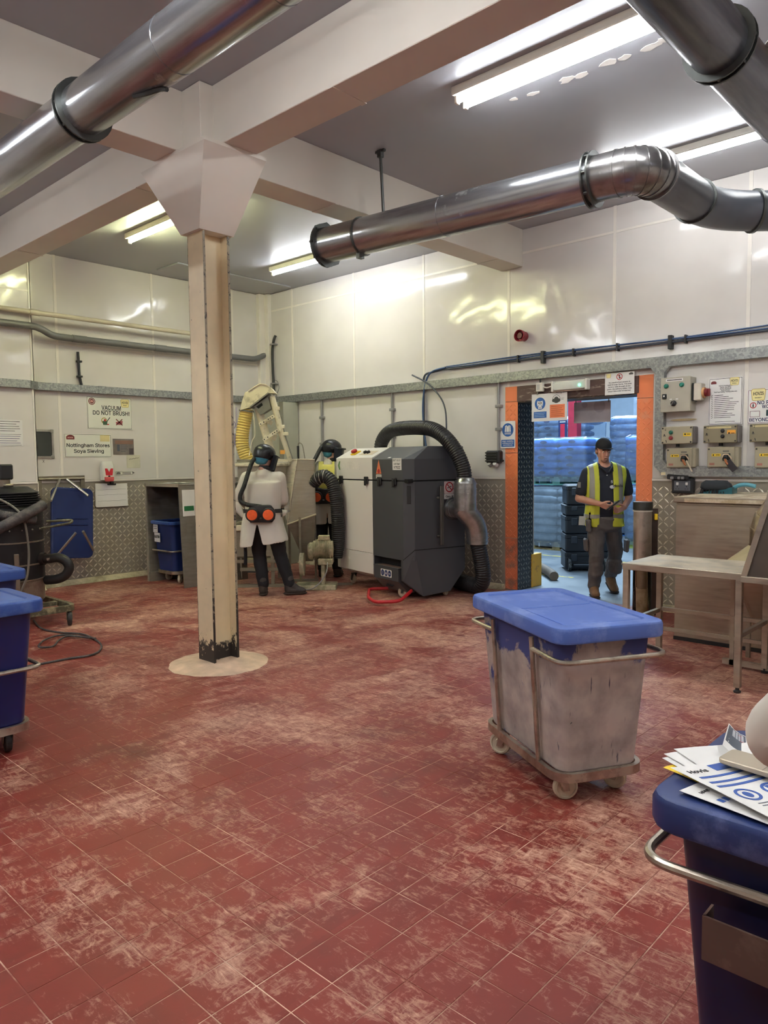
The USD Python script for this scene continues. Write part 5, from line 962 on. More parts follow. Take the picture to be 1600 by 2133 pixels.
p = stage.GetPrimAtPath(t.GetPath().AppendChild('diffuser')); x = UsdGeom.Xformable(p); x.AddTranslateOp().Set(Gf.Vec3d(0, -.028, 0)); x.AddRotateXOp().Set(90.)
obj('end_cap', cat([bx(s*.2-.012, s*.2+.012, -.095, 0, -.058, .058, .008) for s in (-1, 1)]), M_BATTEN, t, smooth=False); obj('hatch_line', cat([bx(x-.002, x+.002, -.0895, -.086, -.035, .0) for x in (-.05, .04)]), M_LHOLD, t, smooth=False)
obj('green_indicator', mv(trimesh.creation.icosphere(2, .014), .13, -.088, -.005), emit('indicator_green', (.05, .9, .5), 6.), t, smooth=True)
t = thing('junction_box', 'white junction box beside the emergency light', 'junction box', (-4.40, BW-.036, 2.345))
obj('box', bx(-.042, .042, -.05, 0, -.05, .05, .006), M_BATTEN, t, smooth=False); obj('lid', bx(-.028, .01, -.054, -.05, -.03, .03, .002), paint('box_lid', s2l(196, 196, 190), .4), t, smooth=False)
obj('cable', tube(spline([(.04, -.02, .0), (.09, -.03, -.012), (.14, -.025, -.002), (.19, -.02, .0)]), .008, 8), M_BATTEN, t); obj('stub', cat([cyl((0, -.02, .05), (0, -.02, .14), .010, 8), bx(-.025, .025, -.03, 0, .12, .15, .004)]), M_BLK, t)
b = board('wall_sign', 'white sign warning of no unauthorised persons at the top right of the doorway', 'sign', (-3.473, BW-.04, 2.316), 0, .32, .225, .003, M_PAPER)
put(b, 'prohibition_ring', Point(0, .07).buffer(.033, 16).difference(Point(0, .07).buffer(.026, 16)), M_RED); put(b, 'figure', unary_union([Point(0, .083).buffer(.006), sbox(-.006, .05, .006, .077)]), M_INK); put(b, 'prohibition_bar', affinity.translate(affinity.rotate(sbox(-.03, -.003, .03, .003), -45), 0, .07), M_RED, 2)
put(b, 'emblem', loaf(.045, .022, .125, .092), M_SGREY); crate_logo(b, -.12, .085, .05, 1, False)
for i, s in enumerate(('No unauthorised persons to', 'walk through Stores. This area', 'is not a walk through at any', 'point. Disciplinary action may', 'occur if this order is breached.')): word(b, s, .0125, 0, .008-.0225*i, None, True, (.235, .26, .24, .265, .25)[i])
t = b[0]
# hanging signs in the opening
b = board('hanging_sign', 'white sign with a blue mask symbol hanging at the left of the doorway', 'sign', (-4.29, BW-.05, 2.118), 0, .445, .305, .003, M_PAPER)
put(b, 'mandatory_disc', Point(-.115, .045).buffer(.068, 22), M_MBLUE)
put(b, 'head_symbol', unary_union([affinity.scale(Point(-.115, .05).buffer(1, 14), .038, .048), sbox(-.14, -.012, -.09, .02)]), M_PAPER, 2); put(b, 'cap_symbol', affinity.scale(Point(-.115, .086).buffer(1, 12), .036, .016), M_MBLUE, 3)
for x in (-.128, -.102): put(b, 'goggle', Point(x, .052).buffer(.008, 8), M_INK, 3)
put(b, 'mask_symbol', affinity.scale(Point(-.115, .018).buffer(1, 10), .022, .02).difference(affinity.scale(Point(-.115, .018).buffer(1, 10), .018, .016)), M_MBLUE, 3)
put(b, 'text_panel', sbox(-.195, -.115, -.032, -.045), M_MBLUE)
lines(b, -.185, (-.05, -.06, -.055), -.062, .018, .006, paint('print_pale_blue', s2l(150, 184, 220), .5), 2)
put(b, 'respirator', unary_union([affinity.scale(Point(.09, .075).buffer(1, 12), .03, .035), Point(.055, .07).buffer(.018, 10), Point(.122, .07).buffer(.018, 10)]), paint('respirator_grey', s2l(70, 72, 70), .5)); put(b, 'strap', affinity.scale(Point(.09, .085).buffer(1, 14), .048, .045).difference(affinity.scale(Point(.09, .085).buffer(1, 14), .044, .041)), M_SGREY)
lines(b, .15, (.185, .18), .09, .014, .003, M_SGREY)
put(b, 'warning_panel', sbox(.01, -.12, .195, .025), M_PORG); lines(b, .025, (.18, .16, .175, .15, .18, .17), .005, .021, .005, paint('print_brown', s2l(166, 84, 56), .5), 2)
obj('hanger', cat([bx(x-.006, x+.006, -.003, .02, .14, .19) for x in (-.15, .15)]), M_ALU, b[0], smooth=False)
b = board('hanging_sign', 'plain greyish back of a sign hanging on the store side of the doorway', 'sign', (-3.99, BW+.37, 2.065), 0, .445, .235, .004, paint('sign_back', s2l(205, 199, 202), .5))
put(b, 'ghost_print', Point(.09, .06).buffer(.07, 16).difference(sbox(-1, .1175, 1, 1)), paint('ghost_grey', s2l(184, 178, 184), .6)); put(b, 'ghost_print', Point(-.09, .085).buffer(.035, 12).difference(sbox(-1, .1175, 1, 1)), MATS['ghost_grey'])
obj('hanger', cat([bx(x-.006, x+.006, -.004, .0, .1, .20) for x in (-.2, .2)]), M_ALU, b[0], smooth=False)
t = thing('alarm_sounder', 'red fire alarm sounder high on the wall', 'alarm', (-4.645, WY, 2.94))
obj('body', rot(lathe([(0, 0), (.055, 0), (.055, .035), (.048, .045), (.062, .06), (.066, .115), (.058, .118), (.05, .07), (0, .065)], 24), 90, (1, 0, 0)), paint('sounder_red', s2l(142, 40, 52), .35), t, smooth=30)
obj('sounder_core', rot(lathe([(0, .06), (.036, .06), (.036, .09), (.03, .10), (0, .10)], 20), 90, (1, 0, 0)), paint('sounder_dark', s2l(96, 28, 38), .4), t, smooth=30)
# --- electrical boxes
M_BOX = paint('enclosure_grey', s2l(176, 170, 154), .45, var=.03); M_BOXB = paint('enclosure_olive', s2l(140, 130, 104), .45, var=.03); M_BOXC = paint('enclosure_buff', s2l(168, 158, 134), .45, var=.03); M_BSIDE = paint('enclosure_side', s2l(112, 104, 100), .45, var=.04)
def knob(t, name, x, z, y, r, m, h=.018): obj(name, mv(rot(lathe([(0, 0), (r*1.15, 0), (r*1.15, .006), (r, .008), (r*.95, h), (r*.7, h+.004), (0, h+.005)], 16), 90, (1, 0, 0)), x, y, z), m, t, smooth=35)
t = thing('control_panel', 'grey control panel with two green buttons right of the doorway', 'control panel', (-2.862, WY, 2.155))
obj('enclosure', bx(-.13, .155, -.14, 0, -.165, .165, .005), M_BOX, t, smooth=False); obj('door', bx(-.132, .157, -.152, -.142, -.167, .167, .004), M_BOX, t, smooth=False)
knob(t, 'green_button', -.075, .085, -.152, .020, paint('button_teal', s2l(34, 124, 104), .35)); knob(t, 'green_button', .075, .088, -.152, .020, MATS['button_teal'])
obj('key_switch', mv(bx(-.02, .02, -.018, 0, -.024, .024, .004), -.09, -.152, -.015), M_BLK, t, smooth=False); obj('switch_face', mv(bx(-.008, .008, -.021, -.018, -.008, .008, .002), -.09, -.152, -.012), M_PAPER, t, smooth=False)
knob(t, 'selector_switch', .0, -.085, -.152, .024, M_BLK, .03); obj('selector_bar', mv(rot(bx(-.006, .006, -.04, -.02, -.024, .024, .003), 30, (0, 1, 0)), .0, -.152, -.085), M_SGREY, t, smooth=False)
for x in (-.03, .03): obj('legend', mv(bx(-.012, .012, -.001, .0, -.005, .005), x, -.152, -.045), M_PAPER, t, smooth=False)
obj('title_strip', bx(-.08, .085, -.1532, -.1515, .128, .152), M_PAPER, t, smooth=False); obj('print_line', bx(-.07, .075, -.154, -.153, .135, .145), M_SGREY, t, smooth=False)
t = thing('isolator_switch', 'cream rotary isolator with a red knob on the side of the grey control panel', 'switch', (-2.70, WY-.07, 2.17))
obj('back_plate', bx(.001, .012, -.06, .06, -.085, .085, .004), M_BLK, t, smooth=False); obj('housing', bx(.012, .085, -.055, .055, -.082, .082, .008), paint('isolator_cream', s2l(206, 198, 182), .45), t, smooth=False); obj('yellow_disc', cyl((.085, 0, -.01), (.105, 0, -.01), .05, 20), paint('disc_tan', s2l(198, 150, 104), .45), t); obj('red_knob', cat([cyl((.105, 0, -.01), (.13, 0, -.01), .038, 16), bx(.125, .15, -.012, .012, -.045, .025, .004)]), paint('knob_maroon', s2l(124, 34, 36), .4), t)
def ctl(x, z, w, h, lab, m, kind):
    t = thing('push_button_box', lab, 'control box', (x, WY, z))
    obj('enclosure', bx(-w/2, w/2, -.10, 0, -h/2, h/2, .008), M_BSIDE, t, smooth=False); obj('lid', bx(-w/2-.002, w/2-.012, -.125, -.10, -h/2-.002, h/2+.002, .006), m, t, smooth=False)
    for sx in (-1, 1):
        for sz in (-1, 1): obj('screw', mv(rot(lathe([(0, 0), (.008, 0), (.008, .003), (0, .003)], 10), 90, (1, 0, 0)), sx*(w/2-.018)-.005, -.125, sz*(h/2-.014)), M_BLK, t, smooth=False)
    xb = -.03 if kind != 2 else .10-.02
    if kind == 1: knob(t, 'indicator', .02, .03, -.125, .016, M_BLK, .012); knob(t, 'indicator', .02, -.022, -.125, .016, M_BLK, .012); obj('lens', cat([mv(cyl((0, -.14, 0), (0, -.138, 0), .010, 10), .02, 0, z) for z in (.03, -.022)]), M_PAPER, t)
    else: knob(t, 'green_button', xb-.03, .028, -.125, .018, paint('button_green', s2l(30, 104, 84), .35)); knob(t, 'red_button', xb-.03, -.026, -.125, .018, paint('button_red', s2l(150, 56, 60) if kind == 0 else s2l(196, 44, 62), .35))
    obj('warning_label', bx(.06, .135, -.1265, -.125, -.012 if kind == 0 else .0, .02 if kind == 0 else .035), M_YEL if kind == 0 else paint('label_amber', s2l(236, 164, 56), .5), t, smooth=False); obj('label_mark', cat([bx(.07, .085, -.1275, -.1262, .0, .014), bx(.095, .125, -.1275, -.1262, .003, .009)]), M_INK, t, smooth=False)
    obj('title_strip', bx(-w/2+.03, w/2-.06, -.1265, -.125, h/2-.026, h/2-.012), paint('strip_cream', s2l(206, 192, 140), .5) if kind else M_BOXC, t, smooth=False)
    obj('handwriting', cat([rot(mv(bx(-.003, .003, -.1265, -.125, -.012, .012), -w/2+.03+.008*i, 0, zz), 14*(-1)**i, (0, 1, 0)) for i in range(2) for zz in (.03, -.03)]), M_INK, t, smooth=False)
    obj('gland', cyl((-.02, -.05, -h/2-.03), (-.02, -.05, -h/2), .018, 10), M_BLK, t)
ctl(-2.835, 1.762, .31, .165, 'buff push button box with green and red buttons below the grey control panel', M_BOXC, 0)
ctl(-2.43, 1.76, .31, .16, 'olive push button box with two black indicators below the long list', M_BOXB, 1)
ctl(-2.02, 1.76, .31, .16, 'olive push button box cut by the right edge of the picture', M_BOXB, 2)
def iso(x, z, lab, keys):
    t = thing('isolator_box', lab, 'isolator', (x, WY, z)); w, h = .245, .19
    obj('enclosure', bx(-w/2, w/2+.03, -.09, 0, -h/2, h/2, .008), M_BOXC, t, smooth=False); obj('lid', bx(-w/2, w/2, -.11, -.09, -h/2, h/2, .006), M_BOXC, t, smooth=False)
    obj('warning_label', bx(-.08, .0, -.1115, -.11, .008, .032), M_YEL, t, smooth=False); obj('label_mark', cat([bx(-.07, -.058, -.1125, -.1112, .014, .026), bx(-.045, -.008, -.1125, -.1112, .017, .023)]), M_INK, t, smooth=False)
    obj('rotary_plate', mv(bx(-.034, .034, -.016, 0, -.034, .034, .004), .055, -.11, .0), M_BLK, t, smooth=False); knob(t, 'rotary_knob', .055, .0, -.126, .022, M_BLK, .03)
    obj('maker_plate', bx(-.10, -.055, -.1115, -.11, -.075, -.055), paint('maker_red', s2l(168, 110, 96), .5), t, smooth=False); obj('screw', cat([mv(cyl((0, -.113, 0), (0, -.108, 0), .008, 8), -w/2+.016, 0, z) for z in (.075,)]), M_BLK, t); obj('title_strip', bx(.02, .075, -.1115, -.11, .05, .06), M_SGREY, t, smooth=False)
    if keys:
        k = thing('padlock_keys', keys[0], 'keys', (x+.06, WY-.15, z-.005))
        obj('hasp', cat([tube(fillet([(-.025, 0, .0), (-.02, -.01, .03), (.025, -.01, .03), (.05, 0, -.01)], .01), .006, 8), hullp([(a, b, c) for b in (-.004, .004) for a, c in ((-.03, .01), (-.01, .022), (.03, -.06), (.015, -.075))])]), paint('hasp_cream', s2l(214, 190, 160), .4), k)
        for i in range(2): obj('lock_hole', mv(rot(bx(-.009, .009, -.008, .008, -.022, .022, .006), -30, (0, 1, 0)), .0+.012*i+.002, -.006-.008*i, -.028-.02*i), paint('padlock_orange', s2l(176, 104, 60), .4), k, smooth=False)
        if keys[1]: obj('tag', mv(rot(bx(-.03, .03, -.003, .003, -.055, .055, .003), -38, (0, 1, 0)), .055, -.012, -.075), paint('tag_black', s2l(52, 46, 50), .5), k, smooth=False)
        else: obj('tag', mv(rot(bx(-.006, .006, -.002, .002, -.06, .06), -28, (0, 1, 0)), .06, -.01, -.075), paint('tag_cream', s2l(214, 200, 176), .5), k, smooth=False)
iso(-2.82, 1.542, 'buff isolator box with a dangling hasp nearest the doorway', ('cream lockout hasp hanging from the isolator nearest the doorway', 0))
iso(-2.43, 1.545, 'buff isolator box with a black tag hanging from its switch', ('lockout hasp with a black tag hanging from the middle isolator', 1))
iso(-2.01, 1.54, 'buff isolator box cut by the right edge of the picture', None)
b = board('wall_notice', 'tall white list with tick marks above the olive box', 'notice', (-2.43, WY-.012, 2.072), 0, .305, .44, .002, M_PAPER, M_SGREY)
put(b, 'emblem', loaf(.05, .028, -.108, .178), M_LOGO); crate_logo(b, .08, .178, .085, 1)
for i, (s, w) in enumerate((('HOVIS Nottingham', .12), ('Stores Operating', .10), ('Sieving Operations', .10), ('Soya & Gluten', .08), ('The Food Safety Prerequisites are:', .21))): word(b, s, .011, .0, .140-.0145*i, None, True, w)
for i, x1 in enumerate((-.02, .03, .07, .04, .12, .10, .085, .08, .08, .02, .065, .09, .05)):
    zz = .058-.0175*i; put(b, 'print_line', sbox(-.10, zz-.0025, x1, zz+.0025), M_SGREY); put(b, 'tick', affinity.translate(unary_union([affinity.rotate(sbox(-.007, -.0015, .009, .0015), 40), affinity.translate(affinity.rotate(sbox(-.004, -.0015, .004, .0015), -45), -.007, -.003)]), -.118, zz), M_INK)
put(b, 'print_line', sbox(-.09, -.195, .09, -.191), M_SGREY)
b = board('wall_sign', 'white sign with a cream bakery emblem cut by the right edge of the picture', 'sign', (-1.995, WY-.013, 2.005), 0, .475, .315, .003, M_PAPER, paint('border_plum', s2l(120, 84, 92), .5))
crate_logo(b, -.144, .105, .125)
put(b, 'prohibition_ring', Point(-.187, .012).buffer(.028, 16).difference(Point(-.187, .012).buffer(.021, 16)), M_RED); put(b, 'figure', unary_union([Point(-.187, .024).buffer(.005), affinity.translate(Polygon([(-.006, .008), (.006, .008), (.003, -.018), (-.005, -.016)]), -.187, .01)]), M_INK)
word(b, 'NO P', .032, -.102, .018, paint('print_navy', s2l(44, 44, 84), .5), True, .098); word(b, 'WO', .030, -.082, -.018, MATS['print_navy'], True, .06); put(b, 'empty_box', sbox(-.215, -.095, -.128, -.040).difference(sbox(-.211, -.091, -.132, -.044)), MATS['border_plum']); put(b, 'dark_box', sbox(-.075, -.09, .0, -.034), paint('print_teal', s2l(30, 60, 62), .5)); word(b, 'BEYOND', .030, -.135, -.136, MATS['print_navy'], True, .165)
t = thing('wall_stain', 'brown drip stain on the wall below the grey control panel', 'stain', (-2.82, WY-.0095, 1.915)); obj('stain', stand(extr(affinity.scale(Point(0, 0).buffer(1, 12), .13, .011), .0006)), paint('stain_brown', s2l(196, 176, 136), .6, var=.1), t, smooth=False)
t = thing('double_socket', 'grey double wall socket under the trunking beside the steel cabinet', 'socket', (-2.80, BW-.012, 1.268))
obj('frame', bx(-.105, .105, -.055, 0, -.075, .075, .008), paint('socket_black', s2l(36, 36, 38), .5), t, smooth=False); obj('face', bx(-.08, .08, -.06, -.054, -.05, .05, .003), paint('socket_grey', s2l(96, 98, 104), .45), t, smooth=False)
for x in (-.045, .045): obj('rocker', mv(bx(-.012, .012, -.004, 0, -.014, .014, .002), x, -.06, .02), M_PAPER, t, smooth=False); obj('socket_hole', mv(cat([bx(-.004, .004, -.001, .001, .008, .02), bx(-.018, -.008, -.001, .001, -.012, -.006), bx(.008, .018, -.001, .001, -.012, -.006)]), x, -.060, -.022), M_BLK, t, smooth=False)
t = thing('plug_bank', 'black adaptor with pale plugs hanging under the trunking', 'adaptor', (-2.84, BW-.012, 1.325))
obj('bar', mv(rot(bx(-.11, .10, -.07, -.008, -.02, .03, .008), 4, (0, 1, 0)), 0, 0, .02), M_BLK, t, smooth=False)
for x in (-.05, .02, .055): obj('plug', mv(bx(-.014, .014, -.03, 0, -.014, .014, .005), x, -.07, .02), M_COND, t, smooth=False)
# ================================================================== STEEL FURNITURE ON THE RIGHT
M_CAB = steel('cabinet_steel', s2l(172, 160, 144), .36, (3, 3, 26), .15, s2l(164, 146, 122), .42, .75, 2.2); M_FLTOP = worn('floury_top', s2l(186, 166, 134), s2l(226, 214, 190), .4, .6, scale=9., rough=.7, rough2=.9)
M_TSTEEL = steel('table_steel', s2l(176, 166, 150), .36, (4, 4, 20), .15, s2l(170, 154, 132), .42, .72, 4.)
t = thing('steel_cabinet', 'big stainless steel cabinet against the wall under the isolators', 'cabinet', (-2.44, 6.22, 0))
obj('body', bx(0, 2.2, .012, 1.05, .0, 1.17, .006), M_CAB, t, smooth=False); obj('front_panel', bx(.004, 2.2, 0, .012, .03, 1.15, .003), M_CAB, t, smooth=False); obj('top', bx(-.012, 2.21, -.02, 1.06, 1.17, 1.218, .006), M_CAB, t, smooth=False); obj('top_flour', bx(0, 2.2, -.01, 1.05, 1.2175, 1.2195), M_FLTOP, t, smooth=False)
obj('lip_flour', bx(.08, 2.2, -.0225, -.019, 1.175, 1.205), M_FLTOP, t, smooth=False); obj('kick_strip', bx(0, 2.2, -.004, .006, .0, .03), M_BLK, t, smooth=False); obj('cross_weld', cat([bx(.20, .31, -.003, .001, .66, .668), bx(.30, .308, -.004, .001, .66, .69)]), M_COND, t, smooth=False)
t = thing('dustpan', 'teal dustpan lying on the steel cabinet', 'dustpan', (-2.30, 6.93, 1.2195), 8)
M_TEAL = paint('dustpan_teal', s2l(24, 92, 104), .4)
obj('pan', hullp([(x, y, z) for x, y, z in ((-.19, -.10, 0), (-.19, .12, 0), (.10, -.12, 0), (.10, .13, 0), (-.17, -.09, .012), (-.17, .11, .012), (.10, -.12, .06), (.10, .13, .06))]), M_TEAL, t, smooth=False); obj('handle', tube(spline([(.08, 0, .045), (.14, 0, .075), (.20, 0, .08), (.27, 0, .065)]), .018, 10), paint('dustpan_light_teal', s2l(96, 166, 184), .4), t)
t = thing('hand_brush', 'black bristled hand brush on the teal dustpan', 'brush', (-2.33, 6.86, 1.222), 8)
obj('stock', noise_push(loft([(.22, .09, .03, .03), (.27, .11, .04, .05), (.25, .10, .04, .09), (.18, .06, .03, .115)]).subdivide(), .008, 20.), paint('brush_dark', s2l(34, 40, 46), .6, var=.2), t, smooth=40)
r = np.random.default_rng(3); obj('bristles', cat([tube([(x, y, .05), (x*1.08, y*1.15-.01, .002)], .0045, 5) for x, y in zip(r.uniform(-.12, .12, 110), r.uniform(-.045, .045, 110))]), paint('bristle_black', s2l(24, 24, 28), .7), t, kind='stuff')
t = thing('steel_table', 'stainless steel work table with low rails beside the doorway', 'table', (-1.945, 5.355, 0))
for x in (-.385, .385):
    for y in (-.295, .295):
        l = obj('leg', bx(x-.02, x+.02, y-.02, y+.02, .035, .75, .002), M_TSTEEL, t, smooth=False); obj('foot', mv(lathe([(0, 0), (.022, 0), (.024, .012), (.012, .018), (.012, .04), (0, .04)], 14), x, y, 0), M_BLK, l, smooth=40)
obj('table_top', bx(-.41, .41, -.315, .315, .745, .792, .004), M_TSTEEL, t, smooth=False); obj('flour_film', bx(-.40, .40, -.305, .305, .7915, .7932), M_STREAK, t, smooth=False)
for a in ((-.365, .365, .28, .31, .355, .385), (-.365, .365, .285, .305, .20, .23), (-.40, -.37, -.275, .275, .345, .375), (.37, .40, -.275, .275, .36, .39)): obj('rail', bx(*a, .002), M_TSTEEL, t, smooth=False)
t = thing('sack_tip_station', 'inclined steel sack tip hood cut by the right edge of the picture', 'hopper', (-1.53, 4.98, 0))
obj('inclined_bar', hullp([(x, y, z) for y in (0, .035) for x, z in ((.0, .785), (.035, .785), (.30, 1.75), (.265, 1.75))]), M_TSTEEL, t, smooth=False); obj('side_panel', hullp([(x, y, z) for y in (.012, .018) for x, z in ((.03, .785), (1.2, .785), (1.2, 1.75), (.29, 1.75))]), paint('hood_panel', s2l(112, 104, 94), .35, .6, .08), t, smooth=False)
obj('base_beam', bx(.0, 1.2, -.005, .035, .745, .785, .003), M_TSTEEL, t, smooth=False); obj('rivet', mv(trimesh.creation.icosphere(1, .008), .20, .010, 1.07), M_ALU, t)
obj('far_panel', hullp([(x, y, z) for y in (.80, .806) for x, z in ((.34, .785), (1.2, .785), (1.2, 1.75), (.56, 1.75))]), MATS['hood_panel'], t, smooth=False)
obj('cone', hullp([(.30, .10, .745), (1.2, .10, .745), (1.2, .75, .745), (.30, .75, .745), (.60, .3, .25), (.95, .3, .25), (.95, .6, .25), (.60, .6, .25)]), paint('cone_brown_steel', s2l(116, 88, 76), .35, .6, .1), t, smooth=False)
for x, y in ((1.16, .0), (1.16, .78), (.42, .80)): obj('leg', bx(x-.02, x+.02, y-.02, y+.02, 0, .75), M_TSTEEL, t, smooth=False)
t = thing('foil_duct', 'shiny segmented duct elbow rising behind the steel table', 'duct', (-1.60, 5.84, 0))
M_FOIL = steel('foil', s2l(196, 178, 150), .2, (8, 8, 8), .25); pth = [V(-.02, 0, .90), V(-.02, 0, 1.00), V(.0, .0, 1.08), V(.05, .0, 1.15), V(.12, .0, 1.21), V(.21, .0, 1.25), V(.45, 0, 1.27), V(1.0, 0, 1.27)]
obj('elbow', tube(pth, .115, 24), M_FOIL, t, smooth=15)
for i in range(0, 6): obj('seam_ring', ring(pth[i], pth[i+1]-pth[i], .113, .010, .006), M_FOIL, t)
obj('hood', loft([(.24, .3, .03, .70, -.06, 0), (.42, .36, .03, .74, -.07, 0), (.42, .36, .03, .76, -.07, 0), (.23, .23, .114, .90, -.02, 0)]), paint('hood_cream_steel', s2l(206, 192, 150), .3, .5, .1), t, smooth=30)
obj('cone', loft([(.12, .12, .05, .28, -.02, 0), (.34, .3, .05, .70, -.06, 0)]), M_CAB, t, smooth=40); obj('stand', cat([bx(-.25, .25, -.2, -.17, .02, .06), bx(-.20, -.17, -.2, -.17, .02, .75), bx(.17, .2, -.2, -.17, .02, .75), bx(-.2, -.17, .17, .2, 0, .75), bx(.17, .2, .17, .2, 0, .75)]), M_TSTEEL, t, smooth=False)
t = thing('steel_standpipe', 'vertical steel pipe with a clear flour filled foot in front of the right doorpost', 'pipe', (-3.055, 6.975, 0), 43)
M_PIPE = steel('standpipe_steel', s2l(196, 188, 176), .32, (9, 9, 1), .2, s2l(170, 152, 132), .45, .7, 4.)
obj('pipe', cyl((0, 0, .52), (0, 0, 1.115), .087, 28), M_PIPE, t); obj('top_band', mv(lathe([(.088, 1.04), (.093, 1.045), (.093, 1.115), (.088, 1.12), (0, 1.12)], 28), 0, 0, 0), M_FLANGE, t); obj('white_ring', ring((0, 0, 1.03), (0, 0, 1), .087, .010, .006), M_BATTEN, t)
obj('clamp', cat([ring((0, 0, .52), (0, 0, 1), .086, .035, .014), bx(-.02, .02, -.115, -.095, .485, .555, .004), tube([(-.05, -.10, .53), (-.25, -.16, .535)], .012, 8)]), M_PIPE, t); obj('clear_foot', mv(lathe([(.086, .04), (.086, .52), (.080, .52), (.080, .04)], 28), 0, 0, 0), mat('clear_plastic', {'t': ('transparent_bsdf', {'color': (.88, .84, .78)}), 'g': ('glossy_bsdf', {'roughness': .08}), 'f': ('fresnel', {'IOR': 1.45}), 'x': ('mix_closure', {})}, [('f.fac', 'x.fac'), ('t.BSDF', 'x.closure1'), ('g.BSDF', 'x.closure2')], surface='x.closure'), t, smooth=40)
obj('flour_fill', mv(lathe([(0, .03), (.078, .03), (.078, .25), (.06, .27), (.02, .25), (0, .25)], 24), 0, 0, 0), M_FLTOP, t, smooth=40); obj('inner_tube', cyl((0, 0, .26), (0, 0, .5), .045, 16), M_PIPE, t); obj('base_plate', mv(lathe([(0, 0), (.12, 0), (.12, .02), (.085, .04), (0, .04)], 28), 0, 0, 0), M_CURB, t, smooth=30)
obj('yellow_tag', bx(.11, .14, -.02, .0, .94, 1.0, .003), M_YEL, t, smooth=False); obj('dark_rail', bx(.095, .15, .0, .05, .0, 1.05), paint('rail_dark', s2l(66, 50, 44), .5), t, smooth=False)
t = thing('corner_guard', 'yellow steel corner guard at the foot of the left door reveal', 'guard', (-4.765, 7.77, 0))
M_YG = worn('guard_yellow', s2l(214, 164, 44), s2l(140, 104, 64), .56, .7, scale=9., rough=.5, rough2=.7); obj('plate', cat([bx(-.03, .045, -.11, .11, 0, .40, .006), bx(-.03, .045, .10, .112, 0, .40, .004)]), M_YG, t, smooth=False)
t = thing('dark_rag', 'dark rag on the floor by the right edge of the picture', 'rag', (-1.13, 4.35, 0)); obj('cloth', noise_push(hullp([(x*.16, y*.07, z) for x, y, z in ((-1, 0, 0), (-.4, -1, 0), (.9, -.6, 0), (1, .5, 0), (.1, 1, 0), (-.2, .1, .02), (.5, -.1, .035))]).subdivide().subdivide(), .008, 30.), paint('rag_dark', s2l(58, 34, 30), .9), t, smooth=True)

# ================================================================== THE STORE BEYOND THE DOORWAY
fl = thing('floor', 'smooth blue grey concrete floor of the store', 'floor', kind='structure')
obj('slab', bx(-22, 6, BW, 24, -.12, 0), worn('store_concrete', s2l(96, 104, 112), s2l(134, 138, 142), .4, .65, scale=1.5, rough=.45, rough2=.7), fl, smooth=False)
for x0, x1, y0, y1 in ((-7.4, -4.0, 10.35, 10.42), (-5.3, -4.7, 8.6, 8.66)): obj('yellow_line', bx(x0, x1, y0, y1, 0, .0015), worn('floor_line', s2l(206, 186, 90), s2l(130, 134, 130), .5, .6, scale=8.), fl, smooth=False)
obj('scrape', bx(-5.5, -3.6, 10.0, 10.02, 0, .001), paint('scrape_white', s2l(196, 200, 204), .7), fl, smooth=False)
w = thing('wall_store', 'pale walls and roof of the store', 'wall', kind='structure'); M_SW = paint('store_wall', s2l(170, 184, 200), .7, var=.04)
obj('back', bx(-22, 6, 23.8, 24, 0, 7), M_SW, w, smooth=False); obj('side', bx(-22, -21.8, 7.7, 24, 0, 7), M_SW, w, smooth=False); obj('side', bx(5.8, 6, 7.7, 24, 0, 7), M_SW, w, smooth=False); obj('roof', bx(-22, 6, 7.7, 24, 7, 7.2), M_SW, w, smooth=False)
M_BAGB = worn('bag_blue', s2l(46, 108, 200), s2l(82, 144, 224), .4, .6, scale=6., rough=.35, rough2=.5); M_BAGW = worn('bag_pale', s2l(116, 156, 208), s2l(168, 194, 224), .4, .6, scale=6., rough=.3, rough2=.5); M_BAGG = worn('bag_greyed', s2l(140, 152, 166), s2l(176, 186, 196), .4, .6, scale=4., rough=.4, rough2=.5)
M_FILM = mat('stretch_film', {'t': ('transparent_bsdf', {'color': (.90, .95, 1.)}), 'g': ('glossy_bsdf', {'roughness': .16, 'color': (.9, .95, 1.)}), 'd': ('diffuse_bsdf', {'color': (.66, .78, .92)}), 'n': ('noise_texture', {'scale': 6., 'detail': 4., 'distortion': 1.5}), 'g0': ('geometry', {}), 'b': ('bump', {'strength': .6, 'distance': .02}),
    'x1': ('mix_closure', {'fac': .14}), 'f': ('fresnel', {'IOR': 1.5}), 'x2': ('mix_closure', {})}, [('g0.position', 'n.vector'), ('n.fac', 'b.height'), ('b.normal', 'g.normal'), ('b.normal', 'f.normal'), ('t.BSDF', 'x1.closure1'), ('d.BSDF', 'x1.closure2'), ('f.fac', 'x2.fac'), ('x1.closure', 'x2.closure1'), ('g.BSDF', 'x2.closure2')], surface='x2.closure')
def bag_mesh(w, d, h, seed):
    m = trimesh.creation.box((1, 1, 1)); 
    for _ in range(3): m = m.subdivide()
    v = m.vertices*2; e = np.abs(v)
    s = np.sign(v); r = np.stack([s[:, 0]*e[:, 0]**.9*(1-.04*e[:, 1]**4-.05*e[:, 2]**2), s[:, 1]*e[:, 1]**.9*(1-.04*e[:, 0]**4-.05*e[:, 2]**2), v[:, 2]*(1-.45*np.maximum(e[:, 0], e[:, 1])**6)], 1)
    m.vertices = r*V(w, d, h)/2; m.vertices += (meshkit.fbm(m.vertices*9+seed*7.7, 2, seed)-.5)[:, None]*V(.02, .02, .022); return m
BAGS = [bag_mesh(.53, .42, .142, i) for i in range(4)]
M_LOGOB = paint('bag_print', s2l(46, 62, 120), .6)
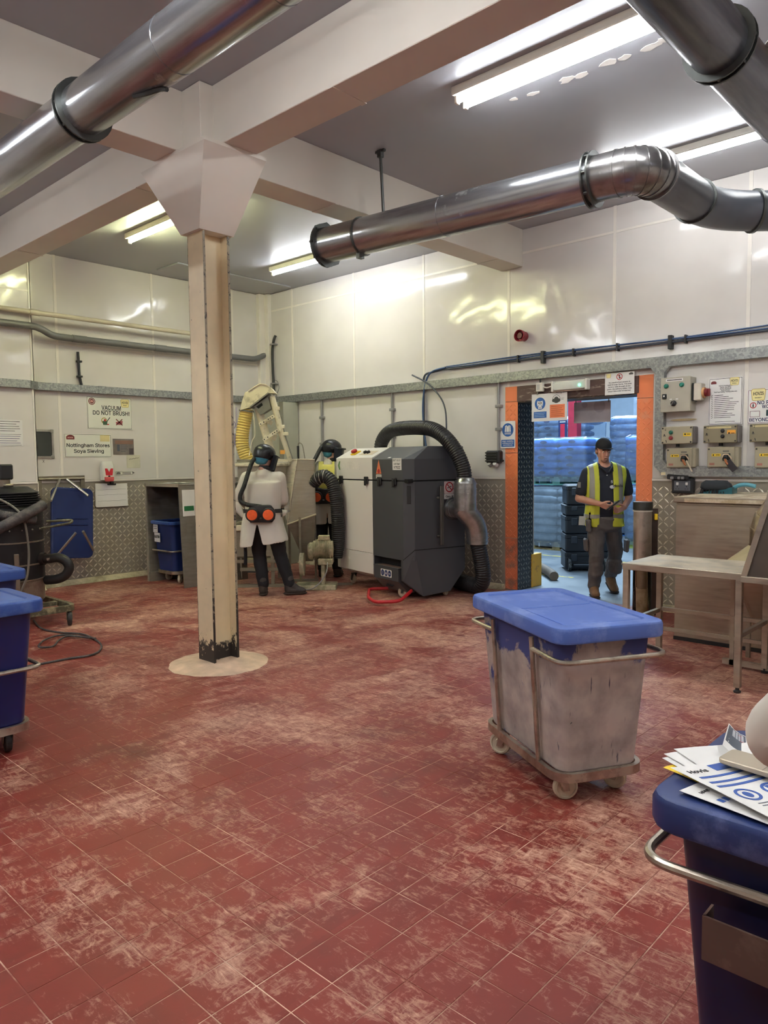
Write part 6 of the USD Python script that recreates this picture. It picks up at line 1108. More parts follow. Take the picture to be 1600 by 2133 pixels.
def pallet(t, w, d, z, m):
    for y in (-d/2+.05, 0, d/2-.05): obj('skid', bx(-w/2, w/2, y-.05, y+.05, z, z+.025), m, t, smooth=False)
    for x in np.linspace(-w/2+.07, w/2-.07, 3):
        for y in (-d/2+.06, 0, d/2-.06): obj('block', bx(x-.07, x+.07, y-.06, y+.06, z+.025, z+.115), m, t, smooth=False)
    for x in np.linspace(-w/2+.05, w/2-.05, 7): obj('deck_board', bx(x-.045, x+.045, -d/2, d/2, z+.115, z+.14), m, t, smooth=False)
def load(label, x, y, z, layers, mb, mp, film=1, cols=2, rows=2, print_=True, nm='pallet_load', rz=0, hb=.128):
    t = thing(nm, label, 'pallet', (x, y, z), rz, 'wrapped pallets of bags in the store'); w, d = cols*.53+.02, rows*.42+.02
    pallet(t, w, d, 0, mp); k = int(abs(x*13+z*5))
    for l in range(layers):
        for i in range(cols):
            for j in range(rows):
                if 0 < j < rows-1 or (j == rows-1 and l < layers-1): continue           # only the bags one can see round the front, sides and top
                g = obj('bag', mv(rot(BAGS[(k+i+l) % 4], 180*((i+l) % 2), (0, 0, 1)), (i-(cols-1)/2)*.53+.012*math.sin(l*2.3+i), (j-(rows-1)/2)*.42-.012*math.cos(l*1.7+i), .145+hb*(l+.5)), mb, t, smooth=True)
                if print_ and j == 0 and (l+i) % 1 == 0: obj('bag_print', mv(stand(extr(affinity.scale(Point(0, 0).buffer(1, 10), .065, .026), .002)), (i-(cols-1)/2)*.53+.03*math.sin(l*5+i), -d/2-.012, .145+hb*(l+.5)), M_LOGOB, g, smooth=False)
    if film:
        zt = .145+hb*layers; f = loft([(w+.03, d+.03, .05, .06), (w+.05, d+.06, .05, .3), (w+.045, d+.055, .05, zt-.02), (w-.05, d-.04, .05, zt+.02)], k=6, caps=False)
        f = f.subdivide_to_size(.09); f = trimesh.Trimesh(f.vertices, f.faces, process=True); f.vertices += f.vertex_normals*((meshkit.fbm(f.vertices*V(9, 9, 5), 3, 5)-.5)*.028)[:, None]; obj('stretch_film', f, M_FILM, t, smooth=True)
    return t
M_PALG = paint('pallet_green', s2l(96, 150, 140), .5, var=.06); M_PALB = paint('pallet_blue', s2l(44, 96, 150), .5, var=.06); M_WOOD = worn('pallet_wood', s2l(132, 110, 74), s2l(170, 150, 100), .4, .6, scale=9., rough=.8, rough2=.9)
load('wrapped pallet of grey filmed bags on the floor left of the tool cases', -6.33, 11.45, 0, 7, M_BAGG, M_WOOD, print_=False, hb=.131)
load('green pallet of blue bags stacked above the grey filmed pallet', -6.33, 11.45, 1.10, 5, M_BAGB, M_PALG)
load('wrapped pallet of pale bags on the floor right of the man', -5.05, 12.5, 0, 7, M_BAGW, paint('pallet_lime', s2l(170, 186, 90), .5), print_=False, hb=.131)
load('blue pallet of blue bags stacked at the right of the doorway view', -5.05, 12.5, 1.10, 5, M_BAGB, M_PALG, hb=.135)
load('pallet of pale blue bags behind at the upper left of the doorway view', -7.75, 13.6, 1.15, 8, M_BAGW, M_PALB, cols=3, hb=.132)
load('wrapped base pallet under the pale blue bags at the back left', -7.75, 13.6, 0, 7, M_BAGB, M_PALB, cols=3, print_=False)
load('pallet of pale bags behind the red post', -5.95, 14.3, 1.15, 8, M_BAGW, M_PALB, cols=3, print_=False, hb=.132)
load('wrapped base pallet behind the red post', -5.95, 14.3, 0, 7, M_BAGB, M_PALB, cols=3, print_=False)
t = thing('store_post', 'red steel post between the pallets in the store', 'post', (-6.72, 12.35, 0)); obj('post', bx(-.09, .09, -.09, .09, 0, 5.2, .01), paint('post_red', s2l(176, 48, 66), .45), t, smooth=False); obj('base_plate', bx(-.15, .15, -.15, .15, 0, .02), M_FLANGE, t, smooth=False)
b = board('fire_point_sign', 'dark blue and red fire point sign beside the red post', 'sign', (-6.91, 12.26, 2.08), 0, .17, .44, .01, paint('sign_blue_dark', s2l(40, 56, 96), .5)); put(b, 'red_panel', sbox(-.045, -.2, .045, .10), paint('sign_red', s2l(196, 44, 66), .5)); put(b, 'white_line', sbox(-.06, .13, .06, .145), M_PAPER); put(b, 'white_line', sbox(-.06, .165, .06, .18), M_PAPER)
t = thing('pallet_rack', 'pale racking beams at the upper right of the doorway view', 'rack', (-5.6, 15.6, 0)); M_RK = paint('rack_pale', s2l(190, 204, 220), .45)
for x in (-1.4, 1.4): obj('upright', bx(x-.05, x+.05, -.05, .05, 0, 4.5), M_RK, t, smooth=False)
for z in (2.72, 2.88, 3.04, 3.3): obj('beam', bx(-1.4, 1.4, -.06, -.02, z, z+.08, .006), M_RK, t, smooth=False)
obj('deck', bx(-1.4, 1.4, -.02, 1.0, 3.1, 3.14), M_RK, t, smooth=False)
# tool cases on wheels
M_CASE = paint('case_black', s2l(22, 26, 34), .45, var=.1); M_CASE2 = paint('case_edge', s2l(40, 46, 56), .4)
hs = [(.0, .27), (.27, .52), (.52, .77), (.77, .915), (.915, 1.19)]
labs = ['wheeled bottom case of the black tool case stack', 'second black tool case from the floor, with a white label', 'third black tool case from the floor', 'shallow black tool case fourth from the floor', 'topmost black tool case of the stack beside the man']
for i, (z0, z1) in enumerate(hs):
    t = thing('tool_case', labs[i], 'tool case', (-4.955, 9.42, z0+(.03 if i == 0 else .002)), 38, 'stack of black tool cases'); h = z1-z0-(.03 if i == 0 else .004); W2 = .30 if i < 4 else .285
    obj('case', loft([(2*W2-.03, .40, .03, .0), (2*W2, .42, .03, .02), (2*W2, .42, .03, h*.72), (2*W2-.015, .41, .03, h*.74)]), M_CASE, t, smooth=30); obj('lid', loft([(2*W2+.01, .43, .03, h*.74), (2*W2+.01, .43, .03, h*.93), (2*W2-.04, .39, .03, h)]), M_CASE, t, smooth=30)
    obj('latch', cat([bx(x-.04, x+.04, -.228, -.212, h*.45, h*.85, .006) for x in (-.18, .18)]), M_CASE2, t, smooth=False)
    for k in range(2): obj('label_line', bx(-.24, -.13, -.2125, -.2105, h*.60+k*.022, h*.60+k*.022+.008), M_CASE2, t, smooth=False)
    if i == 1: obj('white_label', bx(.10, .16, -.2135, -.2105, .06, .16), paint('label_grey_white', s2l(170, 176, 182), .5), t, smooth=False)
    if i == 0:
        for x in (-.24, .24): obj('wheel', mv(rot(lathe([(0, -.025), (.05, -.025), (.06, -.02), (.085, -.02), (.09, -.012), (.09, .012), (.085, .02), (.06, .02), (.05, .025), (0, .025)], 24), 90, (0, 1, 0)), x, -.20, .06), worn('case_wheel', s2l(30, 32, 36), s2l(110, 112, 110), .5, .6, scale=20.), t, smooth=35)
        obj('axle_guard', bx(-.20, .20, -.24, -.2, .03, .07, .01), M_CASE2, t, smooth=False)
t = thing('suction_hose', 'fat grey hose end lying on the floor behind the yellow corner guard', 'hose', (-5.0, 8.4, 0)); obj('hose', corr(spline([(-.75, .75, .07), (-.35, .45, .07), (-.0, .12, .065), (.16, -.05, .062), (.24, -.15, .06)], 8), .06, .03, .006, 16), paint('hose_taupe', s2l(110, 96, 84), .7), t, smooth=60)

# ================================================================== PEOPLE
def solid(bones):
    return m3.Manifold.batch_boolean([m3.Manifold.batch_hull([ball(p, r) for p, r in b]) for b in bones], m3.OpType.Add)
def skin(m, res=.015, it=6):
    t = as_tri(m.refine_to_length(res)); t = trimesh.Trimesh(t.vertices, t.faces, process=True)
    if it: trimesh.smoothing.filter_taubin(t, lamb=.5, nu=-.53, iterations=it)
    return t
def to_m(t): return m3.Manifold(m3.Mesh(np.asarray(t.vertices, np.float32), np.asarray(t.faces, np.uint32)))
def boxm(x0, x1, y0, y1, z0, z1): return m3.Manifold.cube((x1-x0, y1-y0, z1-z0)).translate((x0, y0, z0))
def folds(t, amp=.008, sc=(6, 6, 3), seed=1):
    t = t.copy(); n = t.vertex_normals; t.vertices = t.vertices+n*((meshkit.fbm(t.vertices*V(*sc), 3, seed)-.5)*2*amp)[:, None]; return t
def head_m(c, yaw, pitch):
    """a head with brow, nose, lips, chin and ears; it looks along -y before it is turned"""
    h = solid([[((0, .012, .035), (.076, .094, .086)), ((0, -.035, -.03), (.060, .056, .066))], [((0, -.035, -.03), (.060, .056, .066)), ((0, -.052, -.088), (.034, .032, .026)), ((0, .03, -.05), (.058, .05, .045))],
               [((0, -.094, .012), (.009, .010, .012)), ((0, -.113, -.024), (.014, .012, .010))], [((-.034, -.082, .026), (.020, .012, .008)), ((.034, -.082, .026), (.020, .012, .008))],
               [((-.018, -.094, -.056), (.010, .009, .006)), ((.018, -.094, -.056), (.010, .009, .006))], [((.076, .014, -.012), (.010, .018, .030))], [((-.076, .014, -.012), (.010, .018, .030))]])
    return h.rotate((pitch, 0, yaw)).translate(tuple(c))
def hpt(c, yaw, pitch, p):
    a, b = math.radians(pitch), math.radians(yaw); x, y, z = p; y, z = y*math.cos(a)-z*math.sin(a), y*math.sin(a)+z*math.cos(a)
    return V(c[0]+x*math.cos(b)-y*math.sin(b), c[1]+x*math.sin(b)+y*math.cos(b), c[2]+z)
def hmesh(m, c, yaw, pitch): return mv(rot(rot(m, pitch, (1, 0, 0)), yaw, (0, 0, 1)), *c)
def hand(w, d, palm, curl, thumb):
    """palm and five fingers as chains: w wrist, d the direction of the fingers, palm its facing, thumb the side of the thumb"""
    w, d, palm, th = (V(*k) for k in (w, d, palm, thumb)); d /= np.linalg.norm(d); palm /= np.linalg.norm(palm); th /= np.linalg.norm(th)
    kn = w+d*.085; b = [[(w, .024), (w+d*.03+th*.022, .018), (w+d*.03-th*.022, .017)], [(w+d*.02+th*.02, .017), (w+d*.02-th*.02, .016), (kn+th*.028, .0115), (kn-th*.028, .0105)]]
    for i, L in enumerate((.072, .080, .074, .058)):
        p = kn+th*(.028-.019*i); a = curl*.5; cur, dd = p, d
        for k, f in enumerate((.46, .31, .23)):
            an = a*(1+.5*k); dd = d*math.cos(an)+palm*math.sin(an); q = cur+dd*L*f; b.append([(cur, .0098-.0007*k), (q, .0091-.0008*k)]); cur = q; a += curl*.45
    p0 = w+d*.025+th*.026; p1 = p0+d*.03+th*.022+palm*.012; p2 = p1+d*.030+th*.004+palm*.012; b += [[(p0, .014), (p1, .0115)], [(p1, .0112), (p2, .0095)]]
    return b
M_SKIN = paint('skin_tan', s2l(200, 146, 122), .5, var=.06, scale=18.); M_SKIN2 = paint('skin_light', s2l(206, 158, 138), .5, var=.05, scale=18.); M_HAIR = paint('hair_dark', s2l(58, 46, 40), .7)
M_SHIRT = paint('shirt_navy', s2l(38, 40, 50), .85, var=.15, scale=9., bump=.2, bscale=30.); M_VEST = paint('vest_yellow', s2l(206, 208, 62), .6, var=.06, scale=8.); M_REFL = paint('reflective_grey', s2l(150, 146, 134), .4); M_TROU = paint('trousers_grey', s2l(98, 90, 86), .9, var=.12, scale=8., bump=.2, bscale=40.)
M_BOOT = paint('boots_tan', s2l(132, 96, 64), .7, var=.15, scale=14.); M_SOLE = paint('boot_sole', s2l(60, 46, 38), .8); M_BLACKCL = paint('cloth_black', s2l(26, 25, 28), .8, var=.1); M_COAT = paint('coat_white', s2l(214, 208, 196), .85, var=.03, scale=5.)
# ---- the man in the doorway
t = thing('person', 'man in black cap and yellow vest walking through the doorway with a phone', 'person', (-3.80, 7.66, 0), 43)
HC = (-.022, -.03, 1.625); HY, HP = 4, 15            # he looks down at his hands
arms = {'l': ((-.185, .0, 1.385), (-.275, .02, 1.10), (-.115, -.245, 1.055)), 'r': ((.205, .0, 1.385), (.285, .03, 1.10), (.155, -.215, 1.01))}
legs = {'l': ((-.09, .0, .86), (-.105, -.09, .47), (-.105, .0, .10)), 'r': ((.10, .02, .86), (.150, .05, .48), (.180, .33, .17))}
tors = [[((-.12, .0, .90), (.07, .10, .08)), ((.12, .0, .90), (.07, .10, .08)), ((-.10, -.01, 1.08), (.075, .105, .08)), ((.10, -.01, 1.08), (.075, .105, .08))],
        [((-.10, -.01, 1.08), (.075, .105, .08)), ((.10, -.01, 1.08), (.075, .105, .08)), ((-.12, .005, 1.28), (.075, .10, .09)), ((.13, .005, 1.28), (.075, .10, .09))],
        [((-.12, .005, 1.28), (.075, .10, .09)), ((.13, .005, 1.28), (.075, .10, .09)), ((-.165, .0, 1.38), .055), ((.185, .0, 1.38), .055), ((0, .01, 1.45), .06)]]
neck = [[((0, .02, 1.42), .062), ((-.012, -.005, 1.56), .056)]]
bb = tors+neck
for a, b, c in arms.values(): bb += [[(a, .056), (b, .044)], [(b, .044), (c, .029)]]
for a, b, c in legs.values(): bb += [[(a, .085), (b, .058)], [(b, .058), (c, .04)]]
bb += hand(arms['l'][2], (.80, -.36, -.38), (.3, .3, .8), .9, (.1, -.5, .6)); bb += hand(arms['r'][2], (-.78, -.36, -.28), (-.2, .2, .9), .6, (.1, -.45, .7))
obj('body', skin(m3.Manifold.batch_boolean([solid(bb), head_m(HC, HY, HP)], m3.OpType.Add), .010, 4), M_SKIN, t, smooth=True)
for s in (-1, 1):
    obj('eye', mv(trimesh.creation.icosphere(2, .0085), *hpt(HC, HY, HP, (s*.031, -.082, .008))), paint('eye_white', s2l(206, 196, 188), .3), t, smooth=True); obj('pupil', mv(trimesh.creation.icosphere(1, .0048), *hpt(HC, HY, HP, (s*.031, -.0885, .005))), M_BLK, t, smooth=True)
    obj('eyebrow', hmesh(mv(rot(bx(-.018, .018, -.006, .004, -.003, .003, .002), -s*6, (0, 1, 0)), s*.033, -.089, .032), HC, HY, HP), M_HAIR, t, smooth=False)
obj('mouth', hmesh(bx(-.020, .020, -.1035, -.098, -.0575, -.0545, .001), HC, HY, HP), paint('lip', s2l(140, 84, 76), .5), t, smooth=False)
obj('stubble', hmesh(as_tri(solid([[((0, -.052, -.09), (.036, .0335, .0275)), ((0, -.052, -.083), (.038, .033, .02))]])), HC, HY, HP), paint('stubble', s2l(160, 116, 98), .7), t, smooth=True)
obj('hair', hmesh(as_tri(solid([[((0, .03, .02), (.080, .085, .06)), ((0, .035, -.02), (.076, .075, .04))]])-boxm(-.2, .2, -.2, -.02, -.2, .2)), HC, HY, HP), M_HAIR, t, smooth=True)
capm = as_tri((solid([[((0, .012, .055), (.086, .104, .092))]])-boxm(-.2, .2, -.2, .2, -.2, .040))); obj('cap', hmesh(capm, HC, HY, HP), M_BLACKCL, t, smooth=True)
pk = tube_rings([np.stack([q*.078*np.cos(np.linspace(np.pi, 2*np.pi, 16)), -.055+q*.082*np.sin(np.linspace(np.pi, 2*np.pi, 16))-.0, np.full(16, z)+.010*np.cos(np.linspace(-1.4, 1.4, 16))], 1) for q, z in ((1., .040), (1.02, .044), (1., .048))])
obj('cap_peak', hmesh(pk, HC, HY, HP), M_BLACKCL, t, smooth=30)
big = lambda bs, k: [[(p, tuple(np.broadcast_to(np.array(r, float), 3)+k)) for p, r in b] for b in bs]
shirt = solid(big(tors, .010))
for k, (a, b, c) in arms.items(): m_ = tuple(V(*a)*.28+V(*b)*.72); shirt = shirt+solid([[(a, .070), (m_, .068)]])
shirt = shirt-boxm(-.6, .6, -.6, .6, 0, .875)-solid([[((0, -.03, 1.50), (.062, .075, .06))]]); obj('polo_shirt', folds(skin(shirt, .02, 4), .006), M_SHIRT, t, smooth=True)
obj('collar', tube(spline([(-.012, -.108, 1.385), (-.055, -.075, 1.435), (-.07, .0, 1.468), (0, .06, 1.48), (.07, .0, 1.468), (.05, -.075, 1.435), (.012, -.108, 1.385)], 5), 1., sect=[(-.004, -.018), (.004, -.018), (.004, .018), (-.004, .018)], up=(-1, 0, 0)), M_SHIRT, t, smooth=40); obj('shirt_button', mv(trimesh.creation.icosphere(1, .006), -.005, -.116, 1.36), M_PAPER, t, smooth=True)
vo = solid(big(tors, .026))+solid([[((-.13, .0, .84), (.075, .12, .06)), ((.14, .0, .84), (.075, .12, .06)), ((-.11, 0, 1.05), (.09, .13, .06)), ((.11, 0, 1.05), (.09, .13, .06))], [((-.13, .0, .80), (.075, .12, .04)), ((.15, .0, .80), (.075, .12, .04)), ((-.11, 0, .9), (.09, .13, .06)), ((.11, 0, .9), (.09, .13, .06))]])
vi = solid(big(tors, .013))+boxm(-.19, .19, -.10, .10, .5, .95)
vest = vo-vi-boxm(-.085, .065, -.5, .0, .5, 1.6)-boxm(-.075, .075, -.5, .5, 1.40, 1.7)-boxm(-.6, .6, -.6, .6, 0, .79)-boxm(-.6, -.205, -.07, .09, 1.12, 1.7)-boxm(.225, .6, -.07, .09, 1.12, 1.7)
obj('hi_vis_vest', folds(skin(vest, .02, 1), .004, seed=4), M_VEST, t, smooth=40)
def band(name, cut, k=.0045): obj(name, folds(skin((solid(big(tors, .026+k))+solid([[((-.13, .0, .84), tuple(V(.075, .12, .06)+k)), ((.14, .0, .84), tuple(V(.075, .12, .06)+k)), ((-.11, 0, 1.05), tuple(V(.09, .13, .06)+k)), ((.11, 0, 1.05), tuple(V(.09, .13, .06)+k))]])-vi) ^ cut, .02, 0), .004, seed=4), M_REFL, t, smooth=40)
gap = boxm(-.085, .065, -.5, .0, .5, 1.7); out_ = boxm(-.6, -.205, -.07, .09, 1.12, 1.7)+boxm(.225, .6, -.07, .09, 1.12, 1.7)
band('reflective_band', boxm(-.6, .6, -.6, .6, 1.03, 1.075)-gap); band('reflective_band', boxm(-.6, .6, -.6, .6, .885, .93)-gap)
for x in (-.165, .145): band('shoulder_band', boxm(x-.022, x+.025, -.6, .6, 1.075, 1.6)-gap-out_)
obj('vest_card', mv(rot(bx(-.035, .035, -.003, .0, -.05, .05), 4, (0, 1, 0)), -.26, -.06, .86), paint('card_clear', s2l(196, 196, 186), .3), t, smooth=False)
M_WP = paint('print_shirt_white', s2l(220, 220, 222), .6)
for s, x, z, w, h in (('S', .040, 1.275, .022, .028), ('Hovis', .110, 1.232, .10, .026)): obj('lettering', mv(stand(text(s, h, True, .003, w)), x, -.142, z), M_WP if s == 'S' else M_INK, t, smooth=False)
obj('badge', mv(stand(extr(affinity.scale(Point(0, 0).buffer(1, 12), .028, .02), .002)), .05, -.128, 1.232), M_WP, t, smooth=False)
obj('arm_badge', mv(rot(bx(-.002, .002, -.02, .02, -.03, .03), 35, (0, 0, 1)), -.292, -.055, 1.255), M_COND, t, smooth=False)
tr = solid([[((-.09, 0, .88), (.10, .125, .06)), ((.10, 0, .88), (.10, .125, .06)), ((-.09, 0, .78), (.10, .12, .06)), ((.10, .01, .78), (.10, .12, .06))]])
for a, b, c in legs.values(): tr = tr+solid([[(V(*a)-V(0, 0, .06), .102), (b, .080)], [(b, .080), (V(*c)+V(0, 0, .03), .068)], [(V(*b)+V(0, .01, -.10), (.082, .084, .05)), (V(*b)+V(0, .015, -.20), (.078, .08, .05))]])
obj('cargo_trousers', folds(skin(tr-boxm(-1, 1, -1, 1, .935, 2), .018, 4), .013, (9, 9, 16), 6), M_TROU, t, smooth=True)
for s, x, y, z in ((-1, -.205, -.03, .60), (1, .265, .03, .58), (-1, -.20, -.10, .82)): obj('cargo_pocket', rot(bx(x-.018, x+.018, y-.06, y+.06, z-.085, z+.06, .014), s*4, (0, 1, 0), (x, y, z)), M_TROU, t, smooth=False)
def boot(t, ank, toe, heel_up=0., m=M_BOOT, sole=M_SOLE, s=1.):
    a = V(*ank); d = V(toe[0], toe[1], 0); d /= np.linalg.norm(d); hb = a-d*.055*s; fz = 0
    def P(f, z): return tuple(hb+d*f*s+V(0, 0, z-a[2]+.0))
    rise = lambda f: heel_up*max(0, 1-f/.19)
    up = skin(solid([[(P(.05, .19+rise(.05)), .056), (P(.045, .06+rise(.045)), .052)], [(P(.045, .06+rise(.045)), .052), (P(.14, .055+rise(.14)), (.05, .05, .045)), (P(.20, .045), (.048, .048, .036))], [(P(.05, .12+rise(.05)), .054), (P(.13, .07+rise(.13)), .046)]]), .014, 5)
    obj('boot', up, m, t, smooth=True); obj('boot_sole', skin(solid([[(P(.03, .018+rise(.03)), (.05, .05, .016)), (P(.12, .016+rise(.12)), (.05, .05, .016))], [(P(.12, .016+rise(.12)), (.05, .05, .016)), (P(.21, .016), (.05, .05, .016))]]), .016, 2), sole, t, smooth=40)
boot(t, (-.105, .0, .10-.10), (-.12, -1)); boot(t, (.180, .33, .0), (.05, -1), .09)
ph = thing('mobile_phone', 'black phone in the hands of the man in the doorway', 'phone', (-3.80+(.0)*.731-(-.335)*.682, 7.66+(.0)*.682+(-.335)*.731, 1.045), 43)
obj('phone', rot(rot(bx(-.042, .042, -.085, .085, -.006, .006, .004), -38, (1, 0, 0)), 60, (0, 0, 1)), M_BLK, ph, smooth=False); obj('screen', rot(rot(bx(-.036, .036, -.078, .078, .0055, .0066), -38, (1, 0, 0)), 60, (0, 0, 1)), paint('screen_dark', s2l(36, 38, 44), .15), ph, smooth=False)
# ---- the two masked workers
M_HELM = paint('helmet_black', s2l(32, 34, 38), .3, var=.06); M_NET = paint('hair_net_teal', s2l(70, 136, 156), .8, var=.15, scale=30.); M_VISOR = paint('visor_smoke', s2l(40, 46, 56), .12); M_PACK = paint('pack_black', s2l(30, 28, 30), .5); M_FILT = paint('filter_orange', s2l(236, 96, 40), .5, var=.08, scale=40.); M_RHOSE = paint('breathing_hose', s2l(34, 36, 34), .5)
def helmet(t, c, yaw, pitch):
    sh = solid([[((0, .012, .045), (.112, .135, .105)), ((0, .045, -.01), (.098, .098, .05))]])-boxm(-.3, .3, -.3, .3, -.3, -.03)-boxm(-.3, .3, -.3, -.035, -.3, .03); obj('helmet', hmesh(as_tri(sh), c, yaw, pitch), M_HELM, t, smooth=True)
    obj('helmet_brim', hmesh(as_tri(solid([[((-.085, -.07, .03), (.03, .05, .016)), ((.085, -.07, .03), (.03, .05, .016)), ((0, -.165, .035), (.05, .02, .012))]])), c, yaw, pitch), M_HELM, t, smooth=True)
    obj('visor', hmesh(as_tri(solid([[((0, -.05, .03), (.118, .112, .03)), ((0, -.055, -.13), (.092, .098, .02))]])-solid([[((0, -.05, .03), (.112, .106, .05)), ((0, -.055, -.14), (.086, .092, .04))]])-boxm(-.3, .3, -.035, .3, -.3, .3)), c, yaw, pitch), M_VISOR, t, smooth=40)
    for s in (-1, 1): obj('pivot', hmesh(mv(rot(lathe([(0, 0), (.026, 0), (.024, .012), (0, .014)], 16), 90*s, (0, 1, 0)), s*.106, -.01, .04), c, yaw, pitch), M_PACK, t, smooth=40)
    obj('hair_net', hmesh(as_tri(solid([[((0, .035, -.03), (.088, .09, .04)), ((0, .045, -.075), (.074, .06, .025))]])-boxm(-.3, .3, -.3, -.005, -.3, .3)), c, yaw, pitch), M_NET, t, smooth=True)
    obj('chin_skirt', hmesh(as_tri(solid([[((0, -.045, -.115), (.088, .092, .03)), ((0, -.03, -.14), (.07, .07, .02))]])), c, yaw, pitch), M_PACK, t, smooth=True)
def pack(t, x, z, y):
    obj('blower_pack', mv(loft([(.25, .075, .03, -.10), (.31, .085, .035, -.06), (.32, .085, .035, .03), (.24, .075, .03, .085), (.20, .06, .025, .095)]), x, y, z), M_PACK, t, smooth=35)
    for s in (-1, 1):
        obj('filter_housing', mv(rot(lathe([(0, 0), (.074, 0), (.078, .006), (.078, .03), (.07, .04), (0, .04)], 26), 90, (1, 0, 0)), x+s*.09, y-.035, z-.012), M_PACK, t, smooth=35); obj('orange_filter', mv(rot(lathe([(0, .036), (.058, .036), (.06, .042), (.056, .047), (0, .048)], 26), 90, (1, 0, 0)), x+s*.09, y-.035, z-.012), M_FILT, t, smooth=35)
    obj('clip', bx(x-.012, x+.012, y-.048, y-.036, z-.06, z-.045, .003), M_FLANGE, t, smooth=False)
def worker(t, head, hy, hp, sh, el, hd, hip, kn, an, toes, coat, slit, hem, waist=1.0):
    c = V(*head); bb = [[(sh[0], .06), (sh[1], .06), (((sh[0][0]+sh[1][0])/2, (sh[0][1]+sh[1][1])/2, 1.14), (.15, .10, .1))],
        [(((sh[0][0]+sh[1][0])/2, .0, 1.12), (.15, .10, .1)), (((hip[0][0]+hip[1][0])/2, .0, .88), (.15, .11, .09))], [(((sh[0][0]+sh[1][0])/2, 0, 1.42), .06), ((c[0], c[1]+.0, c[2]-.08), .055)]]
    for i in (0, 1):
        bb += [[(sh[i], .055), (el[i], .044)], [(el[i], .044), (hd[i], .029)], [(hip[i], .085), (kn[i], .058)], [(kn[i], .058), (an[i], .042)]]
        d = V(*hd[i])-V(*el[i]); bb += hand(hd[i], d, (0, .2, -1), .7, (-1 if i else 1, .1, .2))
    obj('body', skin(m3.Manifold.batch_boolean([solid(bb), head_m(head, hy, hp)], m3.OpType.Add), .014, 4), M_SKIN2, t, smooth=True)
    tr = solid([[(V(*hip[0])+V(0, 0, .04), .10), (V(*hip[1])+V(0, 0, .04), .10)]])
    for i in (0, 1): tr = tr+solid([[(hip[i], .108), (kn[i], .080)], [(kn[i], .080), (V(*an[i])+V(0, 0, .02), .066)]])
    obj('trousers', folds(skin(tr, .02, 4), .010, (8, 8, 14), 8), M_BLACKCL, t, smooth=True)
    mx = (sh[0][0]+sh[1][0])/2
    def secs(k):
        return [(hem[2]+k*2, hem[3]+k*2, .12, hem[4]-.12, hem[0], hem[1])]+[(w+k*2, d+k*2, min(w, d)*.42+k, z, x, y) for x, y, w, d, z in coat]
    outer, inner = to_m(loft(secs(.012), k=7)), to_m(loft(secs(.0), k=7))
    slv = solid([[(sh[i], .078), (el[i], .062)] for i in (0, 1)]+[[(el[i], .062), (V(*el[i])*.25+V(*hd[i])*.75, .052)] for i in (0, 1)]+[[(sh[0], .074), (sh[1], .074), ((mx, sh[0][1], 1.20), (.17, .12, .08))], [((mx, .0, 1.40), (.085, .075, .06)), ((c[0]*.6+mx*.4, c[1], c[2]-.125), (.072, .068, .02))]])
    cut = m3.Manifold.hull_points(np.array([(slit[0], y, slit[1]) for y in (-.6, 0)]+[(slit[2], y, .2) for y in (-.6, 0)]+[(slit[3], y, .2) for y in (-.6, 0)]))
    low = m3.Manifold.hull_points(np.array([(x, y, z) for y in (-.6, .6) for x, z in ((-.8, hem[5]), (.8, hem[6]), (-.8, -.3), (.8, -.3))]))
    obj('white_coat', folds(skin(((outer-(inner ^ boxm(-1, 1, -1, 1, 0, .98)))+slv)-cut-low, .022, 4), .014, (5, 5, 2.4), 3), M_COAT, t, smooth=45)
    for i in (0, 1): boot(t, (*an[i][:2], 0), toes[i], 0, paint('boots_dark', s2l(62, 54, 50), .6, var=.2, scale=20.), M_SOLE, 1.)
t = thing('person', 'worker in a white coat and black air helmet seen from behind, beside the column', 'person', (-6.79, 5.27, 0), 43)
worker(t, (.008, .03, 1.60), 132, 14, ((-.205, .02, 1.365), (.165, .03, 1.355)), ((-.325, .03, 1.12), (.205, .08, 1.10)), ((-.27, .26, 1.03), (.13, .33, 1.02)),
       ((-.09, .02, .86), (.09, .02, .86)), ((-.085, .06, .47), (.155, .07, .46)), ((-.04, .0, .11), (.262, .03, .11)), ((-.1, 1), (1, .2)),
       [(-.03, .015, .44, .31, .86), (-.025, .02, .37, .26, 1.0), (-.02, .02, .40, .27, 1.18), (-.02, .02, .42, .24, 1.32)], (-.07, .85, -.20, .09), (-.005, .01, .56, .40, .62, .50, .70))
helmet(t, (.008, .03, 1.60), 132, 14); pack(t, -.016, .965, -.17); obj('pack_belt', tube(spline([(-.17, -.15, .99), (-.245, .0, .985), (-.17, .19, .98), (0, .22, .98), (.16, .19, .98), (.215, .0, .985), (.14, -.15, .99)], 5), 1., sect=[(-.004, -.022), (.004, -.022), (.004, .022), (-.004, .022)], up=(-1, 0, 0)), M_PACK, t, smooth=40)
obj('breathing_hose', corr(spline([(-.085, -.02, 1.60), (-.12, -.07, 1.55), (-.155, -.12, 1.44), (-.20, -.17, 1.28), (-.245, -.18, 1.17), (-.235, -.18, 1.10), (-.16, -.19, 1.065), (-.06, -.18, 1.05), (-.01, -.17, 1.04)], 8), .026, .012, .003, 14), M_RHOSE, t, smooth=60)
obj('coat_flap', folds(hullp([(-.30, -.04, 1.09), (-.39, -.05, 1.085), (-.37, -.02, 1.02), (-.26, -.02, .90), (-.21, -.03, .86), (-.22, .02, .98)]).subdivide().subdivide(), .006), M_COAT, t, smooth=True); obj('coat_flap', hullp([(.20, -.05, 1.0), (.30, -.03, .985), (.22, -.05, .92), (.19, 0, .93)]), M_COAT, t, smooth=30)
obj('drawcord', tube(spline([(-.24, .0, .60), (-.235, .0, .5), (-.24, .0, .36)], 5), .02, 8), M_BLACKCL, t)
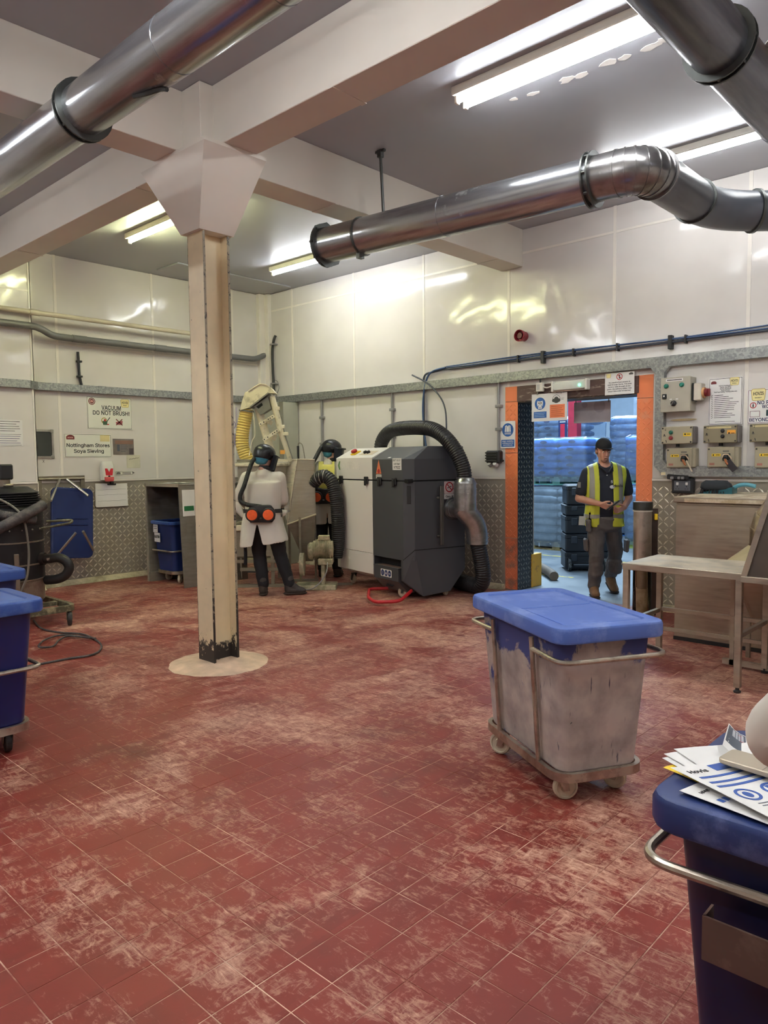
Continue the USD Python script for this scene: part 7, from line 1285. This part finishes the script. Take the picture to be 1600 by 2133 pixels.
t = thing('person', 'worker in a yellow vest and black air helmet behind the dust machine', 'person', (-7.20, 6.70, 0), 43)
worker(t, (.015, .03, 1.685), 90, 6, ((-.235, .0, 1.45), (.115, .06, 1.45)), ((-.26, .08, 1.2), (.18, .16, 1.2)), ((-.17, .30, 1.10), (.10, .36, 1.10)),
       ((-.15, .02, .90), (.03, .02, .90)), ((-.15, .04, .48), (.05, .04, .48)), ((-.14, .0, .11), (.06, .0, .11)), ((-.1, 1), (.2, 1)),
       [(-.06, .015, .42, .30, .92), (-.06, .02, .37, .26, 1.06), (-.06, .02, .39, .27, 1.24), (-.06, .02, .40, .24, 1.38)], (-.05, .88, -.07, -.03), (-.05, .01, .50, .36, .78, .70, .74))
helmet(t, (.015, .03, 1.685), 90, 6); pack(t, -.09, 1.09, -.165)
vs = to_m(loft([(.40, .31, .13, 1.02, -.06, .015), (.42, .31, .13, 1.20, -.06, .02), (.44, .29, .12, 1.36, -.06, .02), (.40, .22, .10, 1.47, -.06, .02), (.26, .16, .07, 1.54, -.05, .02)], k=7))-boxm(-1, -.235, -.3, .3, 1.28, 1.45)-boxm(.115, 1, -.3, .3, 1.28, 1.45)-boxm(-.10, .02, -.3, .3, 1.50, 1.7)
obj('hi_vis_vest', folds(skin(vs, .022, 2), .006), paint('vest_pale', s2l(226, 216, 110), .6), t, smooth=40)
for x in (-.185, .075): obj('shoulder_band', folds(skin(((to_m(loft([(.408, .318, .13, 1.02, -.06, .015), (.428, .318, .13, 1.20, -.06, .02), (.448, .298, .12, 1.36, -.06, .02), (.408, .228, .10, 1.475, -.06, .02), (.268, .168, .07, 1.545, -.05, .02)], k=7)) ^ boxm(x-.025, x+.025, -.3, .3, 1.02, 1.6))), .022, 1), .006), M_REFL, t, smooth=40)
obj('breathing_hose', corr(spline([(-.085, .03, 1.76), (-.13, -.01, 1.72), (-.19, -.08, 1.60), (-.26, -.13, 1.46), (-.28, -.16, 1.30), (-.22, -.18, 1.20), (-.12, -.18, 1.17)], 8), .028, .012, .003, 14), M_RHOSE, t, smooth=60)
# ---- the person whose coat sleeve enters at the right edge
t = thing('person', 'person in a pale coat at the right edge, only a bent elbow in view', 'person', (.13, 1.12, 0), 0)
E_ = V(-.345-.13, 1.365-1.12, 1.075)
worker(t, (.02, .03, 1.63), 180, 10, ((-.20, .0, 1.40), (.20, .0, 1.40)), (tuple(E_), (.28, .10, 1.12)), ((-.09, .47, .93), (.16, .36, 1.0)),
       ((-.09, .02, .88), (.09, .02, .88)), ((-.10, .03, .48), (.10, .03, .48)), ((-.10, .0, .11), (.10, .0, .11)), ((-.1, 1), (.1, 1)),
       [(0, .015, .43, .30, .88), (0, .02, .38, .26, 1.02), (0, .02, .40, .27, 1.2), (0, .02, .42, .24, 1.34)], (0, .80, -.02, .02), (0, .01, .50, .36, .66, .60, .60))
obj('hair_net', hmesh(as_tri(solid([[((0, .03, .05), (.088, .10, .082))]])-boxm(-.3, .3, -.3, .3, -.3, .03)), (.02, .03, 1.63), 180, 10), M_NET, t, smooth=True)
